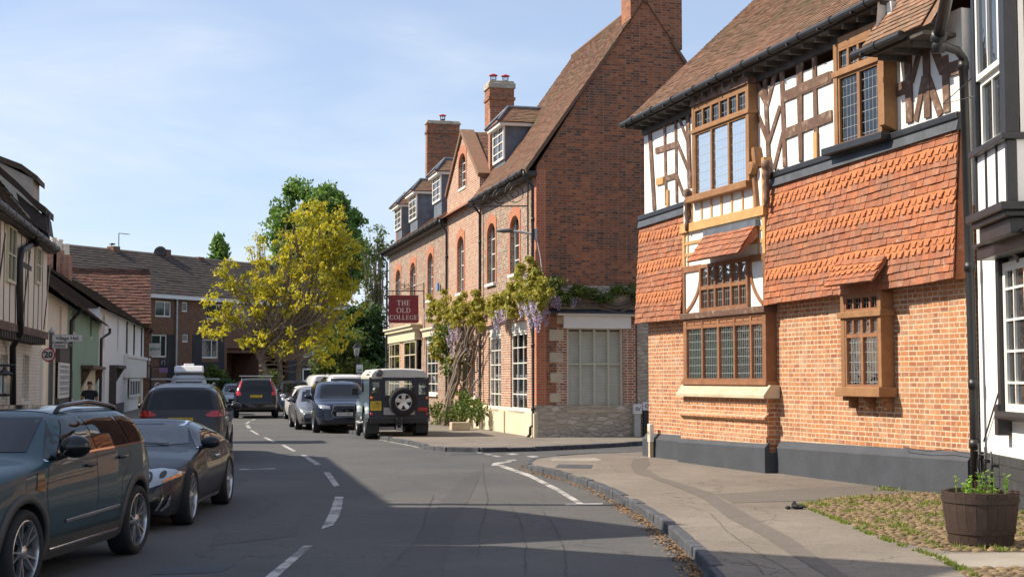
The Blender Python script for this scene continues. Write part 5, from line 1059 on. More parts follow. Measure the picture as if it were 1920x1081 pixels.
qa = lx(66, 530, .3); qb = lx(76, 465, .3); glazed(lh, qa[0], qb[0]+.05, qa[1], qb[1], -.33, [(qa[0]+qb[0])/2], [(qa[1]+qb[1])/2], .06, .03, 'oak_pale' if False else 'joinery_cream', 'glass', .05)
for x0 in (4, 8.2): glazed(lh, x0, x0+1.1, zj+.9, zj+2.0, -.33, [x0+.55], [zj+1.45], .06, .03, 'joinery_cream', 'glass', .05)
# roof, dormers
rp_ = R(50); Lr = 5.4; dv = (0, math.cos(rp_), math.sin(rp_)); mb = MB()
tiles(mb, (-.2, -.45, zge-.05), (1, 0, 0), dv, LG+.25, Lr, th=.14, tw=.2, lift=.03, sag=.02)
yr2, zr2_ = -.45+Lr*math.cos(rp_), zge-.05+Lr*math.sin(rp_); mb.raw([(-.2, -.45, zge-.07), (LG, -.45, zge-.07), (LG, yr2, zr2_), (-.2, yr2, zr2_), (LG, 6.3, zge), (-.2, 6.3, zge)], [(0, 1, 2, 3), (3, 2, 4, 5)], 0, .2)
mb.raw([(LL+.05, -.2, zge), (LL+.05, yr2, zr2_-.1), (LL+.05, 6, zge)], [(0, 1, 2)], 0, .2); mb.build('roof', M['tile_dark'], lh, fix=False)
gutter(lh, -.2, LG+.02, zge-.10, -.50, .07, 'gutter_grey')
b = MB(); b.box(0, LL+.1, -.45, -.27, zge-.20, zge-.14); b.build('soffit', M['timber_grey'], lh)
# two dormers whose pale cheeks face the camera
def side_dormer(u_edge, pts_cheek, v_roof, depth_x, out):
    xx = lx(u_edge, 400, out)[0]; pl = [Lf.gx(u_, v_, xx) for u_, v_ in pts_cheek]
    b = MB(); b.prism(pl, xx, xx+depth_x, ax='x'); d = b.build('dormer', M['dormer_plaster'], lh)
    rl = [Lf.gx(u_, v_, xx-.12) for u_, v_ in v_roof]; b = MB(); b.prism([(p[0], p[1]) for p in rl]+[(p[0], p[1]+.16) for p in rl[::-1]], xx-.12, xx+depth_x+.15, ax='x'); b.build('dormer_roof', M['tile_dark'], d)
    return d
side_dormer(62, [(62, 335), (62, 385), (-60, 385), (-60, 275)], [(70, 340), (40, 318), (0, 303), (-60, 272)], 1.4, -.9)
side_dormer(57, [(55, 405), (57, 412), (-60, 345), (-60, 300), (0, 345)], [(86, 402), (62, 384), (30, 352), (0, 326), (-60, 275)], 1.2, .1)
xx = lx(57, 400, .1)[0]; b = MB(); b.prism([Lf.gx(u_, v_, xx) for u_, v_ in ((30, 360), (60, 386), (85, 405), (90, 438), (40, 405))], xx+.02, xx+1.1, ax='x'); b.build('dormer_side', M['timber_grey'], lh)
b = MB(); q = Lf.gx(88, 420, LL-1.5); b.box(LL-1.5, LL-1.3, q[0]-.05, q[0]+.12, q[1]-.3, q[1]+.25); b.build('roof_vent', M['lead_black'], lh)
# drainpipe
b = MB(); P1 = [lx(u_, v_, .48) for u_, v_ in ((70, 440),)][0]; c = [lx(u_, v_, .36) for u_, v_ in ((66, 455), (40, 468), (36, 490), (37, 625))]; e = [lx(u_, v_, .12) for u_, v_ in ((24, 650), (27, 755))]
pts = [(P1[0], -.5, zge-.1), (P1[0], -.46, zge-.3)]+[(q[0], -.37, q[1]) for q in c]+[(e[0][0], -.12, e[0][1]), (e[1][0], -.12, .1)]
b.tube(pts, .065, 8); b.build('drainpipe', M['black_iron'], lh, smooth=True)
# white pilaster strip by the corner
q = lx(94, 700, .0); b = MB(); b.box(LB-.2, LB+.06, -.06, .02, -.2, zj-.2); b.build('corner_post', M['joinery_white'], lh)
# bracket lantern
q = lx(8, 700, 1.3); o = empty('bracket_lantern', Lf.w(q[0], 0, 0), Lf.a, 'small black lantern hanging from a wall bracket on the cream jettied house', 'lantern')
b = MB(); z_ = lx(8, 687, 1.3)[1]; b.tube([(0, 0, z_+.02), (0, -1.45, z_+.02)], .02, 6); b.tube([(0, 0, z_-.3), (0, -.5, z_)], .015, 6); b.build('bracket', M['black_iron'], o)
b = MB(); b.lathe([(.02, .0), (.03, -.04), (.13, -.10), (.11, -.12)], 4, (0, -1.3, z_)); b.lathe([(.09, -.38), (.08, -.41), (.01, -.42)], 4, (0, -1.3, z_)); 
for j in range(4): an = j*math.pi/2; b.tube([(.105*math.cos(an), -1.3+.105*math.sin(an), z_-.12), (.085*math.cos(an), -1.3+.085*math.sin(an), z_-.39)], .01, 4)
b.build('frame', M['black_iron'], o); b = MB(); b.lathe([(.09, -.13), (.075, -.37)], 4, (0, -1.3, z_)); b.build('pane', M['glass_clear'], o)

# --- off to the left, houses whose gables throw the pointed shadows across the road ---
def gable_house(y0, y1, xf, he, apex_y, za, mat, label, depth=7):
    b = MB(); poly = [(y0, -.2), (y1, -.2), (y1, he), (apex_y, za), (y0, he)]
    F = Frame(xf, y0, xf, y1); o = fempty('gabled_house', F, label, 'house', None)
    L_ = y1-y0; b.prism([(0, -.2), (L_, -.2), (L_, he), (apex_y-y0, za), (0, he)], 0, depth); b.build('wall', M[mat], o)
    for sx in (0, 1):
        xa_, xb_ = (0, apex_y-y0) if sx == 0 else (L_, apex_y-y0); b = MB(); b.raw([(xa_, -.1, he+.02), (xb_, -.1, za+.02), (xb_, depth, za+.02), (xa_, depth, he+.02), (xa_, -.1, he+.14), (xb_, -.1, za+.16), (xb_, depth, za+.16), (xa_, depth, he+.14)], [(0, 1, 2, 3), (7, 6, 5, 4), (0, 4, 5, 1), (1, 5, 6, 2), (2, 6, 7, 3), (3, 7, 4, 0)]); b.build('roof', M['tile_red'], o)
    for x0 in (L_*.2, L_*.62):
        for z0 in (.9, 3.2): glazed(o, x0, x0+.9, z0, z0+1.2, -.04, [x0+.45], [z0+.6], .07, .04, 'joinery_white', 'glass', .05)
    return o
T30 = math.tan(SUN_EL)
gable_house(8.2, 15.15, -8.8, (8.8-.35)*T30, 12.9, (3.9+8.8)*T30, 'paint_white', 'white rendered gabled house outside the left edge, nearest the camera')
gable_house(15.2, 19.5, -9.0, (9.0-.7)*T30, 16.4, (1.85+9.0)*T30, 'render_white', 'white rendered gabled house outside the left edge, next to the jettied house')
b = MB(); ca = fempty('tall_chimney_stack', Frame(-9.3, 19.75, -9.3, 20.15), 'slim brick chimney stack outside the left edge', 'chimney'); b.prism([(.0, 0), (.55, 0), (.5, 4.9), (.36, 4.95), (.30, (1.6+9.3)*T30), (.12, (1.6+9.3)*T30), (.04, 4.95), (.0, 4.9)], 0, .5); b.build('stack', M['hidden_brick'], ca); b = MB(); b.box(.10, .32, .1, .3, (1.6+9.3)*T30, (1.7+9.3)*T30); b.build('pot', M['pot_terracotta'], ca)

# ================= left row further on =================
F2 = Frame(-12.0, 35.8, -17.0, 57.0); F3 = Frame(-17.0, 57.1, -21.6, 82.0)
def row_house(F, x0, x1, name, label, wall, he, depth, hr, roof, ops, over=.35, wm='joinery_white', sash=True):
    o = empty(name, F.w(x0, 0), F.a, label, 'house'); L_ = x1-x0
    b = MB(); wall_open(b, 0, L_, -.2, he, ops, 0, .3); b.box(0, .3, .3, 6, -.2, he); b.box(L_-.3, L_, .3, 6, -.2, he); b.box(.3, L_-.3, 5.7, 6, -.2, he); b.build('wall', M[wall], o)
    for q in ops: glazed(o, *q, .09, [(q[0]+q[1])/2], lin(q[2], q[3], 3), .07, .04, wm, 'glass', .05, sill=(.04, .12, .06))
    b = MB(); dv = Vector((0, depth+over, hr-he+.1)); tiles(b, (-.1, -over, he-.1), (1, 0, 0), dv, L_+.2, dv.length, th=.18, tw=.3, lift=.04, sag=.05)
    b.raw([(-.1, -over, he-.12), (L_+.1, -over, he-.12), (L_+.1, depth, hr-.02), (-.1, depth, hr-.02), (L_+.1, 6.3, he), (-.1, 6.3, he)], [(0, 1, 2, 3), (3, 2, 4, 5)], 0, .3); b.raw([(-.08, 0, he-.05), (-.08, depth, hr-.05), (-.08, 6, he-.05)], [(0, 1, 2)], 0, .3); b.build('roof', M[roof], o, fix=False)
    return o
def f2(a, b_, c, d, F, xo_): p = F.px(a, d); q = F.px(b_, c); return (p[0]-xo_, q[0]-xo_, p[1], q[1])
xa = F2.px(127, 600)[0]
he2 = F2.px(140, 563, .35)[1]
sh = row_house(F2, 0, xa, 'shop_house', 'narrow cream shop with small paned bow window behind the 20 sign', 'plaster_cream', he2, 2.9, he2+2.5, 'tile_dark', [f2(110,116,575,672,F2,0), f2(98,103,640,760,F2,0)])
b = MB(); q = f2(103,124,0,0,F2,0); a0_ = F2.px(103, 700)[0]; a1_ = F2.px(122, 700)[0]; zb0, zb1 = F2.px(112, 745)[1], F2.px(112, 680)[1]
b.box(a0_, a1_, -.12, 0, zb1, zb1+.5); b.box(a0_, a1_, -.12, 0, 0, zb0); b.box(a0_-.1, a1_+.1, -.2, 0, zb1+.5, zb1+.58); b.build('shop_front', M['timber_grey'], sh)
glazed(sh, a0_, a1_, zb0, zb1, -.13, lin(a0_, a1_, 6), lin(zb0, zb1, 6), .08, .04, 'joinery_white', 'glass', .05, label='small paned shop window')
xb = F2.px(187.5, 600)[0]
g_ops = [f2(132,141,582,620,F2,xa), f2(168,173,592,630,F2,xa), f2(130,137,695,748,F2,xa)]
gh = row_house(F2, xa+.02, xb, 'green_cottage', 'pale green painted cottage with cream windows between the shop and the white cottages', 'paint_green', he2, 2.9, he2+2.5, 'tile_dark', g_ops, wm='joinery_cream')
d0, d1 = F2.px(152, 700)[0]-xa, F2.px(176, 700)[0]-xa; zd = F2.px(165, 692)[1]
b = MB(); b.box(d0, d1, -.06, .0, -.1, zd); b.build('door_frame', M['joinery_cream'], gh); b = MB(); b.box(d0+.25, d1-.9, -.09, -.061, .1, zd-.35); b.build('door', M['joinery_cream'], gh); b = MB(); b.box(d0-.3, d1+.5, -.42, 0, zd, zd+.12); b.prism([(0, zd), (-.35, zd), (0, zd-.7)], d0, d0+.12, ax='x'); b.prism([(0, zd), (-.35, zd), (0, zd-.7)], d1, d1+.12, ax='x'); b.build('door_canopy', M['oak_old'], gh)
b = MB(); b.tube([(.05, -.4, he2-.15), (.05, -.1, he2-.5), (.05, -.1, .1)], .06, 6); b.build('drainpipe', M['black_iron'], gh); b = MB(); x_ = xb-xa; b.tube([(x_, -.4, he2-.15), (x_, -.4, he2-.35), (x_-.5, -.1, he2-.6), (x_-.45, -.1, .1)], .06, 6); b.build('drainpipe', M['black_iron'], gh)
xc_ = F3.px(232, 650)[0]; he3 = F3.px(190, 570, .3)[1]
w1 = row_house(F3, 0, xc_, 'white_cottage', 'white painted cottage with grey door canopy beside the green cottage', 'paint_white', he3, 2.9, he3+2.1, 'tile_dark', [f2(191,197,590,650,F3,0), f2(219,223,600,658,F3,0), f2(191,197,695,758,F3,0)])
q = F3.px(205, 690)[0]; zc_ = F3.px(208, 690)[1]; b = MB(); b.box(q, q+.15, -.30, 0, 0, zc_); b.box(q, q+3.4, -.42, 0, zc_, zc_+.14); b.prism([(0, zc_), (-.35, zc_), (0, zc_-.6)], q+3.2, q+3.35, ax='x'); b.build('door_canopy', M['timber_grey'], w1); b = MB(); b.box(q+.8, q+2.2, -.03, .0, 0, zc_-.3); b.build('door', M['joinery_white'], w1); b = MB(); b.box(0, xc_, -.06, 0, -.1, .6); b.build('plinth', M['gutter_grey'], w1)
w2 = row_house(F3, xc_+.03, F3.L, 'white_shop', 'white shop house with dark first floor windows at the far end of the row', 'render_white', he3, 2.9, he3+2.1, 'tile_dark', [])
L_ = F3.L-xc_
b = MB(); z1_ = F3.px(250, 665)[1]; z2_ = F3.px(250, 615)[1]
for xx in (1.1, 5.3, 10.2): b.box(xx, xx+.5, -.04, .02, z1_, z2_+.2)
b.build('window', M['gloss_black'], w2); b = MB(); b.box(0, L_, -.25, 0, z1_-.2, z1_-.05); b.box(0, L_, -.18, 0, z1_-1.2, z1_-.2); b.build('fascia', M['joinery_white'], w2)
glazed(w2, 2.4, 8.6, .8, z1_-1.25, -.14, lin(2.4, 8.6, 4), [], .12, .14, 'joinery_white', 'glass', .06, label='wide shop window')
b = MB(); b.box(9.2, 10.4, -.05, 0, .1, z1_-1.3); b.build('door', M['oak_pale'], w2); textmesh('Shop', .34, 'lettering', 'shop_green', w2, (4.6, -.19, z1_-.7), (math.pi/2, 0, 0)) if False else None
b = MB(); x_ = L_-.4; b.tube([(x_, -.35, he3-.1), (x_, -.1, he3-.4), (x_, -.1, 2.6), (x_+.1, -.3, 2.4), (x_+.1, -.3, .1)], .07, 6); b.build('drainpipe', M['black_iron'], w2)
# tall tiled roof slope at the end of the row, facing the camera
Y_ = 80; sc_ = Y_/2600
def at(u, v, Y): d = ray(u, v); t = Y/d.y; return CAM+d*t
ce = at(281, 760, Y_); ang = math.atan2(960-281, 2600)+.03
eh = empty('tiled_end_house', (ce.x, ce.y, 0), ang, 'end house with steep red brown tiled roof slope facing the camera above the white shop', 'house')
zt1, zb1_ = at(281, 510, Y_+3).z, at(281, 607, Y_).z; wE = (281-140)*sc_*1.05
b = MB(); dv = Vector((0, 3.2, zt1-zb1_)); tiles(b, (-wE, -.2, zb1_), (1, 0, 0), dv, wE, dv.length, th=.26, tw=.3, lift=.045, sag=.05)
b.raw([(-wE, -.2, zb1_-.02), (0, -.2, zb1_-.02), (0, 3, zt1), (-wE, 3, zt1), (0, 6.2, zb1_), (-wE, 6.2, zb1_)], [(0, 1, 2, 3), (3, 2, 4, 5)], 0, .2); x = -wE
while x < -.3: b.box(x, x+.42, 2.88, 3.12, zt1-.05, zt1+.15); x += .45
b.build('roof', M['tile_red'], eh, fix=False); b = MB(); b.box(-wE, -.1, .1, 6, 0, zb1_); b.prism([(.1, zb1_), (3, zt1-.1), (5.9, zb1_)], -wE, -.1, ax='x'); b.build('wall', M['block_brick'], eh)
for (u_, v_) in ((112, 470), (124, 478), (100, 466)):
    p = at(u_, v_, 62); o = empty('chimney_stack', (p.x, p.y, p.z-1.), 0, 'short cream chimney pot stack behind the mossy roof, %s' % {112: 'middle one', 124: 'right hand one', 100: 'left hand one'}[u_], 'chimney', 'chimney pots behind the mossy roofs')
    b = MB(); b.box(-.22, .22, -.2, .2, -3.0, 1.0); b.build('stack', M['hidden_brick'], o); b = MB(); b.lathe([(.16, 1.0), (.13, 1.4), (.15, 1.42), (.15, 1.5)], 8); b.build('chimney_pot', M['plaster_cream'], o)

# ================= brown brick block behind =================
Bk = Frame(-25.5, 79.8, -12.0, 101.2); bk = fempty('brick_apartment_block', Bk, 'long brown brick apartment block with dark tiled roof and white windows behind the trees', 'apartment block')
def bx_(u, v, out=0.): return Bk.px(u, v, out)
BL = Bk.L; gz = bx_(300, 556, .3)[1]; zlow = bx_(430, 655)[1]
def bo_(a, b_, c, d): p = bx_(a, d); q = bx_(b_, c); return (p[0], q[0], p[1], q[1])
wn = [(291,322,565,593),(341,353,566,584),(387,420,570,598),(436,470,573,600),(500,513,575,610),(580,604,580,615)]
lowr = [(284,314,627,669,2),(342,354,626,641,1),(379,410,636,671,2),(569,600,630,670,2),(470,482,632,650,1),(548,562,730,748,1)]
ops = [bo_(*q) for q in wn]+[bo_(*q[:4]) for q in lowr]+[bo_(424, 540, 655, 760)]
mb = MB(); wall_open(mb, 0, BL, -.5, gz, ops, 0, .3); mb.box(0, BL, 2.5, 2.8, -.5, gz); mb.box(BL-.3, BL, .3, 9, -.5, gz); mb.box(0, BL-.3, 8.7, 9, -.5, gz); a = bo_(424, 540, 655, 760); mb.box(a[0]+.01, a[1]-.01, .3, 2.5, a[3]-.3, a[3]-.01)
q = bx_(485, 700)[0]; mb.box(q, q+.7, .02, 2.4, -.5, a[3]-.31); mb.build('wall', M['block_brick'], bk)
for q in ops[:-1]: glazed(bk, *q, .08, [q[0]+(q[1]-q[0])*.62] if q[1]-q[0] > 1 else [], [], .09, .07, 'joinery_white', 'glass', .05)
b = MB()
for u0_, u1_ in ((314, 326), (361, 378), (411, 420)): p0, p1_ = bx_(u0_, 650)[0], bx_(u1_, 650)[0]; b.box(p0, p1_, -.03, 0, -.5, bx_(u0_, 627)[1])
p0, p1_ = bx_(361, 700)[0], bx_(420, 700)[0]; b.box(p0, p1_, -.034, 0, -.5, bx_(395, 678)[1]); b.build('dark_cladding', M['black_brick'], bk); b = MB(); p0, p1_ = bx_(540, 700)[0], bx_(604, 700)[0]; b.box(p0, p1_, -.03, 0, -.5, bx_(570, 676)[1]); b.build('dark_cladding', M['black_brick'], bk)
glazed(bk, *bo_(566, 590, 690, 715), -.06, [], [], .12, .07, 'joinery_white', 'glass', .05, label='white framed ground floor door window')
b = MB(); b.box(-.3, BL+.3, -.32, -.22, gz-.08, gz+.14); b.build('gutter', M['plate_white'], bk); b = MB(); q = bx_(329, 600); b.tube([(q[0], -.12, gz), (q[0], -.12, 0)], .07, 6); b.build('drainpipe', M['galvanised'], bk)
dv = Vector((0, 4.6, 3.1)); b = MB(); tiles(b, (-.3, -.3, gz+.1), (1, 0, 0), dv, BL+.6, dv.length, th=.33, tw=.4, lift=.03, sag=.0)
b.raw([(-.3, -.3, gz+.08), (BL+.3, -.3, gz+.08), (BL+.3, 4.3, gz+3.18), (-.3, 4.3, gz+3.18), (BL+.3, 9.3, gz), (-.3, 9.3, gz)], [(0, 1, 2, 3), (3, 2, 4, 5)], 0, .3); b.build('roof', M['tile_block'], bk, fix=False)
for u_, v_, h_ in ((213, 462, 1.7), (309, 468, 1.6), (372, 482, .9), (497, 488, .9)):
    q = Bk.px(u_, v_, -4.3); b = MB(); b.box(q[0]-.28, q[0]+.28, 4.0, 4.6, gz+2.6, q[1]); b.build('chimney', M['block_brick'], bk)
q = Bk.px(223, 437, -4.2); q2 = Bk.px(223, 470, -4.2); b = MB(); b.tube([(q[0], 4.2, q2[1]-.4), (q[0], 4.2, q[1])], .03, 5); b.tube([(q[0], 4.2, q[1]), (q[0]+.9, 4.2, q[1])], .02, 5)
for k in range(4): b.tube([(q[0]+.15+k*.2, 4.0, q[1]), (q[0]+.15+k*.2, 4.4, q[1])], .012, 4)
o = b.build('tv_aerial', M['gutter_grey'], None); o.parent = None; o.location = Bk.o; o.rotation_euler.z = Bk.a; tag(o, 'thin television aerial on the dark roof beside the left brick chimney', 'aerial')
q = Bk.px(298, 473, -4.2); o = empty('satellite_dish', Bk.w(q[0], 4.1, q[1]), 0, 'round satellite dish fixed to the right brick chimney of the apartment block', 'satellite dish'); b = MB(); b.lathe([(.02, .12), (.25, .06), (.42, -.04), (.43, -.05), (.25, .03), (.02, .08)], 14, ax='y'); d = b.build('dish', M['gutter_grey'], o, smooth=True); d.rotation_euler = (.3, 0, .5); b = MB(); b.tube([(0, 0, 0), (.5, .1, -.1)], .03, 5); b.build('arm', M['gutter_grey'], o)

# ================= trees, bushes =================
def P2(u, v, Y): return at(u, v, Y)
def crown_clumps(ells, Y, k, rng, dy=1.0):
    out = []
    tot = sum(e[2]*e[3] for e in ells)
    for (u, v, ru, rv) in ells:
        n_ = max(2, int(k*ru*rv/tot)); c = P2(u, v, Y); sc = Y/2600
        for i in range(n_):
            d = Vector((rng.gauss(0, 1), rng.gauss(0, 1), rng.gauss(0, 1))).normalized()*(rng.random()**.4)
            out.append(Vector((c.x+d.x*ru*sc, c.y+d.y*ru*sc*dy, max(c.z+d.z*rv*sc, .4))))
    return out
def tree(name, label, cat, base, ells, Y, leafmat, nleaf, lsize, ncl=90, crad=.6, trunk_r=.22, bark='bark', limbs=26, seed=1, group=None, dy=1., trunks=None, flat=.8, th=None, twig=True):
    rng = random.Random(seed); b = P2(base[0], base[1], Y); b.z = 0
    o = empty(name, b, 0, label, cat, group); cl = crown_clumps(ells, Y, ncl, rng, dy)
    mb = MB(); leaf_cloud(mb, [(tuple(c-b), crad*rng.uniform(.6, 1.3)) for c in cl], nleaf, lsize, rng=rng, flat=flat); mb.build('crown', M[leafmat], o, fix=False)
    if name == 'yellow_leaved_tree':
        hi = [c for c in cl if c.z-b.z > 6.3]; mb = MB(); leaf_cloud(mb, [(tuple(c-b), crad*1.2) for c in hi], 3600, lsize*.8, rng=rng, flat=flat); mb.build('crown', M['leaf_olive'], o, fix=False)['label'] = 'duller olive upper crown'
    mb = MB(); top = max(c.z for c in cl); zs = sum(c.z for c in cl)/len(cl); cx = sum(c.x for c in cl)/len(cl)-b.x
    th = th or zs*.55
    for (du, lean) in (trunks or ((0, 0),)):
        x0 = du*Y/2600; pts = [(x0, 0, 0), (x0+lean*.3, .05, th*.5), (x0+lean, 0, th), (x0+lean+(cx-x0-lean)*.4, .1, th+(top-th)*.45), (cx*.7+lean*.3, 0, th+(top-th)*.85)]
        mb.tube(pts, [trunk_r, trunk_r*.85, trunk_r*.7, trunk_r*.42, trunk_r*.12], 8)
    for i in range(limbs):
        c = cl[rng.randrange(len(cl))]-b; t0 = rng.choice(trunks or ((0, 0),)); x0 = t0[0]*Y/2600+t0[1]; z0 = min(th*rng.uniform(.75, 1.2), c.z*.85); s_ = Vector((x0+(cx-x0)*.15, 0, z0)); m_ = s_.lerp(c, .5)+Vector((rng.uniform(-.3, .3), rng.uniform(-.3, .3), -.25)); r0 = trunk_r*rng.uniform(.25, .5)
        mb.tube([s_, s_.lerp(m_, .5)+Vector((0, 0, .12)), m_, c], [r0, r0*.75, r0*.5, r0*.15], 5)
    mb.build('trunk', M[bark], o, smooth=False); return o
tree('tall_green_tree', 'tall full green tree rising behind the yellow leaved tree', 'tree', (600, 735), [(590,400,70,48),(530,430,38,60),(645,440,40,65),(600,500,85,80),(560,360,28,22),(618,362,30,20),(660,480,25,60)], 112, 'leaf_green', 26000, .33, 260, .75, .4, seed=4)
yt = tree('yellow_leaved_tree', 'spreading tree with fresh yellow leaves and forked pale trunks beyond the parked cars', 'tree', (526, 735), [(590,450,75,60),(575,530,95,70),(480,575,60,40),(425,595,40,28),(400,625,32,14),(430,520,28,34),(640,560,45,60),(540,640,80,30),(615,640,50,45),(640,480,40,55),(600,400,50,24),(500,520,45,35),(395,560,22,14),(470,640,35,16)], 74, 'leaf_yellow', 9800, .20, 620, .30, .17, 'bark_pale', 130, seed=2, trunks=((0, -.1), (32, .1), (-8, -1.3)), th=3.6)
tree('poplar_tree', 'narrow dark poplar tree showing above the apartment roof on the left', 'tree', (410, 735), [(411,470,12,28),(404,490,10,16),(412,500,14,30)], 140, 'leaf_green', 2600, .4, 40, .6, .3, limbs=6, seed=5)
tree('budding_tree', 'thin half bare tree coming into leaf left of the brick corner house', 'tree', (705, 735), [(700,480,30,55),(705,560,25,55),(690,600,30,40),(712,440,12,18)], 92, 'leaf_mid', 2600, .20, 130, .5, .2, 'bark_pale', 75, seed=6)
tree('sparse_budding_tree', 'small sparse pinkish budding tree in front of the dark roof', 'tree', (495, 735), [(478,470,22,30),(490,450,14,22),(470,500,20,20)], 100, 'leaf_yellow', 420, .18, 60, .4, .14, 'bark_pale', 46, seed=16)
tree('dark_leafed_tree', 'dense dark green tree standing low between the yellow tree and the brick house', 'tree', (690, 735), [(690,630,38,50),(672,600,25,30),(705,680,25,40),(660,670,28,40)], 88, 'leaf_dark', 9000, .26, 120, .7, .25, seed=7)
tree('bright_leafed_tree', 'bright green young tree behind the yellow tree, low on its right', 'tree', (650, 735), [(640,640,35,35),(625,680,35,35),(655,690,25,30)], 82, 'leaf_mid', 5500, .24, 80, .6, .15, seed=8)
def bush(name, label, u0, u1, v0, v1, Y, mat, n_, size=.16, box=False, seed=1):
    rng = random.Random(seed); a = P2(u0, v1, Y); c = P2(u1, v0, Y); b = Vector(((a.x+c.x)/2, Y, 0)); o = empty(name, b, 0, label, 'hedge' if box else 'bush')
    cs = []; zt = max(c.z, .8)
    for i in range(60): t_ = rng.uniform(-1, 1); zz = rng.uniform(0, 1)*(zt-.35) if box else rng.uniform(0, zt-.3)*math.sqrt(max(0, 1-t_*t_*.85)); cs.append(((t_*(c.x-a.x)/2, rng.uniform(-.8, .8), zz+.1), .38))
    mb = MB(); leaf_cloud(mb, cs, n_, size, rng=rng); mb.build('foliage', M[mat], o, fix=False)
    mb = MB(); 
    for i in range(8): q = cs[i*5][0]; mb.tube([(q[0]*.5, 0, 0), (q[0]*.8, q[1]*.5, q[2]*.6), q], [.05, .035, .01], 5)
    mb.build('stem', M['bark'], o)
bush('clipped_hedge', 'clipped green hedge behind the silver hatchback on the left', 382, 436, 706, 750, 84, 'leaf_dark', 4200, box=True, seed=3)
bush('leafy_shrub', 'loose leafy shrub growing above the clipped hedge on the left', 378, 425, 681, 745, 86, 'leaf_mid', 3500, .22, seed=4)
bush('round_bush', 'rounded bush at the foot of the yellow tree behind the black car', 478, 536, 693, 745, 82, 'leaf_mid', 4200, .2, seed=5)
bush('low_dark_bush', 'low dark bushes filling the gap left of the brick house', 600, 722, 672, 745, 84, 'leaf_dark', 6500, .22, seed=6)
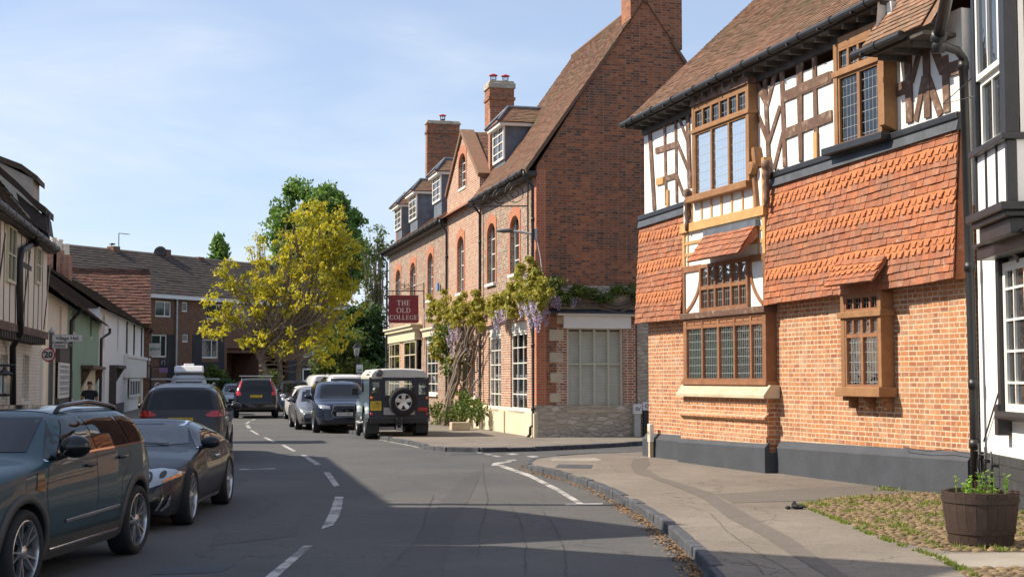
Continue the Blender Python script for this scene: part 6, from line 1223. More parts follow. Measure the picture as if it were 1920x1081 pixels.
# ================= vehicles =================
def smooth_interp(pts, xs, win=.10):
    px_ = np.array([p[0] for p in pts], float); pz = np.array([p[1] for p in pts], float); o = np.zeros(len(xs)); k = np.linspace(-1, 1, 9); wt = 1-np.abs(k)*.7
    for q, ww in zip(k, wt): o += ww*np.interp(np.array(xs)+q*win, px_, pz)
    return o/wt.sum()
class Car:
    def __init__(s, name, label, cat, S_, mat, group=None):
        s.S = S_; s.root = empty(name, (0, 0, 0), 0, label, cat, group); L, W = S_['L'], S_['W']; NX = S_.get('nx', 80)
        t = np.linspace(0, 1, NX); xs = L*(t-.12*np.sin(2*math.pi*t)/ (2*math.pi)*2); xs = np.clip(xs, 0, L); xs[0] = 0; xs[-1] = L
        top = smooth_interp(S_['top'], xs, S_.get('win', .09)); belt = np.minimum(smooth_interp(S_['belt'], xs), top-.012); bot = smooth_interp(S_['bot'], xs); hw = smooth_interp(S_.get('hw', [(0, .74*W), (.12, .86*W), (.35, .94*W), (.8, W*.985), (1.4, W), (L-1.3, W), (L-.5, W*.97), (L-.15, W*.91), (L, W*.84)]), xs, .05)
        NS, NU = 9, 11; vs = []; tum = S_.get('tum', .22)
        for i in range(NX):
            zb, zt, bl, w_ = bot[i], top[i], belt[i], hw[i]; mid = zb+(bl-zb)*.55; ring = [(0, zb), (w_*.75, zb)]
            for k in range(NS):
                z = zb+(bl-zb)*(.04+.96*k/(NS-1)); 
                f = 1-.10*((mid-z)/(mid-zb))**2 if z < mid else 1-S_.get('sh', .035)*((z-mid)/(bl-mid))**2
                ring.append((w_*f, z))
            h = zt-bl; n_ = 2.2+S_.get('box', 2.6)*min(1, h/.4); wb = ring[-1][0]; tm = tum*min(1, h/.45)
            for k in range(1, NU+1):
                ph = math.pi/2*k/NU; c_, s_ = max(0, math.cos(ph)), math.sin(ph); tt = s_**(2/n_); ring.append((wb*(1-tm*tt)*(c_**(2/n_) if c_ > 1e-6 else 0), bl+h*tt))
            full = ring[1:-1]; n_r = len(full); vs.append([(xs[i], 0, zb)]+[(xs[i], y, z) for y, z in full]+[(xs[i], 0, zt)]+[(xs[i], -y, z) for y, z in full[::-1]])
        nr = len(vs[0]); V = [p for r_ in vs for p in r_]; F_ = []
        for i in range(NX-1):
            for k in range(nr): k2 = (k+1) % nr; F_.append((i*nr+k, i*nr+k2, (i+1)*nr+k2, (i+1)*nr+k))
        F_ += [tuple(range(nr)), tuple(range((NX-1)*nr, NX*nr))[::-1]]
        me = bpy.data.meshes.new('body'); me.from_pydata(V, [], F_); bm = bmesh.new(); bm.from_mesh(me); bmesh.ops.recalc_face_normals(bm, faces=bm.faces); bm.to_mesh(me); s.bvh = BVHTree.FromBMesh(bm); bm.free()
        body = bpy.data.objects.new('body', me); COL.objects.link(body); ra = S_['r']+S_.get('gap', .045); cb = MB()
        for ax in S_['ax']:
            for sg in (-1, 1): cb.lathe([(ra, sg*(W+.2)), (ra, sg*(W-.30))], 40, (ax, 0, S_['r']), ax='y')
        co = cb.build('cutter', M['plastic_black']); m_ = body.modifiers.new('cut', 'BOOLEAN'); m_.operation = 'DIFFERENCE'; m_.object = co; m_.solver = 'EXACT'; bpy.context.view_layer.update()
        nm_ = bpy.data.meshes.new_from_object(body.evaluated_get(bpy.context.evaluated_depsgraph_get())); body.modifiers.clear(); body.data = nm_; bpy.data.objects.remove(co); nm_.name = 'body'
        nm_.materials.clear(); nm_.materials.append(M[mat]); nm_.materials.append(M['plastic_black'])
        for p in nm_.polygons:
            c = p.center; p.material_index = 0; p.use_smooth = True
            if any(abs(math.hypot(c.x-ax, c.z-S_['r'])-ra) < .006 or (math.hypot(c.x-ax, c.z-S_['r']) < ra-.01 and abs(c.y) < W-.2) for ax in S_['ax']): p.material_index = 1; p.use_smooth = False
            if p.normal.z < -.9 and c.z < .45: p.material_index = 1
        nm_.set_sharp_from_angle(angle=R(38)); body.parent = s.root; s.body = body; s.W = W; s.L = L
    def hit(s, a, b, side, off):
        L, W = s.L, s.W; o, d = {'R': ((a, 3, b), (0, -1, 0)), 'L': ((a, -3, b), (0, 1, 0)), 'F': ((-3, a, b), (1, 0, 0)), 'B': ((L+3, a, b), (-1, 0, 0)), 'T': ((a, b, 5), (0, 0, -1))}[side]
        h, n_, i_, d_ = s.bvh.ray_cast(Vector(o), Vector(d))
        if h is None:
            g = {'R': (a, W*.9, b), 'L': (a, -W*.9, b), 'F': (.05, a, b), 'B': (L-.05, a, b), 'T': (a, b, 1.2)}[side]; h, n_, i_, d_ = s.bvh.find_nearest(Vector(g))
        dv = -Vector(d); return h+(n_*.6+dv*.4).normalized()*off
    def decal(s, name, poly, side, mat, off=.004, par=None, grid=.07, label=None, flipcheck=None, mirror=False):
        bm = bmesh.new()
        for pl in ([poly] + ([[(-a, b) for a, b in poly][::-1]] if mirror else [])): bm.faces.new([bm.verts.new((a, b, 0)) for a, b in pl])
        xs = [v.co.x for v in bm.verts]; ys = [v.co.y for v in bm.verts]
        for ax in (0, 1):
            lo, hi = (min(xs), max(xs)) if ax == 0 else (min(ys), max(ys)); n_ = int((hi-lo)/grid)+1
            for i in range(1, n_): c = [0, 0, 0]; c[ax] = lo+(hi-lo)*i/n_; nn = [0, 0, 0]; nn[ax] = 1; bmesh.ops.bisect_plane(bm, geom=bm.verts[:]+bm.edges[:]+bm.faces[:], plane_co=c, plane_no=nn)
        for v in bm.verts: v.co = s.hit(v.co.x, v.co.y, side, off)
        bmesh.ops.recalc_face_normals(bm, faces=bm.faces)
        me = bpy.data.meshes.new(name); bm.to_mesh(me); bm.free(); me.materials.append(M[mat]); me.polygons.foreach_set('use_smooth', [True]*len(me.polygons))
        at_ = me.attributes.new('rnd', 'FLOAT', 'FACE'); o = bpy.data.objects.new(name, me); COL.objects.link(o); o.parent = par or s.root
        if label: o['label'] = label
        return o
    def sides(s, name, poly, mat, **k): return [s.decal(name, poly, sd_, mat, **k) for sd_ in ('L', 'R')]
    def ribbon(s, name, pts, w_, sides_, mat, off=.003, par=None, step=.05, closed=False, ht=0):
        for sd_ in sides_:
            P_ = []; 
            for a, b in zip(pts[:-1], pts[1:]):
                n_ = max(1, int(math.hypot(b[0]-a[0], b[1]-a[1])/step)); P_ += [(a[0]+(b[0]-a[0])*i/n_, a[1]+(b[1]-a[1])*i/n_) for i in range(n_)]
            P_.append(pts[-1]); mb = MB(); vs = []; n_ = len(P_)
            for i, p in enumerate(P_):
                a, b = P_[max(i-1, 0)], P_[min(i+1, n_-1)]; d = Vector((b[0]-a[0], b[1]-a[1])); d = d.normalized() if d.length else Vector((1, 0)); nn = Vector((-d.y, d.x))*w_/2
                for q in (1, -1): vs.append(s.hit(p[0]+nn.x*q, p[1]+nn.y*q, sd_, off))
                if ht:
                    for q in (1, -1): vs.append(s.hit(p[0]+nn.x*q*.6, p[1]+nn.y*q*.6, sd_, off+ht))
            if ht: fs = [(i*4+a, i*4+b, i*4+4+b, i*4+4+a) for i in range(n_-1) for a, b in ((0, 2), (2, 3), (3, 1))]
            else: fs = [(i*2, i*2+1, i*2+3, i*2+2) for i in range(n_-1)]
            mb.raw(vs, fs); o = mb.build(name, M[mat], par or s.root, fix=False)
    def gaps(s, pts_list):
        mb = MB()
        for pts in pts_list:
            for sd_ in ('L', 'R'):
                P_ = []
                for a, b in zip(pts[:-1], pts[1:]):
                    n_ = max(1, int(math.hypot(b[0]-a[0], b[1]-a[1])/.05)); P_ += [(a[0]+(b[0]-a[0])*i/n_, a[1]+(b[1]-a[1])*i/n_) for i in range(n_)]
                P_.append(pts[-1]); vs = []
                for i, p in enumerate(P_):
                    a, b = P_[max(i-1, 0)], P_[min(i+1, len(P_)-1)]; d = Vector((b[0]-a[0], b[1]-a[1])).normalized(); nn = Vector((-d.y, d.x))*.0045
                    for q in (1, -1): vs.append(s.hit(p[0]+nn.x*q, p[1]+nn.y*q, sd_, .0022))
                mb.raw(vs, [(i*2, i*2+1, i*2+3, i*2+2) for i in range(len(P_)-1)])
        mb.build('door_seams', M['plastic_black'], s.root, fix=False)
    def wheels(s, style='five', rim='alloy', rimr=.72, dark='plastic_black'):
        S_ = s.S; r = S_['r']; wd = S_.get('tw', .215); tb_ = MB(); rr = r*rimr
        tb_.lathe([(rr, 0), (rr+.01, -.012), (r*.90, -.018), (r*.97, .0), (r, .03), (r, wd-.03), (r*.97, wd), (r*.9, wd+.01), (rr, wd)], 40, ax='y', cap=False)
        rb = MB(); db = MB(); db.lathe([(.001, .07), (rr*.97, .055), (rr*.97, .10), (.001, .10)], 28, ax='y')
        rb.lathe([(rr, .0), (rr*.955, -.006), (rr*.93, .012), (rr*.93, .06), (rr, .06)], 40, ax='y', cap=False); rb.lathe([(.001, -.002), (.028, -.002), (.055, .012), (.06, .05), (.001, .05)], 16, ax='y')
        def spoke(a, w0, w1, r0=.05, r1=.94, bend=0.):
            c_, s_ = math.cos(a), math.sin(a); t_ = (-s_, c_); vs = []
            for (q, ww, yo) in ((r0, w0, .004), (rr*r1, w1, .006)):
                for sg, dy in ((-1, 0), (1, 0), (1, .03), (-1, .03)): vs.append((q*c_+t_[0]*(sg*ww+bend*(q > r0)), yo+dy+(.02 if q < .1 else 0), q*s_+t_[1]*(sg*ww+bend*(q > r0))))
            rb.raw(vs, [(0, 1, 5, 4), (1, 2, 6, 5), (2, 3, 7, 6), (3, 0, 4, 7), (0, 3, 2, 1), (4, 5, 6, 7)])
        if style == 'five':
            for k in range(5): spoke(2*math.pi*k/5+.3, .035, .045)
        elif style == 'ten':
            for k in range(10): spoke(2*math.pi*k/10, .012, .018)
        elif style == 'mini':     # five pairs of polished bars joined by a cross bar at the rim
            for k in range(5):
                a = 2*math.pi*k/5+.32; spoke(a-.02, .008, .009, .05, .95, -.045); spoke(a+.02, .008, .009, .05, .95, .045)
        elif style == 'twin':
            for k in range(5): a = 2*math.pi*k/5; spoke(a-.12, .014, .018, .05, .94, -.01); spoke(a+.12, .014, .018, .05, .94, .01)
        first = None
        for ax in S_['ax']:
            for sg in (-1, 1):
                W_ = s.W-.012
                if first is None:
                    w0 = tb_.build('wheel', M['tyre'], s.root, smooth=True, ); r0_ = rb.build('rim', M[rim], w0); d0_ = db.build('brake_disc', M[dark], w0); 
                    for q in (r0_, ): q.data.set_sharp_from_angle(angle=R(30))
                    first = (w0, r0_, d0_); wob = w0
                else:
                    wob = first[0].copy(); COL.objects.link(wob); wob.parent = s.root
                    for ch in first[1:]: c = ch.copy(); COL.objects.link(c); c.parent = wob
                wob.location = (ax, sg*W_, r); wob.rotation_euler = (0, random.uniform(0, 1.2), 0 if sg < 0 else math.pi)
                if sg > 0: wob.rotation_euler = (0, random.uniform(0, 1), math.pi)
    def mirrors(s, x, z, mat, sz=(.13, .09, .085)):
        for sg in (-1, 1):
            mb = MB(); yb = s.hit(x, z-.05, 'R', 0).y; vs = []; c = Vector((x-.02, sg*(yb+.17), z)); 
            bm = bmesh.new(); bmesh.ops.create_uvsphere(bm, u_segments=18, v_segments=12, radius=1)
            for v in bm.verts:
                q = v.co.copy(); q.x = max(min(q.x, .55), -1); sc_ = .78 if q.x > .5 else 1; v.co = Vector((c.x+q.x*sz[0]*.8, c.y+q.y*sz[0]*sc_, c.z+q.z*sz[2]*sc_))
            me = bpy.data.meshes.new('mirror'); bm.to_mesh(me); bm.free(); me.materials.append(M[mat]); me.polygons.foreach_set('use_smooth', [True]*len(me.polygons)); o = bpy.data.objects.new('mirror', me); COL.objects.link(o); o.parent = s.root
            mb.tube([(x+.03, sg*(yb-.02), z-.10), (x+.02, sg*(yb+.10), z-.06)], [.035, .028], 8); mb.build('mirror_arm', M['plastic_black'], o, smooth=True)
    def handles(s, pts, mat):
        for (x, z) in pts:
            for sd_, sg in (('L', -1), ('R', 1)):
                a = s.hit(x-.10, z, sd_, .0); b = s.hit(x+.10, z+.005, sd_, .0); mb = MB(); o_ = Vector((0, sg*.035, 0)); mb.tube([a, a+o_*.9+Vector((.02, 0, 0)), (a+b)/2+o_, b+o_*.9-Vector((.02, 0, 0)), b], [.012, .015, .016, .015, .012], 8); mb.build('door_handle', M[mat], s.root, smooth=True)
    def rails(s, x0, x1, y, mat, h=.055, r=.016):
        for sg in (-1, 1):
            za = s.hit(x0, y*sg, 'T', 0).z; zb = s.hit(x1, y*sg, 'T', 0).z; mb = MB(); mb.tube([(x0, y*sg, za-.005), (x0+.10, y*sg, za+h*.8), (x0+.25, y*sg, za+h), ((x0+x1)/2, y*sg, s.hit((x0+x1)/2, y*sg, 'T', 0).z+h), (x1-.2, y*sg, zb+h), (x1-.08, y*sg, zb+h*.7), (x1, y*sg, zb-.005)], r, 8); mb.build('roof_rail', M[mat], s.root, smooth=True)
    def plate(s, side, y, z, txt, yellow, w_=.52, h_=.11):
        p = s.hit(y, z, side, .03); sg = 1 if side == 'B' else -1; mb = MB(); mb.box(p.x-.01, p.x+.01, y-w_/2, y+w_/2, z-h_/2, z+h_/2); o = mb.build('number_plate', M['plate_yellow' if yellow else 'plate_white'], s.root)
        textmesh(txt, h_*.95, 'lettering', 'letter_black', o, (p.x+sg*.012, y, z), (math.pi/2, 0, math.pi/2 if side == 'B' else -math.pi/2), .001, sx=.86)
    def place(s, nose, fwd):   # nose point on the ground, forward direction
        s.root.location = (nose[0], nose[1], nose[2] if len(nose) > 2 else 0); s.root.rotation_euler = (0, 0, math.atan2(fwd[1], fwd[0])+math.pi)
    def place_wheels(s, pf, pr, side):   # ground points under the outer face of the front and rear wheels of one side (+1 local y, -1)
        f = Vector((pf[0]-pr[0], pf[1]-pr[1], 0)).normalized(); loc_y = Vector((f.y, -f.x, 0))   # local +y in world (forward is -x)
        mid = (Vector((pf[0], pf[1], 0))+Vector((pr[0], pr[1], 0)))/2-loc_y*side*s.W; am = sum(s.S['ax'])/2; s.place(mid+f*am, f)
def seams(S_): pass
# ---- teal compact SUV (foreground) ----
SP = dict(L=4.17, W=.905, r=.345, ax=(.82, 3.49), top=[(0,.62),(.05,.84),(.16,.95),(.5,1.02),(1.15,1.09),(1.25,1.12),(1.80,1.42),(2.0,1.475),(2.6,1.505),(3.4,1.49),(3.78,1.42),(3.95,1.24),(4.06,1.04),(4.14,.80),(4.17,.5)],
          belt=[(0,.6),(.2,.82),(.6,.93),(1.2,1.0),(2.5,1.045),(3.85,1.08),(4.05,1.0),(4.17,.5)], bot=[(0,.34),(.3,.22),(.6,.19),(3.8,.19),(4.0,.26),(4.17,.42)], tum=.17, box=3.0, gap=.05, win=.06, nx=110, sh=.03)
c = Car('compact_suv', 'dark teal compact SUV with black wheel arches, closest to the camera at the left', 'car', SP, 'paint_teal')
band = [(1.30,1.075),(1.84,1.41),(2.0,1.445),(3.50,1.43),(3.74,1.37),(3.90,1.14),(3.82,1.125)]
c.sides('window_band', band, 'gloss_black', off=.003)
for pl in ([(1.52,1.095),(1.93,1.39),(2.24,1.408),(2.32,1.105)], [(2.42,1.108),(2.35,1.41),(3.08,1.405),(3.24,1.12)], [(3.33,1.125),(3.17,1.402),(3.46,1.385),(3.68,1.335),(3.79,1.135)]): c.sides('side_window', pl, 'car_glass', off=.007)
c.decal('windscreen', [(-.66,1.13),(.66,1.13),(.58,1.41),(-.58,1.41)], 'F', 'car_glass', off=.006); c.decal('rear_window', [(-.58,1.12),(.58,1.12),(.50,1.38),(-.50,1.38)], 'B', 'car_glass', off=.006)
c.decal('roof', [(1.98,-.60),(3.75,-.58),(3.75,.58),(1.98,.60)], 'T', 'gloss_black', off=.005)
c.ribbon('chrome_strip', [(1.28,1.06),(2.4,1.095),(3.84,1.115),(3.91,1.13)], .018, 'LR', 'chrome', off=.005)
for ax in SP['ax']:
    for sd_ in 'LR':
        mb = MB(); vs = []; n_ = 30; r0, r1 = .395, .47
        for i in range(n_+1):
            a = R(-12+204*i/n_)
            for q, of in ((r0, .004), (r0+.004, .022), (r1-.012, .022), (r1, .003)): vs.append(c.hit(ax+q*math.cos(a), max(.345+q*math.sin(a), .24), sd_, of))
        mb.raw(vs, [(i*4+k, i*4+k+1, i*4+5+k, i*4+4+k) for i in range(n_) for k in range(3)]); o = mb.build('wheel_arch', M['trim_grey'], c.root, smooth=True)
c.sides('sill_trim', [(1.27,.22),(1.27,.40),(3.03,.40),(3.03,.22)], 'trim_grey', off=.012); c.ribbon('sill_strip', [(1.35,.30),(3.0,.31)], .03, 'LR', 'chrome', off=.016, ht=.006)
c.ribbon('door_trim', [(1.62,.515),(2.95,.535)], .035, 'LR', 'brushed', off=.004, ht=.006)
c.decal('front_bumper', [(-.8,.28),(.8,.28),(.8,.5),(-.8,.5)], 'F', 'trim_grey', off=.01); c.decal('grille', [(-.42,.52),(.42,.52),(.46,.80),(-.46,.80)], 'F', 'gloss_black', off=.012)
for sg in (-1, 1): 
    pl = [(sg*.58+.135*math.cos(t), .80+.125*math.sin(t)) for t in np.linspace(0, 2*math.pi, 20)[:-1]]; c.decal('headlight', pl, 'F', 'lens_clear', off=.015)
    c.decal('tail_light', [(sg*.62, .82), (sg*.80, .82), (sg*.78, 1.04), (sg*.62, 1.04)], 'B', 'lens_red', off=.01)
c.gaps([[(1.28,.42),(1.22,.80),(1.30,1.06)], [(2.36,.42),(2.38,1.09)], [(2.98,.42),(3.02,.78),(3.28,.95),(3.32,1.11)], [(1.28,.42),(2.98,.42)]])
c.sides('wing_scuttle', [(1.02,.83),(1.17,.80),(1.19,.96),(1.06,.97)], 'gloss_black', off=.006)
c.handles([(2.18,.97),(3.02,1.0)], 'gloss_black'); c.mirrors(1.55, 1.17, 'gloss_black', (.14, .12, .10)); c.rails(2.05, 3.62, .60, 'gloss_black', .07, .022); c.wheels('mini', 'alloy', .76, 'gloss_black'); c.plate('F', 0, .42, 'LX19 KBE', False)
c.place_wheels((-3.96, 11.45), (-3.76, 14.1), -1)
# ---- dark coupe ----
SP = dict(L=4.79, W=.945, r=.345, ax=(.96, 3.71), top=[(0,.46),(.04,.58),(.2,.70),(.6,.80),(1.0,.88),(1.7,.965),(1.85,.985),(2.5,1.27),(2.75,1.32),(3.1,1.325),(3.5,1.26),(4.1,1.06),(4.5,.99),(4.72,.90),(4.79,.6)],
          belt=[(0,.44),(.2,.60),(.6,.74),(1.0,.82),(1.9,.86),(3.0,.885),(3.6,.93),(4.2,.90),(4.7,.78),(4.79,.5)], bot=[(0,.24),(.3,.16),(.8,.15),(4.2,.17),(4.6,.26),(4.79,.4)], hw=[(0,.62*.945),(.1,.73),(.35,.84),(.8,.92),(1.2,.93),(2.2,.90),(3.2,.93),(3.8,.945),(4.3,.91),(4.65,.82),(4.79,.70)], tum=.26, box=1.6, gap=.035, win=.10, nx=110, sh=.05)
c = Car('coupe', 'dark blue grey low coupe with large oval headlights, parked behind the teal SUV', 'car', SP, 'paint_navy')
c.decal('windscreen', [(-.67,1.01),(-.3,.985),(.3,.985),(.67,1.01),(.54,1.265),(.2,1.285),(-.2,1.285),(-.54,1.265)], 'F', 'car_glass_lit', off=.005); c.decal('rear_window', [(-.55,1.05),(.55,1.05),(.45,1.26),(-.45,1.26)], 'B', 'car_glass', off=.005)
c.sides('side_window', [(2.02,.965),(2.52,1.215),(2.80,1.262),(3.02,1.265),(3.0,.975)], 'car_glass', off=.005); c.sides('quarter_window', [(3.05,.978),(3.07,1.262),(3.35,1.235),(3.72,1.09),(3.72,1.01)], 'car_glass', off=.005)
c.ribbon('chrome_strip', [(1.98,.95),(3.0,.962),(3.76,.995)], .012, 'LR', 'chrome', off=.006); c.ribbon('chrome_strip', [(2.5,1.235),(2.85,1.285),(3.15,1.285),(3.5,1.20),(3.78,1.08)], .012, 'LR', 'chrome', off=.006)
for sg in (-1, 1):
    hl = [(sg*.36,.63),(sg*.44,.56),(sg*.60,.545),(sg*.74,.60),(sg*.86,.66),(sg*.885,.70),(sg*.80,.745),(sg*.64,.765),(sg*.48,.745),(sg*.39,.70)]
    h = c.decal('headlight', hl, 'F', 'lens_clear', off=.006, grid=.025); pl = [(sg*.53+.075*math.cos(t), .655+.07*math.sin(t)) for t in np.linspace(0, 2*math.pi, 18)[:-1]]; c.decal('lamp', pl, 'F', 'plastic_black', off=.020, par=h, grid=.04)
    pl = [(sg*.53+.05*math.cos(t), .655+.047*math.sin(t)) for t in np.linspace(0, 2*math.pi, 18)[:-1]]; c.decal('lamp_lens', pl, 'F', 'lens_clear', off=.026, par=h, grid=.04)
    pl = [(sg*.70+.035*math.cos(t), .695+.035*math.sin(t)) for t in np.linspace(0, 2*math.pi, 14)[:-1]]; c.decal('lamp_lens', pl, 'F', 'plastic_black', off=.020, par=h, grid=.04); c.decal('indicator', [(sg*.72,.605),(sg*.86,.67),(sg*.84,.69),(sg*.72,.63)], 'F', 'lens_orange', off=.020, par=h, grid=.04)
    c.decal('air_intake', [(sg*.40,.24),(sg*.72,.25),(sg*.80,.36),(sg*.80,.45),(sg*.5,.42)], 'F', 'gloss_black', off=.004); c.decal('intake_trim', [(sg*.70,.27),(sg*.76,.33),(sg*.79,.44),(sg*.805,.44),(sg*.785,.32),(sg*.72,.25)], 'F', 'chrome', off=.014); c.decal('intake_trim', [(sg*.66,.27),(sg*.71,.36),(sg*.735,.44),(sg*.75,.44),(sg*.725,.35),(sg*.68,.265)], 'F', 'chrome', off=.014)
    c.decal('tail_light', [(sg*.45,.72),(sg*.78,.70),(sg*.75,.86),(sg*.48,.86)], 'B', 'lens_red', off=.008)
c.decal('grille', [(-.26,.36),(.26,.36),(.30,.48),(.22,.55),(-.22,.55),(-.30,.48)], 'F', 'gloss_black', off=.006); c.gaps([[(1.95,.30),(1.90,.6),(1.98,.94)], [(3.05,.30),(3.16,.6),(3.12,.95)], [(1.95,.30),(3.05,.30)]]); c.ribbon('sill_trim', [(1.4,.22),(3.25,.23)], .05, 'LR', 'brushed', off=.005)
c.ribbon('wiper', [(-.45,1.0),(.05,1.02)], .012, 'F', 'plastic_black', off=.02); c.ribbon('wiper', [(0,1.0),(.55,1.035)], .012, 'F', 'plastic_black', off=.02)
c.handles([(2.85,.80)], 'chrome'); c.mirrors(2.08, 1.02, 'paint_navy', (.125, .1, .085)); c.wheels('ten', 'alloy', .80, 'plastic_black'); c.plate('F', 0, .30, 'JX60 HVM', False)
for ch in kids(c.root):
    if not ch.name.startswith('wheel'): ch.scale = (1, 1, .92); ch.location.z = .0
c.place_wheels((-3.86, 16.95), (-3.98, 19.7), -1)
# ---- shared shapes for the other cars ----
MPV = dict(L=4.80, W=.955, r=.345, ax=(.95, 3.80), top=[(0,.62),(.06,.78),(.3,.92),(1.0,1.04),(1.15,1.07),(2.0,1.53),(2.4,1.635),(3.2,1.665),(4.1,1.62),(4.42,1.56),(4.58,1.28),(4.70,1.08),(4.78,.9),(4.80,.5)], belt=[(0,.58),(.3,.82),(1.1,.96),(2.5,1.03),(4.3,1.08),(4.65,1.02),(4.8,.5)], bot=[(0,.26),(.4,.2),(4.3,.2),(4.8,.34)], tum=.20, box=2.6, win=.06)
SUV = dict(L=4.70, W=.94, r=.37, ax=(.93, 3.72), top=[(0,.78),(.06,.92),(.3,1.0),(1.1,1.10),(1.25,1.13),(1.95,1.58),(2.3,1.66),(3.4,1.67),(4.15,1.60),(4.42,1.25),(4.6,1.05),(4.68,.9),(4.70,.5)], belt=[(0,.74),(.3,.9),(1.2,1.02),(4.2,1.12),(4.5,1.02),(4.7,.5)], bot=[(0,.30),(.4,.25),(4.3,.25),(4.7,.38)], tum=.19, box=2.8, win=.06)
HAT = dict(L=4.25, W=.885, r=.32, ax=(.85, 3.45), top=[(0,.56),(.06,.70),(.3,.80),(.95,.93),(1.1,.96),(1.9,1.38),(2.3,1.47),(3.0,1.475),(3.6,1.38),(3.95,1.12),(4.12,1.0),(4.22,.8),(4.25,.45)], belt=[(0,.52),(.3,.72),(1.0,.86),(3.8,.98),(4.1,.9),(4.25,.45)], bot=[(0,.24),(.4,.18),(3.8,.18),(4.25,.34)], tum=.22, box=2.2, win=.07)
BIG = dict(L=4.95, W=.985, r=.385, ax=(.95, 3.94), top=[(0,.80),(.06,.98),(.3,1.07),(1.15,1.16),(1.3,1.19),(2.05,1.66),(2.4,1.755),(3.6,1.77),(4.45,1.71),(4.66,1.45),(4.82,1.15),(4.93,.95),(4.95,.5)], belt=[(0,.76),(.3,.94),(1.3,1.08),(4.3,1.15),(4.8,1.08),(4.95,.5)], bot=[(0,.32),(.4,.27),(4.5,.27),(4.95,.40)], tum=.19, box=2.8, win=.05)
def std(name, label, SP, mat, rear=None, front=None, rail=None, style='five', plate=None, group=None, tl=None, glass='car_glass', rim='alloy'):
    S_ = dict(SP); S_['nx'] = 60; c = Car(name, label, 'car', S_, mat, group); L, W = S_['L'], S_['W']; T_ = dict((round(a, 2), b) for a, b in S_['top']); xs = [a for a, b in S_['top']]
    bl = float(np.interp(2.0, *zip(*S_['belt'])))+.04; H = max(b for a, b in S_['top']); zr = H-.09; xcw, xrf = S_['top'][4][0], S_['top'][6][0]; xe = S_['top'][8][0]; xt = S_['top'][10][0]
    a, b_ = xcw+.30, xrf-.05; m_ = (b_+xe)/2-.15; c.sides('window_band', [(a-.06, bl-.02), (b_-.12, zr+.0), (xe-.05, zr-.02), (xt-.06, bl+.05), (xt-.16, bl-.01)], 'gloss_black', off=.003)
    c.sides('side_window', [(a+.12, bl), (b_, zr-.03), (m_-.04, zr-.02), (m_, bl+.005)], glass, off=.006); c.sides('side_window', [(m_+.06, bl+.005), (m_+.02, zr-.02), (xe-.35, zr-.03), (xe-.2, bl+.02)], glass, off=.006)
    c.decal('windscreen', [(-W*.74, bl+.02), (W*.74, bl+.02), (W*.62, zr-.02), (-W*.62, zr-.02)], 'F', glass, off=.005)
    wz0, wz1 = (bl+.07, zr-.02); c.decal('rear_window', [(-W*.70, wz0), (W*.70, wz0), (W*.60, wz1), (-W*.60, wz1)], 'B', glass, off=.006)
    zh = S_['top'][1][1]-.10
    for sg in (-1, 1):
        c.decal('headlight', [(sg*W*.48, zh-.05), (sg*W*.86, zh), (sg*W*.88, zh+.10), (sg*W*.78, zh+.10), (sg*W*.50, zh+.05)], 'F', 'lens_clear', off=.008)
        for pl in (tl or [[(.50, .86), (.86, .86), (.84, 1.0), (.60, 1.0)]]): c.decal('tail_light', [(sg*W*q[0], q[1]) for q in pl], 'B', 'lens_red', off=.010)
    c.decal('grille', [(-.42, zh-.22), (.42, zh-.22), (.46, zh-.02), (-.46, zh-.02)], 'F', 'gloss_black', off=.008); c.decal('front_bumper', [(-.75, .30), (.75, .30), (.7, .42), (-.7, .42)], 'F', 'plastic_black', off=.008); c.decal('rear_bumper', [(-.75, .32), (.75, .32), (.78, .50), (-.78, .50)], 'B', 'plastic_black', off=.008)
    c.gaps([[(a-.02, .30), (a-.06, .7), (a, bl-.03)], [(m_+.03, .30), (m_+.03, bl-.03)], [(xe-.35, .30), (xe-.2, .75), (xe-.15, bl-.03)]]); c.mirrors(a+.22, bl+.07, mat); c.handles([(m_-.15, bl-.10), (xe-.3, bl-.08)], mat)
    if rail: c.rails(xrf+.1, xe-.1, W*.64, rail)
    c.wheels(style, rim)
    if plate: c.plate(plate[0], 0, plate[1], plate[2], plate[0] == 'B')
    return c
D2 = Vector((-.235, .972, 0)).normalized()
def placed_rear(c, u, v, fwd, dy=0):
    p = gp(u, v); f = Vector(fwd).normalized(); q = p+f*c.L; c.place((q.x, q.y), f)
def placed_front(c, u, v, fwd): p = gp(u, v); f = Vector(fwd).normalized(); c.place((p.x, p.y), f)
c = std('people_carrier', 'dark graphite people carrier with roof bars seen from behind, parked ahead of the coupe', MPV, 'paint_graphite', rail='brushed', plate=('B', .88, 'GK16 NHV'), tl=[[(.52, .98), (.66, 1.07), (.95, 1.10), (.94, .97), (.66, .94)]])
for xx in (2.7, 3.6):
    mb = MB(); z = 1.74; mb.box(xx-.03, xx+.03, -.72, .72, z-.01, z+.025); mb.build('roof_bar', M['brushed'], c.root)
placed_rear(c, 337, 866, (-.165, .985, 0))
c = std('large_suv', 'black large SUV with tall red tail lights and roof bars, driving away', BIG, 'paint_black', rail='brushed', plate=('B', .98, 'KM17 OPK'), tl=[[(.66, 1.02), (.86, 1.0), (.90, 1.16), (.80, 1.22), (.70, 1.16)], [(.74, 1.22), (.84, 1.22), (.70, 1.62), (.62, 1.66)]])
mb = MB(); mb.box(2.9, 2.97, -.75, .75, 1.85, 1.89); mb.box(3.7, 3.77, -.75, .75, 1.85, 1.89); mb.build('roof_bar', M['alloy'], c.root); placed_rear(c, 480, 784, (-.19, .98, 0))
c = std('hatchback', 'silver saloon facing the camera behind the black SUV, far left of the road', HAT, 'paint_silver', plate=('F', .42, 'FJ12 ZPO')); placed_front(c, 443, 766, (.25, -.97, 0))
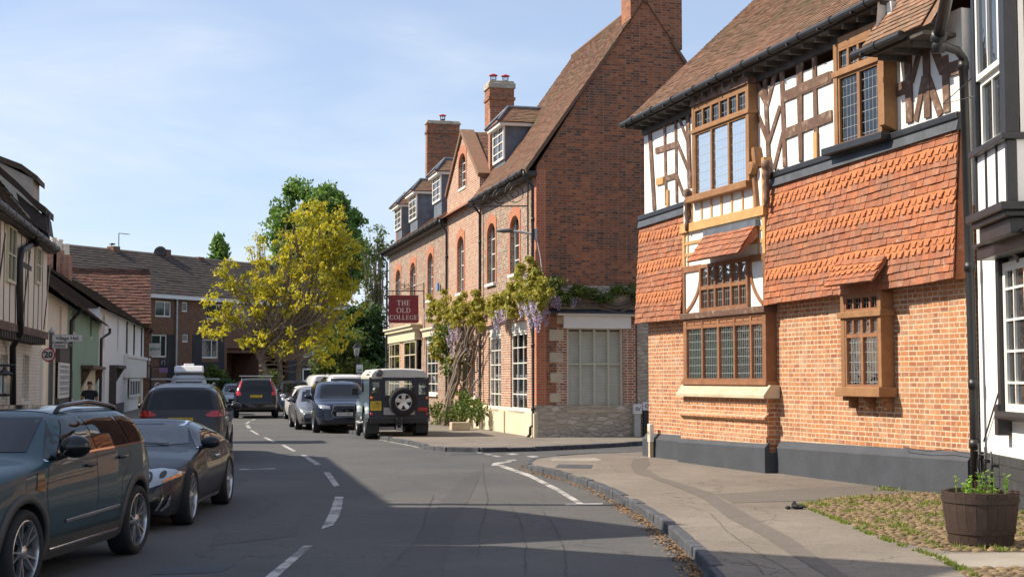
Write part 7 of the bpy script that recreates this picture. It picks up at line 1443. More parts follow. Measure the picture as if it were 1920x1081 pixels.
c = std('hatchback', 'dark hatchback mostly hidden behind the graphite people carrier, beside the hedge', HAT, 'paint_blue'); placed_front(c, 404, 764, (.25, -.97, 0))
c = std('parked_mpv', 'dark navy MPV facing the camera, farthest in the row of parked cars', MPV, 'paint_blue', plate=('F', .5, 'BD08 LKA')); placed_front(c, 560, 776, (.24, -.97, 0))
c = std('hatchback', 'pale silver hatchback seen from behind with bright bodywork, parked right of the navy MPV', HAT, 'paint_white_car', tl=[[(.45, .95), (.90, .98), (.90, 1.06), (.5, 1.04)]]); placed_rear(c, 585, 789, (-.235, .97, 0))
c = std('parked_saloon', 'mid grey saloon facing the camera, second car beyond the square grey off roader', HAT, 'paint_lgrey', plate=('F', .42, 'RE10 UWN')); placed_front(c, 606, 806, (.23, -.97, 0))
c = std('parked_suv', 'dark blue SUV with large grille facing the camera, parked just beyond the grey off roader', SUV, 'paint_blue', style='twin', plate=('F', .62, 'GV13 XBN'))
c.decal('grille_frame', [(-.36,.52),(.36,.52),(.44,.66),(.36,.90),(-.36,.90),(-.44,.66)], 'F', 'brushed', off=.012); c.decal('grille', [(-.33,.54),(.33,.54),(.41,.66),(.33,.88),(-.33,.88),(-.41,.66)], 'F', 'gloss_black', off=.016); placed_front(c, 646, 812, (.22, -.975, 0))
c = std('pale_suv', 'cream roofed tall SUV showing its roof behind the dark blue SUV', dict(BIG), 'paint_white_car', rail='brushed'); placed_front(c, 662, 797, (.235, -.97, 0)); c.root.scale = (1, 1, 1.09)
# white van behind and camper van on the left
def van(name, label, mat, H, fwd, p, rear=True, L=4.9, W=.95, hump=False):
    SPV = dict(L=L, W=W, r=.33, ax=(.9, 3.9), top=[(0,.7),(.06,.9),(.5,1.05),(.75,1.15),(1.5,H-.15),(1.8,H),(L-.3,H),(L-.08,H-.12),(L-.03,1.1),(L,.5)], belt=[(0,.66),(.5,.95),(1,1.05),(L-.2,1.1),(L,.5)], bot=[(0,.3),(.4,.24),(L,.3)], tum=.12, box=3.5, win=.05, nx=50)
    c = Car(name, label, 'van', SPV, mat); c.decal('rear_window', [(-.65,1.2),(.65,1.2),(.6,1.62),(-.6,1.62)], 'B', 'car_glass', off=.006); c.decal('windscreen', [(-.68,1.22),(.68,1.22),(.62,H-.25),(-.62,H-.25)], 'F', 'car_glass', off=.006); c.sides('side_window', [(1.45,1.15),(1.7,1.6),(2.3,1.62),(2.3,1.15)], 'car_glass', off=.006)
    for sg in (-1, 1): c.decal('tail_light', [(sg*.78,.85),(sg*.88,.85),(sg*.86,1.25),(sg*.76,1.25)], 'B', 'lens_red', off=.008); c.decal('headlight', [(sg*.5,.75),(sg*.8,.75),(sg*.8,.88),(sg*.55,.88)], 'F', 'lens_clear', off=.008)
    c.wheels('five'); c.place(p, fwd); return c
p = gp(614, 775); van('white_van', 'white van with its roof showing above the parked cars, before the apartment block', 'paint_white_car', 1.95, D2, (p.x-.235*5, p.y+4.9))
p = gp(353, 778); c = van('camper_van', 'pale camper van with a raised white roof, parked by the white cottages', 'paint_silver', 2.0, D2, (p.x-.235*5, p.y+4.9))
mb = MB(); mb.prism([(1.6,1.98),(4.7,1.98),(4.85,2.06),(4.6,2.32),(4.3,2.38),(2.2,2.36),(1.7,2.2)], -.70, .70); mb.build('raised_roof', M['paint_white_car'], c.root, bevel=.09); mb = MB(); mb.prism([(3.7,2.37),(4.3,2.37),(4.2,2.48),(3.8,2.48)], -.25, .25); mb.build('roof_vent', M['paint_white_car'], c.root, bevel=.03); mb = MB(); mb.box(4.86, 4.87, -.6, .6, 2.03, 2.05); mb.build('trim_strip', M['plastic_black'], c.root)

# ---- square off road wagon with spare wheel (rear view) ----
lr = empty('off_road_wagon', (0, 0, 0), 0, 'square grey off road wagon with white roof and spare wheel on its rear door', 'car')
WL = .84; LX = 3.85; mb = MB(); 
mb.prism([(.95,.60),(LX,.60),(LX,1.24),(.95,1.24)], -WL, -WL+.03); mb.prism([(.95,.60),(LX,.60),(LX,1.24),(.95,1.24)], WL-.03, WL)
for sg in (-1, 1):
    y0, y1 = sorted((sg*WL, sg*(WL-.36))); mb.prism([(.08,.62),(.08,1.02),(.16,1.07),(.95,1.10),(.95,.62)], y0, y1)
mb.box(.10, .95, -.48, .48, .62, 1.13); mb.box(.95, 1.1, -WL+.03, WL-.03, .6, 1.20); mb.box(1.1, LX-.04, -WL+.031, WL-.031, .60, .68)
wall_y = [(1.2, 2.0, 1.30, 1.64)]
for sg in (-1, 1):
    b2 = MB(); ya, yb = sorted((sg*(WL-.04), sg*(WL-.07))); wall_open(mb, 1.18, LX-.02, 1.24, 1.70, [(1.28, 2.0, 1.30, 1.66)], ya, yb)
body = mb.build('body', M['paint_greyblue'], lr)
# wheel arch lips and cut-outs, painted dark wells
ra = .40; RL = .41
for ax in (.70, 3.06):
    for sg in (-1, 1):
        b2 = MB(); b2.lathe([(.50, sg*(WL+.002)), (.50, sg*(WL-.3))], 24, (ax, 0, .52), ax='y'); b2.build('wheel_well', M['plastic_black'], lr)
        b2 = MB(); vs = []; n_ = 14
        for i in range(n_+1):
            a = math.pi*i/n_; 
            for q, yy in ((.44, WL+.075), (.49, WL+.075), (.54, WL)): vs.append((ax+q*math.cos(a), sg*yy, .50+q*math.sin(a)))
        b2.raw(vs, [(i*3+k, i*3+k+1, i*3+4+k, i*3+3+k) for i in range(n_) for k in range(2)]); b2.build('wheel_arch', M['paint_greyblue'], lr)
# rear face: panels with openings, its shade painted in as darker navy
mb = MB(); wall_open(mb, -WL, WL, .62, 1.74, [(-.76, -.55, 1.26, 1.62), (-.43, .43, 1.22, 1.66), (.55, .76, 1.26, 1.62)], LX-.03, LX+.0, swap=True); mb.build('rear_panel', M['gloss_black'] if False else M['rear_shade_navy'] if 'rear_shade_navy' in M else plain('rear_shade_navy', (.018, .022, .032), .4, var=.2), lr)
mb = MB(); wall_open(mb, -.46, .46, .68, 1.72, [(-.39, .39, 1.24, 1.64)], LX+.003, LX+.035, swap=True); mb.build('rear_door', M['rear_shade_navy'], lr, bevel=.006)
mb = MB(); mb.box(LX+.036, LX+.045, -.44, .44, .70, .90); mb.build('chequer_plate', M['brushed'], lr)
for y0, y1, z0, z1 in ((-.75,-.56,1.27,1.61),(-.39,.39,1.24,1.64),(.56,.75,1.27,1.61)): mb = MB(); mb.face([(LX-.01,y0,z0),(LX-.01,y1,z0),(LX-.01,y1,z1),(LX-.01,y0,z1)]); mb.build('rear_window', M['car_glass_thin'], lr)
for sg in (-1, 1): mb = MB(); mb.face([(1.27, sg*(WL-.055), 1.29), (2.01, sg*(WL-.055), 1.29), (2.01, sg*(WL-.055), 1.67), (1.27, sg*(WL-.055), 1.67)]); mb.build('side_window', M['car_glass_thin'], lr)
# windscreen frame, glass
mb = MB(); 
for y0, y1 in ((-.78, -.72), (-.02, .02), (.72, .78)): mb.raw([(1.0,y0,1.18),(1.06,y0,1.18),(1.22,y0,1.70),(1.16,y0,1.70),(1.0,y1,1.18),(1.06,y1,1.18),(1.22,y1,1.70),(1.16,y1,1.70)], [(0,1,2,3),(4,7,6,5),(0,4,5,1),(1,5,6,2),(2,6,7,3),(3,7,4,0)])
mb.box(1.14, 1.22, -.78, .78, 1.66, 1.72); mb.build('windscreen_frame', M['paint_greyblue'], lr); mb = MB(); mb.face([(1.03,-.74,1.18),(1.03,.74,1.18),(1.18,.74,1.68),(1.18,-.74,1.68)]); mb.build('windscreen', M['car_glass_thin'], lr)
# roof: pale, rounded, with alpine lights
mb = MB(); sec = [(-.80,1.70),(-.80,1.76),(-.765,1.87),(-.68,1.955),(-.4,1.985),(0,1.995),(.4,1.985),(.68,1.955),(.765,1.87),(.80,1.76),(.80,1.70)]
vs = [(1.05, y, z-.03*(z > 1.8)) for y, z in sec]+[(1.3, y, z) for y, z in sec]+[(LX-.08, y, z) for y, z in sec]+[(LX+.0, y*.985, z-.035*(z > 1.75)) for y, z in sec]; n_ = len(sec)
mb.raw(vs, [(i*n_+k, i*n_+k+1, (i+1)*n_+k+1, (i+1)*n_+k) for i in range(3) for k in range(n_-1)]+[tuple(range(3*n_, 4*n_)), tuple(range(n_))[::-1]]); plain('roof_cream', (.58, .56, .51), .4, var=.08); rf = mb.build('roof', M['roof_cream'], lr)
for sg in (-1, 1): mb = MB(); mb.raw([(2.6, sg*.795, 1.80), (3.4, sg*.795, 1.80), (3.35, sg*.735, 1.91), (2.65, sg*.735, 1.91)], [(0,1,2,3)]); mb.build('alpine_window', M['car_glass'], rf)
mb = MB(); mb.lathe([(.001, LX-.02), (.10, LX-.02), (.105, LX+.03), (.085, LX+.06), (.001, LX+.065)], 18, (0, -.56, 1.86), ax='x'); mb.build('reversing_lamp', M['gutter_grey'], lr, smooth=True); 
# seats and dash silhouettes inside, steering wheel
mb = MB(); 
for y in (-.38, .38): mb.box(2.15, 2.28, y-.23, y+.23, .75, 1.30); mb.box(2.18, 2.26, y-.12, y+.12, 1.30, 1.46); mb.box(1.75, 2.15, y-.23, y+.23, .68, .82)
mb.build('seats', M['plastic_black'], lr, bevel=.03)
# lights, plate, handle, hinge
for (y, z, mt) in ((-.775, 1.17, 'lens_orange'), (-.775, .72, 'lens_red'), (.775, 1.17, 'lens_orange'), (.775, .72, 'lens_red'), (.60, .86, 'lens_red')): mb = MB(); mb.lathe([(.001, LX), (.042, LX), (.042, LX+.05), (.03, LX+.06), (.001, LX+.062)], 12, (0, y, z), ax='x'); mb.build('tail_light', M[mt], lr, smooth=True)
mb = MB(); mb.box(LX+.002, LX+.045, .52, .80, .80, .90); mb.build('reflector', M['lens_red'], lr)
mb = MB(); mb.box(LX+.002, LX+.02, -.80, -.50, .82, 1.08); pt = mb.build('number_plate', M['plate_yellow'], lr); textmesh('L286', .125, 'lettering', 'letter_black', pt, (LX+.022, -.65, 1.01), (math.pi/2, 0, math.pi/2), .001); textmesh('YTT', .125, 'lettering', 'letter_black', pt, (LX+.022, -.65, .89), (math.pi/2, 0, math.pi/2), .001)
mb = MB(); mb.tube([(LX+.02, -.5, 1.15), (LX+.05, -.48, 1.16), (LX+.05, -.36, 1.16)], .015, 6); mb.build('door_handle', M['plastic_black'], lr)
# bumper bar, tow hitch, flaps, step, exhaust, chassis
mb = MB(); mb.box(LX-.12, LX-.02, -.80, .80, .46, .60); mb.box(LX-.03, LX+.09, -.10, .10, .40, .58); mb.tube([(LX+.1, 0, .40), (LX+.16, 0, .40), (LX+.16, 0, .50)], .025, 8); mb.build('bumper', M['plastic_black'], lr, bevel=.008)
mb = MB(); mb.box(LX+.05, LX+.06, -.09, -.05, .28, .60); mb.box(LX+.05, LX+.06, .05, .09, .28, .60); mb.box(LX+.05, LX+.07, -.09, .09, .26, .34); mb.build('tow_hitch', M['brushed'], lr)
for sg in (-1, 1): mb = MB(); y0, y1 = sorted((sg*.52, sg*.86)); mb.box(LX-.32, LX-.305, y0, y1, .18, .66); mb.build('mud_flap', M['plastic_black'], lr)
mb = MB(); mb.box(.4, LX-.2, -.42, -.34, .42, .56); mb.box(.4, LX-.2, .34, .42, .42, .56); mb.tube([(3.06, -.75, .40), (3.06, .75, .40)], .06, 8); mb.lathe([(.001, -.16), (.13, -.12), (.16, 0), (.13, .12), (.001, .16)], 12, (3.06, .1, .40), ax='y'); mb.tube([(.70, -.75, .40), (.70, .75, .40)], .06, 8); mb.box(1.2, 2.2, -.3, .3, .36, .55); mb.build('chassis', M['plastic_black'], lr)
for sg in (-1, 1): mb = MB(); mb.tube([(1.25, sg*.80, .46), (1.3, sg*.93, .43), (2.35, sg*.93, .43), (2.4, sg*.80, .46)], .035, 8); mb.box(1.3, 2.5, *sorted((sg*.76, sg*.84)), .52, .60); mb.build('side_step', M['galvanised'], lr)
for sg in (-1, 1): mb = MB(); mb.box(1.15, 1.22, *sorted((sg*.90, sg*1.08)), 1.22, 1.42); mb.tube([(1.12, sg*.80, 1.24), (1.18, sg*.95, 1.28)], .012, 5); mb.build('mirror', M['plastic_black'], lr, bevel=.02)
for sg in (-1, 1): mb = MB(); mb.lathe([(.001, .06), (.10, .07), (.10, .1)], 14, (0, sg*.66, .86), ax='x'); mb.build('headlight', M['lens_clear'], lr)
tb_ = MB(); tb_.lathe([(.23, 0), (.24, -.02), (.33, -.03), (.375, -.01), (.395, .03), (.395, .20), (.375, .235), (.23, .23)], 32, ax='y', cap=False); 
rb = MB(); rb.lathe([(.232, -.012), (.215, -.015), (.205, .02), (.205, .06), (.232, .06)], 32, ax='y', cap=False); rb.lathe([(.001, -.0), (.05, .0), (.06, .03), (.001, .03)], 14, ax='y')
for k in range(5):
    a = 2*math.pi*k/5+math.pi/2; c_, s_ = math.cos(a), math.sin(a); vs = []
    for (q, ww, yo) in ((.04, .045, .01), (.215, .062, .0)):
        for sg2, dy in ((-1, 0), (1, 0), (1, .04), (-1, .04)): vs.append((q*c_-s_*sg2*ww, yo+dy, q*s_+c_*sg2*ww))
    rb.raw(vs, [(0,1,5,4),(1,2,6,5),(2,3,7,6),(3,0,4,7),(0,3,2,1),(4,5,6,7)])
db = MB(); db.lathe([(.001, .07), (.205, .06), (.205, .1), (.001, .1)], 20, ax='y')
w0 = tb_.build('wheel', M['tyre'], lr, smooth=True); r0_ = rb.build('rim', M['alloy'], w0); d0_ = db.build('hub', M['plastic_black'], w0)
def cw(loc, rot, name='wheel'):
    q = w0.copy(); q.name = name; COL.objects.link(q); q.parent = lr; q.location = loc; q.rotation_euler = rot
    for ch in (r0_, d0_): c = ch.copy(); COL.objects.link(c); c.parent = q
    return q
w0.location = (.70, -WL-.03, .395)
cw((3.06, -WL-.03, .395), (0, .5, 0)); cw((.70, WL+.03, .395), (0, 0, math.pi)); cw((3.06, WL+.03, .395), (0, .3, math.pi)); cw((LX+.27, .09, 1.06), (0, 0, math.pi/2), 'spare_wheel')
p = gp(748, 824); f = Vector((-.205, .979, 0)).normalized(); q = p+f*LX*1.03; lr.location = (q.x, q.y, 0); lr.rotation_euler = (0, 0, math.atan2(f.y, f.x)+math.pi); lr.scale = (1.03, 1.03, 1.03)
# ================= street furniture and small things =================
# sign post with 20 sign and village hall finger boards
p = at(95, 709, 31.0); o = empty('sign_post', (p.x, p.y, .1), 0, 'pale grey post carrying the Village Hall, School and 20 signs on the left pavement', 'sign post')
def sz(u, v): q = at(u, v, 31.0); return (q.x-p.x, q.z-.1)
b = MB(); zt_ = sz(95, 618)[1]; b.lathe([(.052, 0), (.052, zt_-.08), (.065, zt_-.08), (.065, zt_-.02), (.03, zt_), (.02, zt_+.05), (.001, zt_+.06)], 14); b.build('post', M['galvanised'], o, smooth=True)
for nm_, (u0, v0, u1, v1), txt, ts in (('finger_board', (100, 627, 157, 641), 'Village Hall', .115), ('finger_board', (100, 643, 129, 653), 'School', .092)):
    a, c = sz(u0, v0), sz(u1, v1); b = MB(); b.box(a[0], c[0], -.085, -.06, c[1], a[1]); f = b.build(nm_, M['galvanised'], o); b = MB(); b.box(a[0]+.012, c[0]-.012, -.092, -.085, c[1]+.012, a[1]-.012); f2_ = b.build('face', M['sign_white'], f)
    textmesh(txt, ts, 'lettering', 'letter_black', f, ((a[0]+c[0])/2, -.095, (a[1]+c[1])/2), (math.pi/2, 0, 0), .002, off=.001)
cx_, cz_ = sz(93, 665); b = MB(); b.lathe([(.001, -.075), (.152, -.075), (.152, -.06), (.001, -.06)], 36, (cx_, 0, cz_), ax='y'); d = b.build('speed_sign', M['sign_red'], o); b = MB(); b.lathe([(.001, -.080), (.122, -.080), (.122, -.0751), (.001, -.0751)], 36, (cx_, 0, cz_), ax='y'); b.build('face', M['sign_white'], d); textmesh('20', .19, 'lettering', 'letter_black', d, (cx_, -.083, cz_), (math.pi/2, 0, 0), .002, off=.006)
# lantern street lamp
p = at(668, 745, 76); o = empty('lantern_street_lamp', (p.x, p.y, 0), 0, 'black victorian style lantern lamp post at the end of the brick house', 'street lamp'); zt_ = at(668, 642, 76).z
b = MB(); b.lathe([(.12, 0), (.12, .5), (.06, .6), (.045, 1.2), (.04, zt_-.85), (.07, zt_-.8), (.03, zt_-.72)], 10); b.tube([(-.2, 0, zt_-1.1), (.2, 0, zt_-1.1)], .02, 6); b.build('post', M['black_iron'], o); b = MB(); b.lathe([(.10, zt_-.72), (.19, zt_-.28)], 6); b.build('lamp_glass', M['lens_clear'], o); b = MB(); b.lathe([(.24, zt_-.28), (.1, zt_-.1), (.04, zt_), (.01, zt_+.05)], 6); b.build('lamp_top', M['black_iron'], o)
p = at(673, 745, 74); o = empty('notice_post', (p.x, p.y, 0), 0, 'small white and teal notice plate on a thin post beside the lantern lamp', 'notice'); b = MB(); b.tube([(0, 0, 0), (0, 0, at(673, 684, 74).z)], .03, 6); b.build('post', M['black_iron'], o); z0_, z1_ = at(673, 698, 74).z, at(673, 683, 74).z; b = MB(); b.box(-.14, .2, -.04, -.02, z0_, z1_); b.build('plate', M['sign_white'], o); b = MB(); b.box(-.1, .16, -.045, -.04, z0_+.05, z0_+.2); b.build('panel', M['leaf_green'] if False else M['paint_green'], o)
# shop hanging board with green lettering, horseshoe sign and purple banner at the end of the row
def board(name, u0, v0, u1, v1, Y, mat, label, txt=None, tm=None, ts=.2, cat='sign'):
    a, c = at(u0, v0, Y), at(u1, v1, Y); o = empty(name, ((a.x+c.x)/2, Y, 0), .1, label, cat); b = MB(); h = (c.x-a.x)/2; b.box(-h, h, -.04, .04, c.z, a.z); b.build('board', M[mat], o, bevel=.01)
    b = MB(); b.tube([(-h-.35, .05, a.z+.05), (h, .05, a.z+.05)], .025, 6); b.build('bracket', M['black_iron'], o)
    if txt: textmesh(txt, ts, 'lettering', tm, o, (0, -.045, (a.z+c.z)/2+.05), (math.pi/2, 0, 0), .003, off=.004)
    return o
board('shop_sign', 276, 643, 301, 667, 83.0, 'sign_white', 'white hanging shop board with small green lettering at the end of the row', 'Tapfood', 'shop_green', .23)
hs = board('pub_sign', 299, 673, 314, 687, 82.5, 'plinth_grey', 'dark square hanging sign with a pale horseshoe on it, above the purple banner'); b = MB(); zc = at(306, 680, 82.5).z; b.tube([(.10*math.cos(a), -.06, zc+.14*math.sin(a)) for a in np.linspace(-.9, math.pi+.9, 14)], .02, 5); b.build('horseshoe', M['concrete_pale'], hs)
board('purple_banner', 299, 689, 314, 698, 82.5, 'poster_purple', 'small purple banner hanging under the horseshoe sign', None)
# half barrel planter
p = gp(1861, 1029, .1); o = empty('barrel_planter', (p.x, p.y+.33, .1), 0, 'dark brown half barrel planter with green shoots standing on the cobbles at the right', 'planter'); s_ = p.y/2600; rt, rb_ = 71.5*s_*1.0, 57*s_; hh = (1021-918)*s_
b = MB(); K = 22; rng = random.Random(9)
for k in range(K):
    a0_, a1_ = 2*math.pi*k/K+.004, 2*math.pi*(k+1)/K-.004; top = hh+rng.uniform(-.008, .008); vs = []
    for z, r_ in ((0, rb_), (hh*.33, rb_+(rt-rb_)*.42), (hh*.66, rb_+(rt-rb_)*.78), (top, rt)):
        for a, q in ((a0_, 0), (a1_, 0), (a1_, .032), (a0_, .032)): vs.append(((r_-q)*math.cos(a), (r_-q)*math.sin(a), z))
    b.raw(vs, [(i*4+j, i*4+(j+1) % 4, i*4+4+(j+1) % 4, i*4+4+j) for i in range(3) for j in range(4)]+[(3, 2, 1, 0), (12, 13, 14, 15)], 0, rng.random())
b.build('staves', M['barrel_wood'], o); b = MB()
for z, w_ in ((hh*.80, .045), (hh*.24, .05), (hh*.06, .04)):
    rr = lambda q: rb_+(rt-rb_)*np.interp(q/hh, [0, .33, .66, 1], [0, .42, .78, 1])+.004
    b.lathe([(rr(z), z), (rr(z)+.004, z), (rr(z+w_)+.004, z+w_), (rr(z+w_), z+w_)], 44, cap=False)
b.build('hoops', M['barrel_wood'], o); b = MB(); b.lathe([(rt-.06, hh-.06), (rt*.5, hh-.04), (.01, hh-.05)], 20); b.build('soil', M['soil'], o)
b = MB()
for i in range(26):
    a, r_ = rng.uniform(0, 6.28), rt*.75*rng.random()**.6; x, y = r_*math.cos(a), r_*math.sin(a); H = rng.choice([.05, .08, .12, .2])*rng.uniform(.8, 1.2)
    if i in (0, 1): x, y, H = -.02+.03*i, -.12, .24
    if i in (2, 3): x, y, H = .27, -.05+.03*i, .17
    b.tube([(x, y, hh-.06), (x+.01, y, hh-.06+H)], .006, 4, rr=.9)
    for k in range(10):
        zz = hh-.04+H*rng.uniform(.3, 1.05); aa = rng.uniform(0, 6.28); L_ = rng.uniform(.03, .065); q = Vector((x, y, zz)); d = Vector((math.cos(aa), math.sin(aa), rng.uniform(.1, .7))).normalized()*L_; s2 = Vector((-d.y, d.x, 0)).normalized()*L_*.28; b.raw([q, q+d*.5+s2, q+d, q+d*.5-s2], [(0, 1, 2, 3)])
b.build('shoots', M['leaf_bright'], o, fix=False)
# wooden post stub behind the barrel
p = gp(1800, 925, .1); o = empty('bollard', (p.x+.02, p.y, .1), 0, 'short weathered wooden post stub between the barrel and the grey plinth', 'post'); b = MB(); b.box(-.05, .05, -.05, .05, 0, .17); b.build('stem', M['timber_grey'], o); b = MB(); b.box(-.07, .06, -.07, .07, .17, .29); b.build('cap', M['stone_cream'], o, bevel=.02)
# iron scroll boot rack by the corner
fr_ = Wf.px(1845, 870, .25); o = empty('iron_rack', Wf.w(.25, -.16, 0), Wf.a, 'black wrought iron scroll rack beside the drainpipe at the white house corner', 'rack'); b = MB()
zr0, zr1 = Wf.px(1840, 893, .2)[1], Wf.px(1840, 848, .2)[1]
for k in range(3):
    x = .0+.30*k; zc = zr0+(zr1-zr0)*.55-.04*k; r_ = .15; b.tube([(x+r_*1.5, 0, zc+r_)]+[(x+r_*math.cos(a)*1.0, 0, zc+r_*math.sin(a)) for a in np.linspace(math.pi/2, math.pi*1.5, 10)]+[(x+r_*1.5, 0, zc-r_)], .014, 6); b.tube([(x+r_*1.5, 0, zc-.28), (x+r_*1.5, 0, zc+.26)], .012, 6)
b.build('ironwork', M['black_iron'], o, smooth=True)
# marker posts
q = tx(1222, 850, .15); o = empty('marker_post', T.w(q[0]-.0, -.17, .1), T.a, 'cream marker post with yellow plate at the foot of the grey plinth corner', 'post'); zt_ = tx(1222, 794, .17)[1]-.1; b = MB(); b.box(-.045, .045, -.04, .04, 0, zt_*.62); b.build('post', M['stone_cream'], o); b = MB(); b.box(-.07, .07, -.05, .045, zt_*.45, zt_); b.build('head', M['plate_white'], o, bevel=.015); b = MB(); b.box(-.05, .05, -.055, -.05, zt_*.5, zt_*.95); b.build('plate', M['joinery_cream'], o); textmesh('SV', .09, 'lettering', 'letter_black', o, (0, -.057, zt_*.72), (math.pi/2, 0, 0), .001)
for (u_, v0_, v1_, txt, lb) in ((1195, 757, 776, 'SV', 'white SV valve marker plate on a concrete post by the rubble wall'), (1212, 753, 769, 'O', 'white marker plate with one round letter, half hidden by the orange brick corner')):
    a = O.gx(u_, v1_, OL+.18); c = O.gx(u_, v0_, OL+.18); o = empty('marker_post', O.w(OL+.18, a[0], .1), O.a+math.pi/2, lb, 'post'); h = c[1]-a[1]; b = MB(); b.box(-.09, .09, -.03, .06, 0, a[1]-.1); b.build('post', M['concrete_pale'] if txt == 'SV' else M['black_paint'], o); b = MB(); b.box(-.13, .13, -.06, .06, a[1]-.1, c[1]-.1); hd = b.build('head', M['plate_white'], o, bevel=.02); textmesh(txt, .15, 'lettering', 'letter_black', hd, (0, -.062, (a[1]+c[1])/2-.1), (math.pi/2, 0, 0), .001, off=.003)
# dropped dark gloves on the pavement
p = gp(1490, 953, .104); o = empty('dropped_glove', (p.x, p.y, .104), 0, 'crumpled black glove dropped on the pavement next to the cobbles', 'glove'); b = MB()
for (x, y, r_, h_) in ((-.09, -.02, .035, .025), (.02, 0, .05, .035), (.075, .01, .04, .03), (.0, .03, .035, .055)):
    bm = bmesh.new(); bmesh.ops.create_icosphere(bm, subdivisions=2, radius=1); vs = [(x+v.co.x*r_*(1+.35*noise.noise(v.co*2+Vector((x*50, 0, 0)))), y+v.co.y*r_*.8, h_*.7+v.co.z*h_*(1+.4*noise.noise(v.co*3))) for v in bm.verts]; b.raw(vs, [tuple(v.index for v in f.verts) for f in bm.faces]); bm.free()
for (x0, y0, x1, y1) in ((.05, -.03, .13, -.05), (.07, .0, .15, .0), (.04, .03, .12, .05), (-.01, -.04, -.06, -.07)): b.tube([(x0, y0, .025), ((x0+x1)/2, (y0+y1)/2, .035), (x1, y1, .015)], [.014, .013, .009], 6)
b.build('fabric', M['plastic_black'], o, smooth=False)
# low concrete block by the wisteria
p = gp(862, 806, .1); o = empty('stone_block', (p.x, p.y, .1), .25, 'pale square stone block standing at the foot of the wisteria', 'stone block'); b = MB(); b.box(-.30, .30, -.2, .2, 0, .26); b.build('block', M['stone_cream'], o, bevel=.02)
# bird on the chimney
q = Bk.w(Bk.px(209, 458, -4.3)[0], 4.3, 0); q.z = Bk.px(213, 462, -4.3)[1]; o = empty('bird', q, 0, 'small dark bird perched on the left brick chimney', 'bird'); b = MB(); b.lathe([(.001, -.2), (.03, -.12), (.07, -.02), (.08, .05), (.06, .11), (.045, .15), (.055, .19), (.03, .23), (.001, .27)], 8, (0, 0, .14), ax='x'); b.tube([(0, .02, 0), (0, .02, .1)], .008, 4); b.tube([(0, -.02, 0), (0, -.02, .1)], .008, 4); b.build('body', M['black_iron'], o, smooth=True)

# ================= person walking away by the green cottage =================
def skin_mesh(name, joints, edges, root, mat, parent, sub=2):
    me = bpy.data.meshes.new(name); me.from_pydata([j[:3] for j in joints], edges, []); o = bpy.data.objects.new(name, me); COL.objects.link(o)
    m_ = o.modifiers.new('skin', 'SKIN'); m_.use_smooth_shade = True
    for i, j in enumerate(joints): v = me.skin_vertices[0].data[i]; v.radius = (j[3], j[4] if len(j) > 4 else j[3]); v.use_root = (i == root)
    s_ = o.modifiers.new('sub', 'SUBSURF'); s_.levels = sub; s_.render_levels = sub; bpy.context.view_layer.update()
    nm2 = bpy.data.meshes.new_from_object(o.evaluated_get(bpy.context.evaluated_depsgraph_get())); bpy.data.objects.remove(o); nm2.name = name; nm2.materials.clear(); nm2.materials.append(M[mat])
    for p_ in nm2.polygons: p_.use_smooth = True
    q = bpy.data.objects.new(name, nm2); COL.objects.link(q); q.parent = parent; return q
p = at(168, 745, 42.0); pe = empty('person', (p.x, p.y, .1), .1, 'man in a dark T-shirt with short brown hair, walking away past the green cottage', 'person'); pe.scale = (.9, .9, .9)
J = [(0,0,.95,.13,.10),(0,0,1.12,.135,.10),(0,.01,1.32,.17,.11),(0,.01,1.44,.10,.08),(0,.0,1.52,.055),(0,-.01,1.58,.065,.08),(0,-.01,1.66,.078,.095),(0,-.01,1.73,.06,.075),
     (.19,0,1.40,.06),(.24,.02,1.13,.045),(.25,-.06,.90,.034),(.25,-.09,.84,.03,.02),(-.19,0,1.40,.06),(-.25,-.03,1.14,.045),(-.25,.03,.91,.034),(-.25,.04,.84,.03,.02),
     (.09,0,.86,.095),(.10,-.08,.50,.062),(.10,.12,.12,.045),(.10,.02,.04,.042,.035),(-.09,0,.86,.095),(-.10,.06,.50,.062),(-.10,.22,.12,.045),(-.10,.32,.04,.042,.035)]
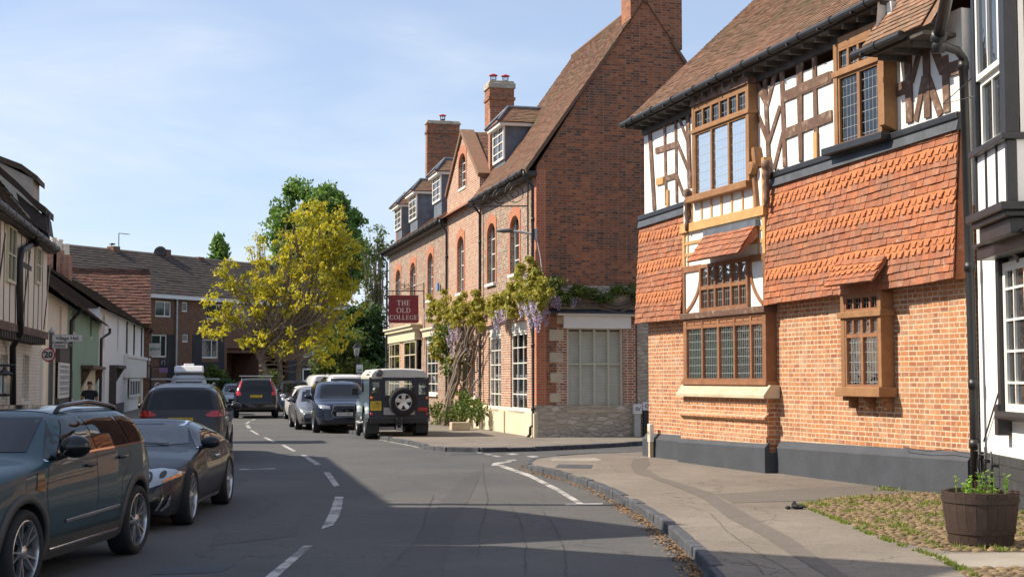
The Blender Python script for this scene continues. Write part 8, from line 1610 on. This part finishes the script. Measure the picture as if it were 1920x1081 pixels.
E = [(0,1),(1,2),(2,3),(3,4),(4,5),(5,6),(6,7),(2,8),(8,9),(9,10),(10,11),(2,12),(12,13),(13,14),(14,15),(0,16),(16,17),(17,18),(18,19),(0,20),(20,21),(21,22),(22,23)]
skin_mesh('body', J, E, 0, 'skin', pe)
Sh = [(0,0,.93,.155,.12),(0,0,1.12,.155,.12),(0,.01,1.32,.19,.125),(0,.0,1.45,.11,.09),(.20,0,1.39,.075),(.235,.01,1.22,.066),(-.20,0,1.39,.075),(-.24,-.01,1.22,.066)]
skin_mesh('shirt', Sh, [(0,1),(1,2),(2,3),(2,4),(4,5),(2,6),(6,7)], 0, 'shirt_navy', pe)
Tr = [(0,0,.93,.14,.115),(.09,0,.84,.11),(.10,-.08,.50,.08),(.10,.11,.12,.065),(-.09,0,.84,.11),(-.10,.06,.50,.08),(-.10,.21,.12,.065)]
skin_mesh('trousers', Tr, [(0,1),(1,2),(2,3),(0,4),(4,5),(5,6)], 0, 'trousers', pe)
skin_mesh('hair', [(0,-.045,1.62,.072,.06),(0,-.03,1.69,.092,.10),(0,-.01,1.745,.075,.095)], [(0,1),(1,2)], 0, 'hair_brown', pe)
for sg in (-1, 1):
    hx, hy = .25*sg, (-.10 if sg > 0 else .05)
    for k in range(4): b = MB(); L_ = (.075, .085, .08, .065)[k]; y_ = hy-.025+.017*k; b.tube([(hx, y_, .83), (hx+.004*sg, y_-.004, .83-L_*.5), (hx-.006*sg, y_-.012, .83-L_)], [.0095, .009, .007], 6); b.build('finger', M['skin'], pe, smooth=True)
    b = MB(); b.tube([(hx, hy-.03, .86), (hx-.01*sg, hy-.055, .83), (hx-.012*sg, hy-.06, .80)], [.011, .010, .008], 6); b.build('thumb', M['skin'], pe, smooth=True)
    b = MB(); b.box(sg*.10-.045, sg*.10+.045, (-.02 if sg > 0 else .10)+.06, (-.02 if sg > 0 else .10)+.33, 0, .09); b.build('shoe', M['plastic_black'], pe, bevel=.03)
    b = MB(); b.lathe([(.001, -.01), (.03, 0), (.03, .01), (.001, .02)], 8, (sg*.082, -.01, 1.645), ax='x'); b.build('ear', M['skin'], pe, smooth=True)
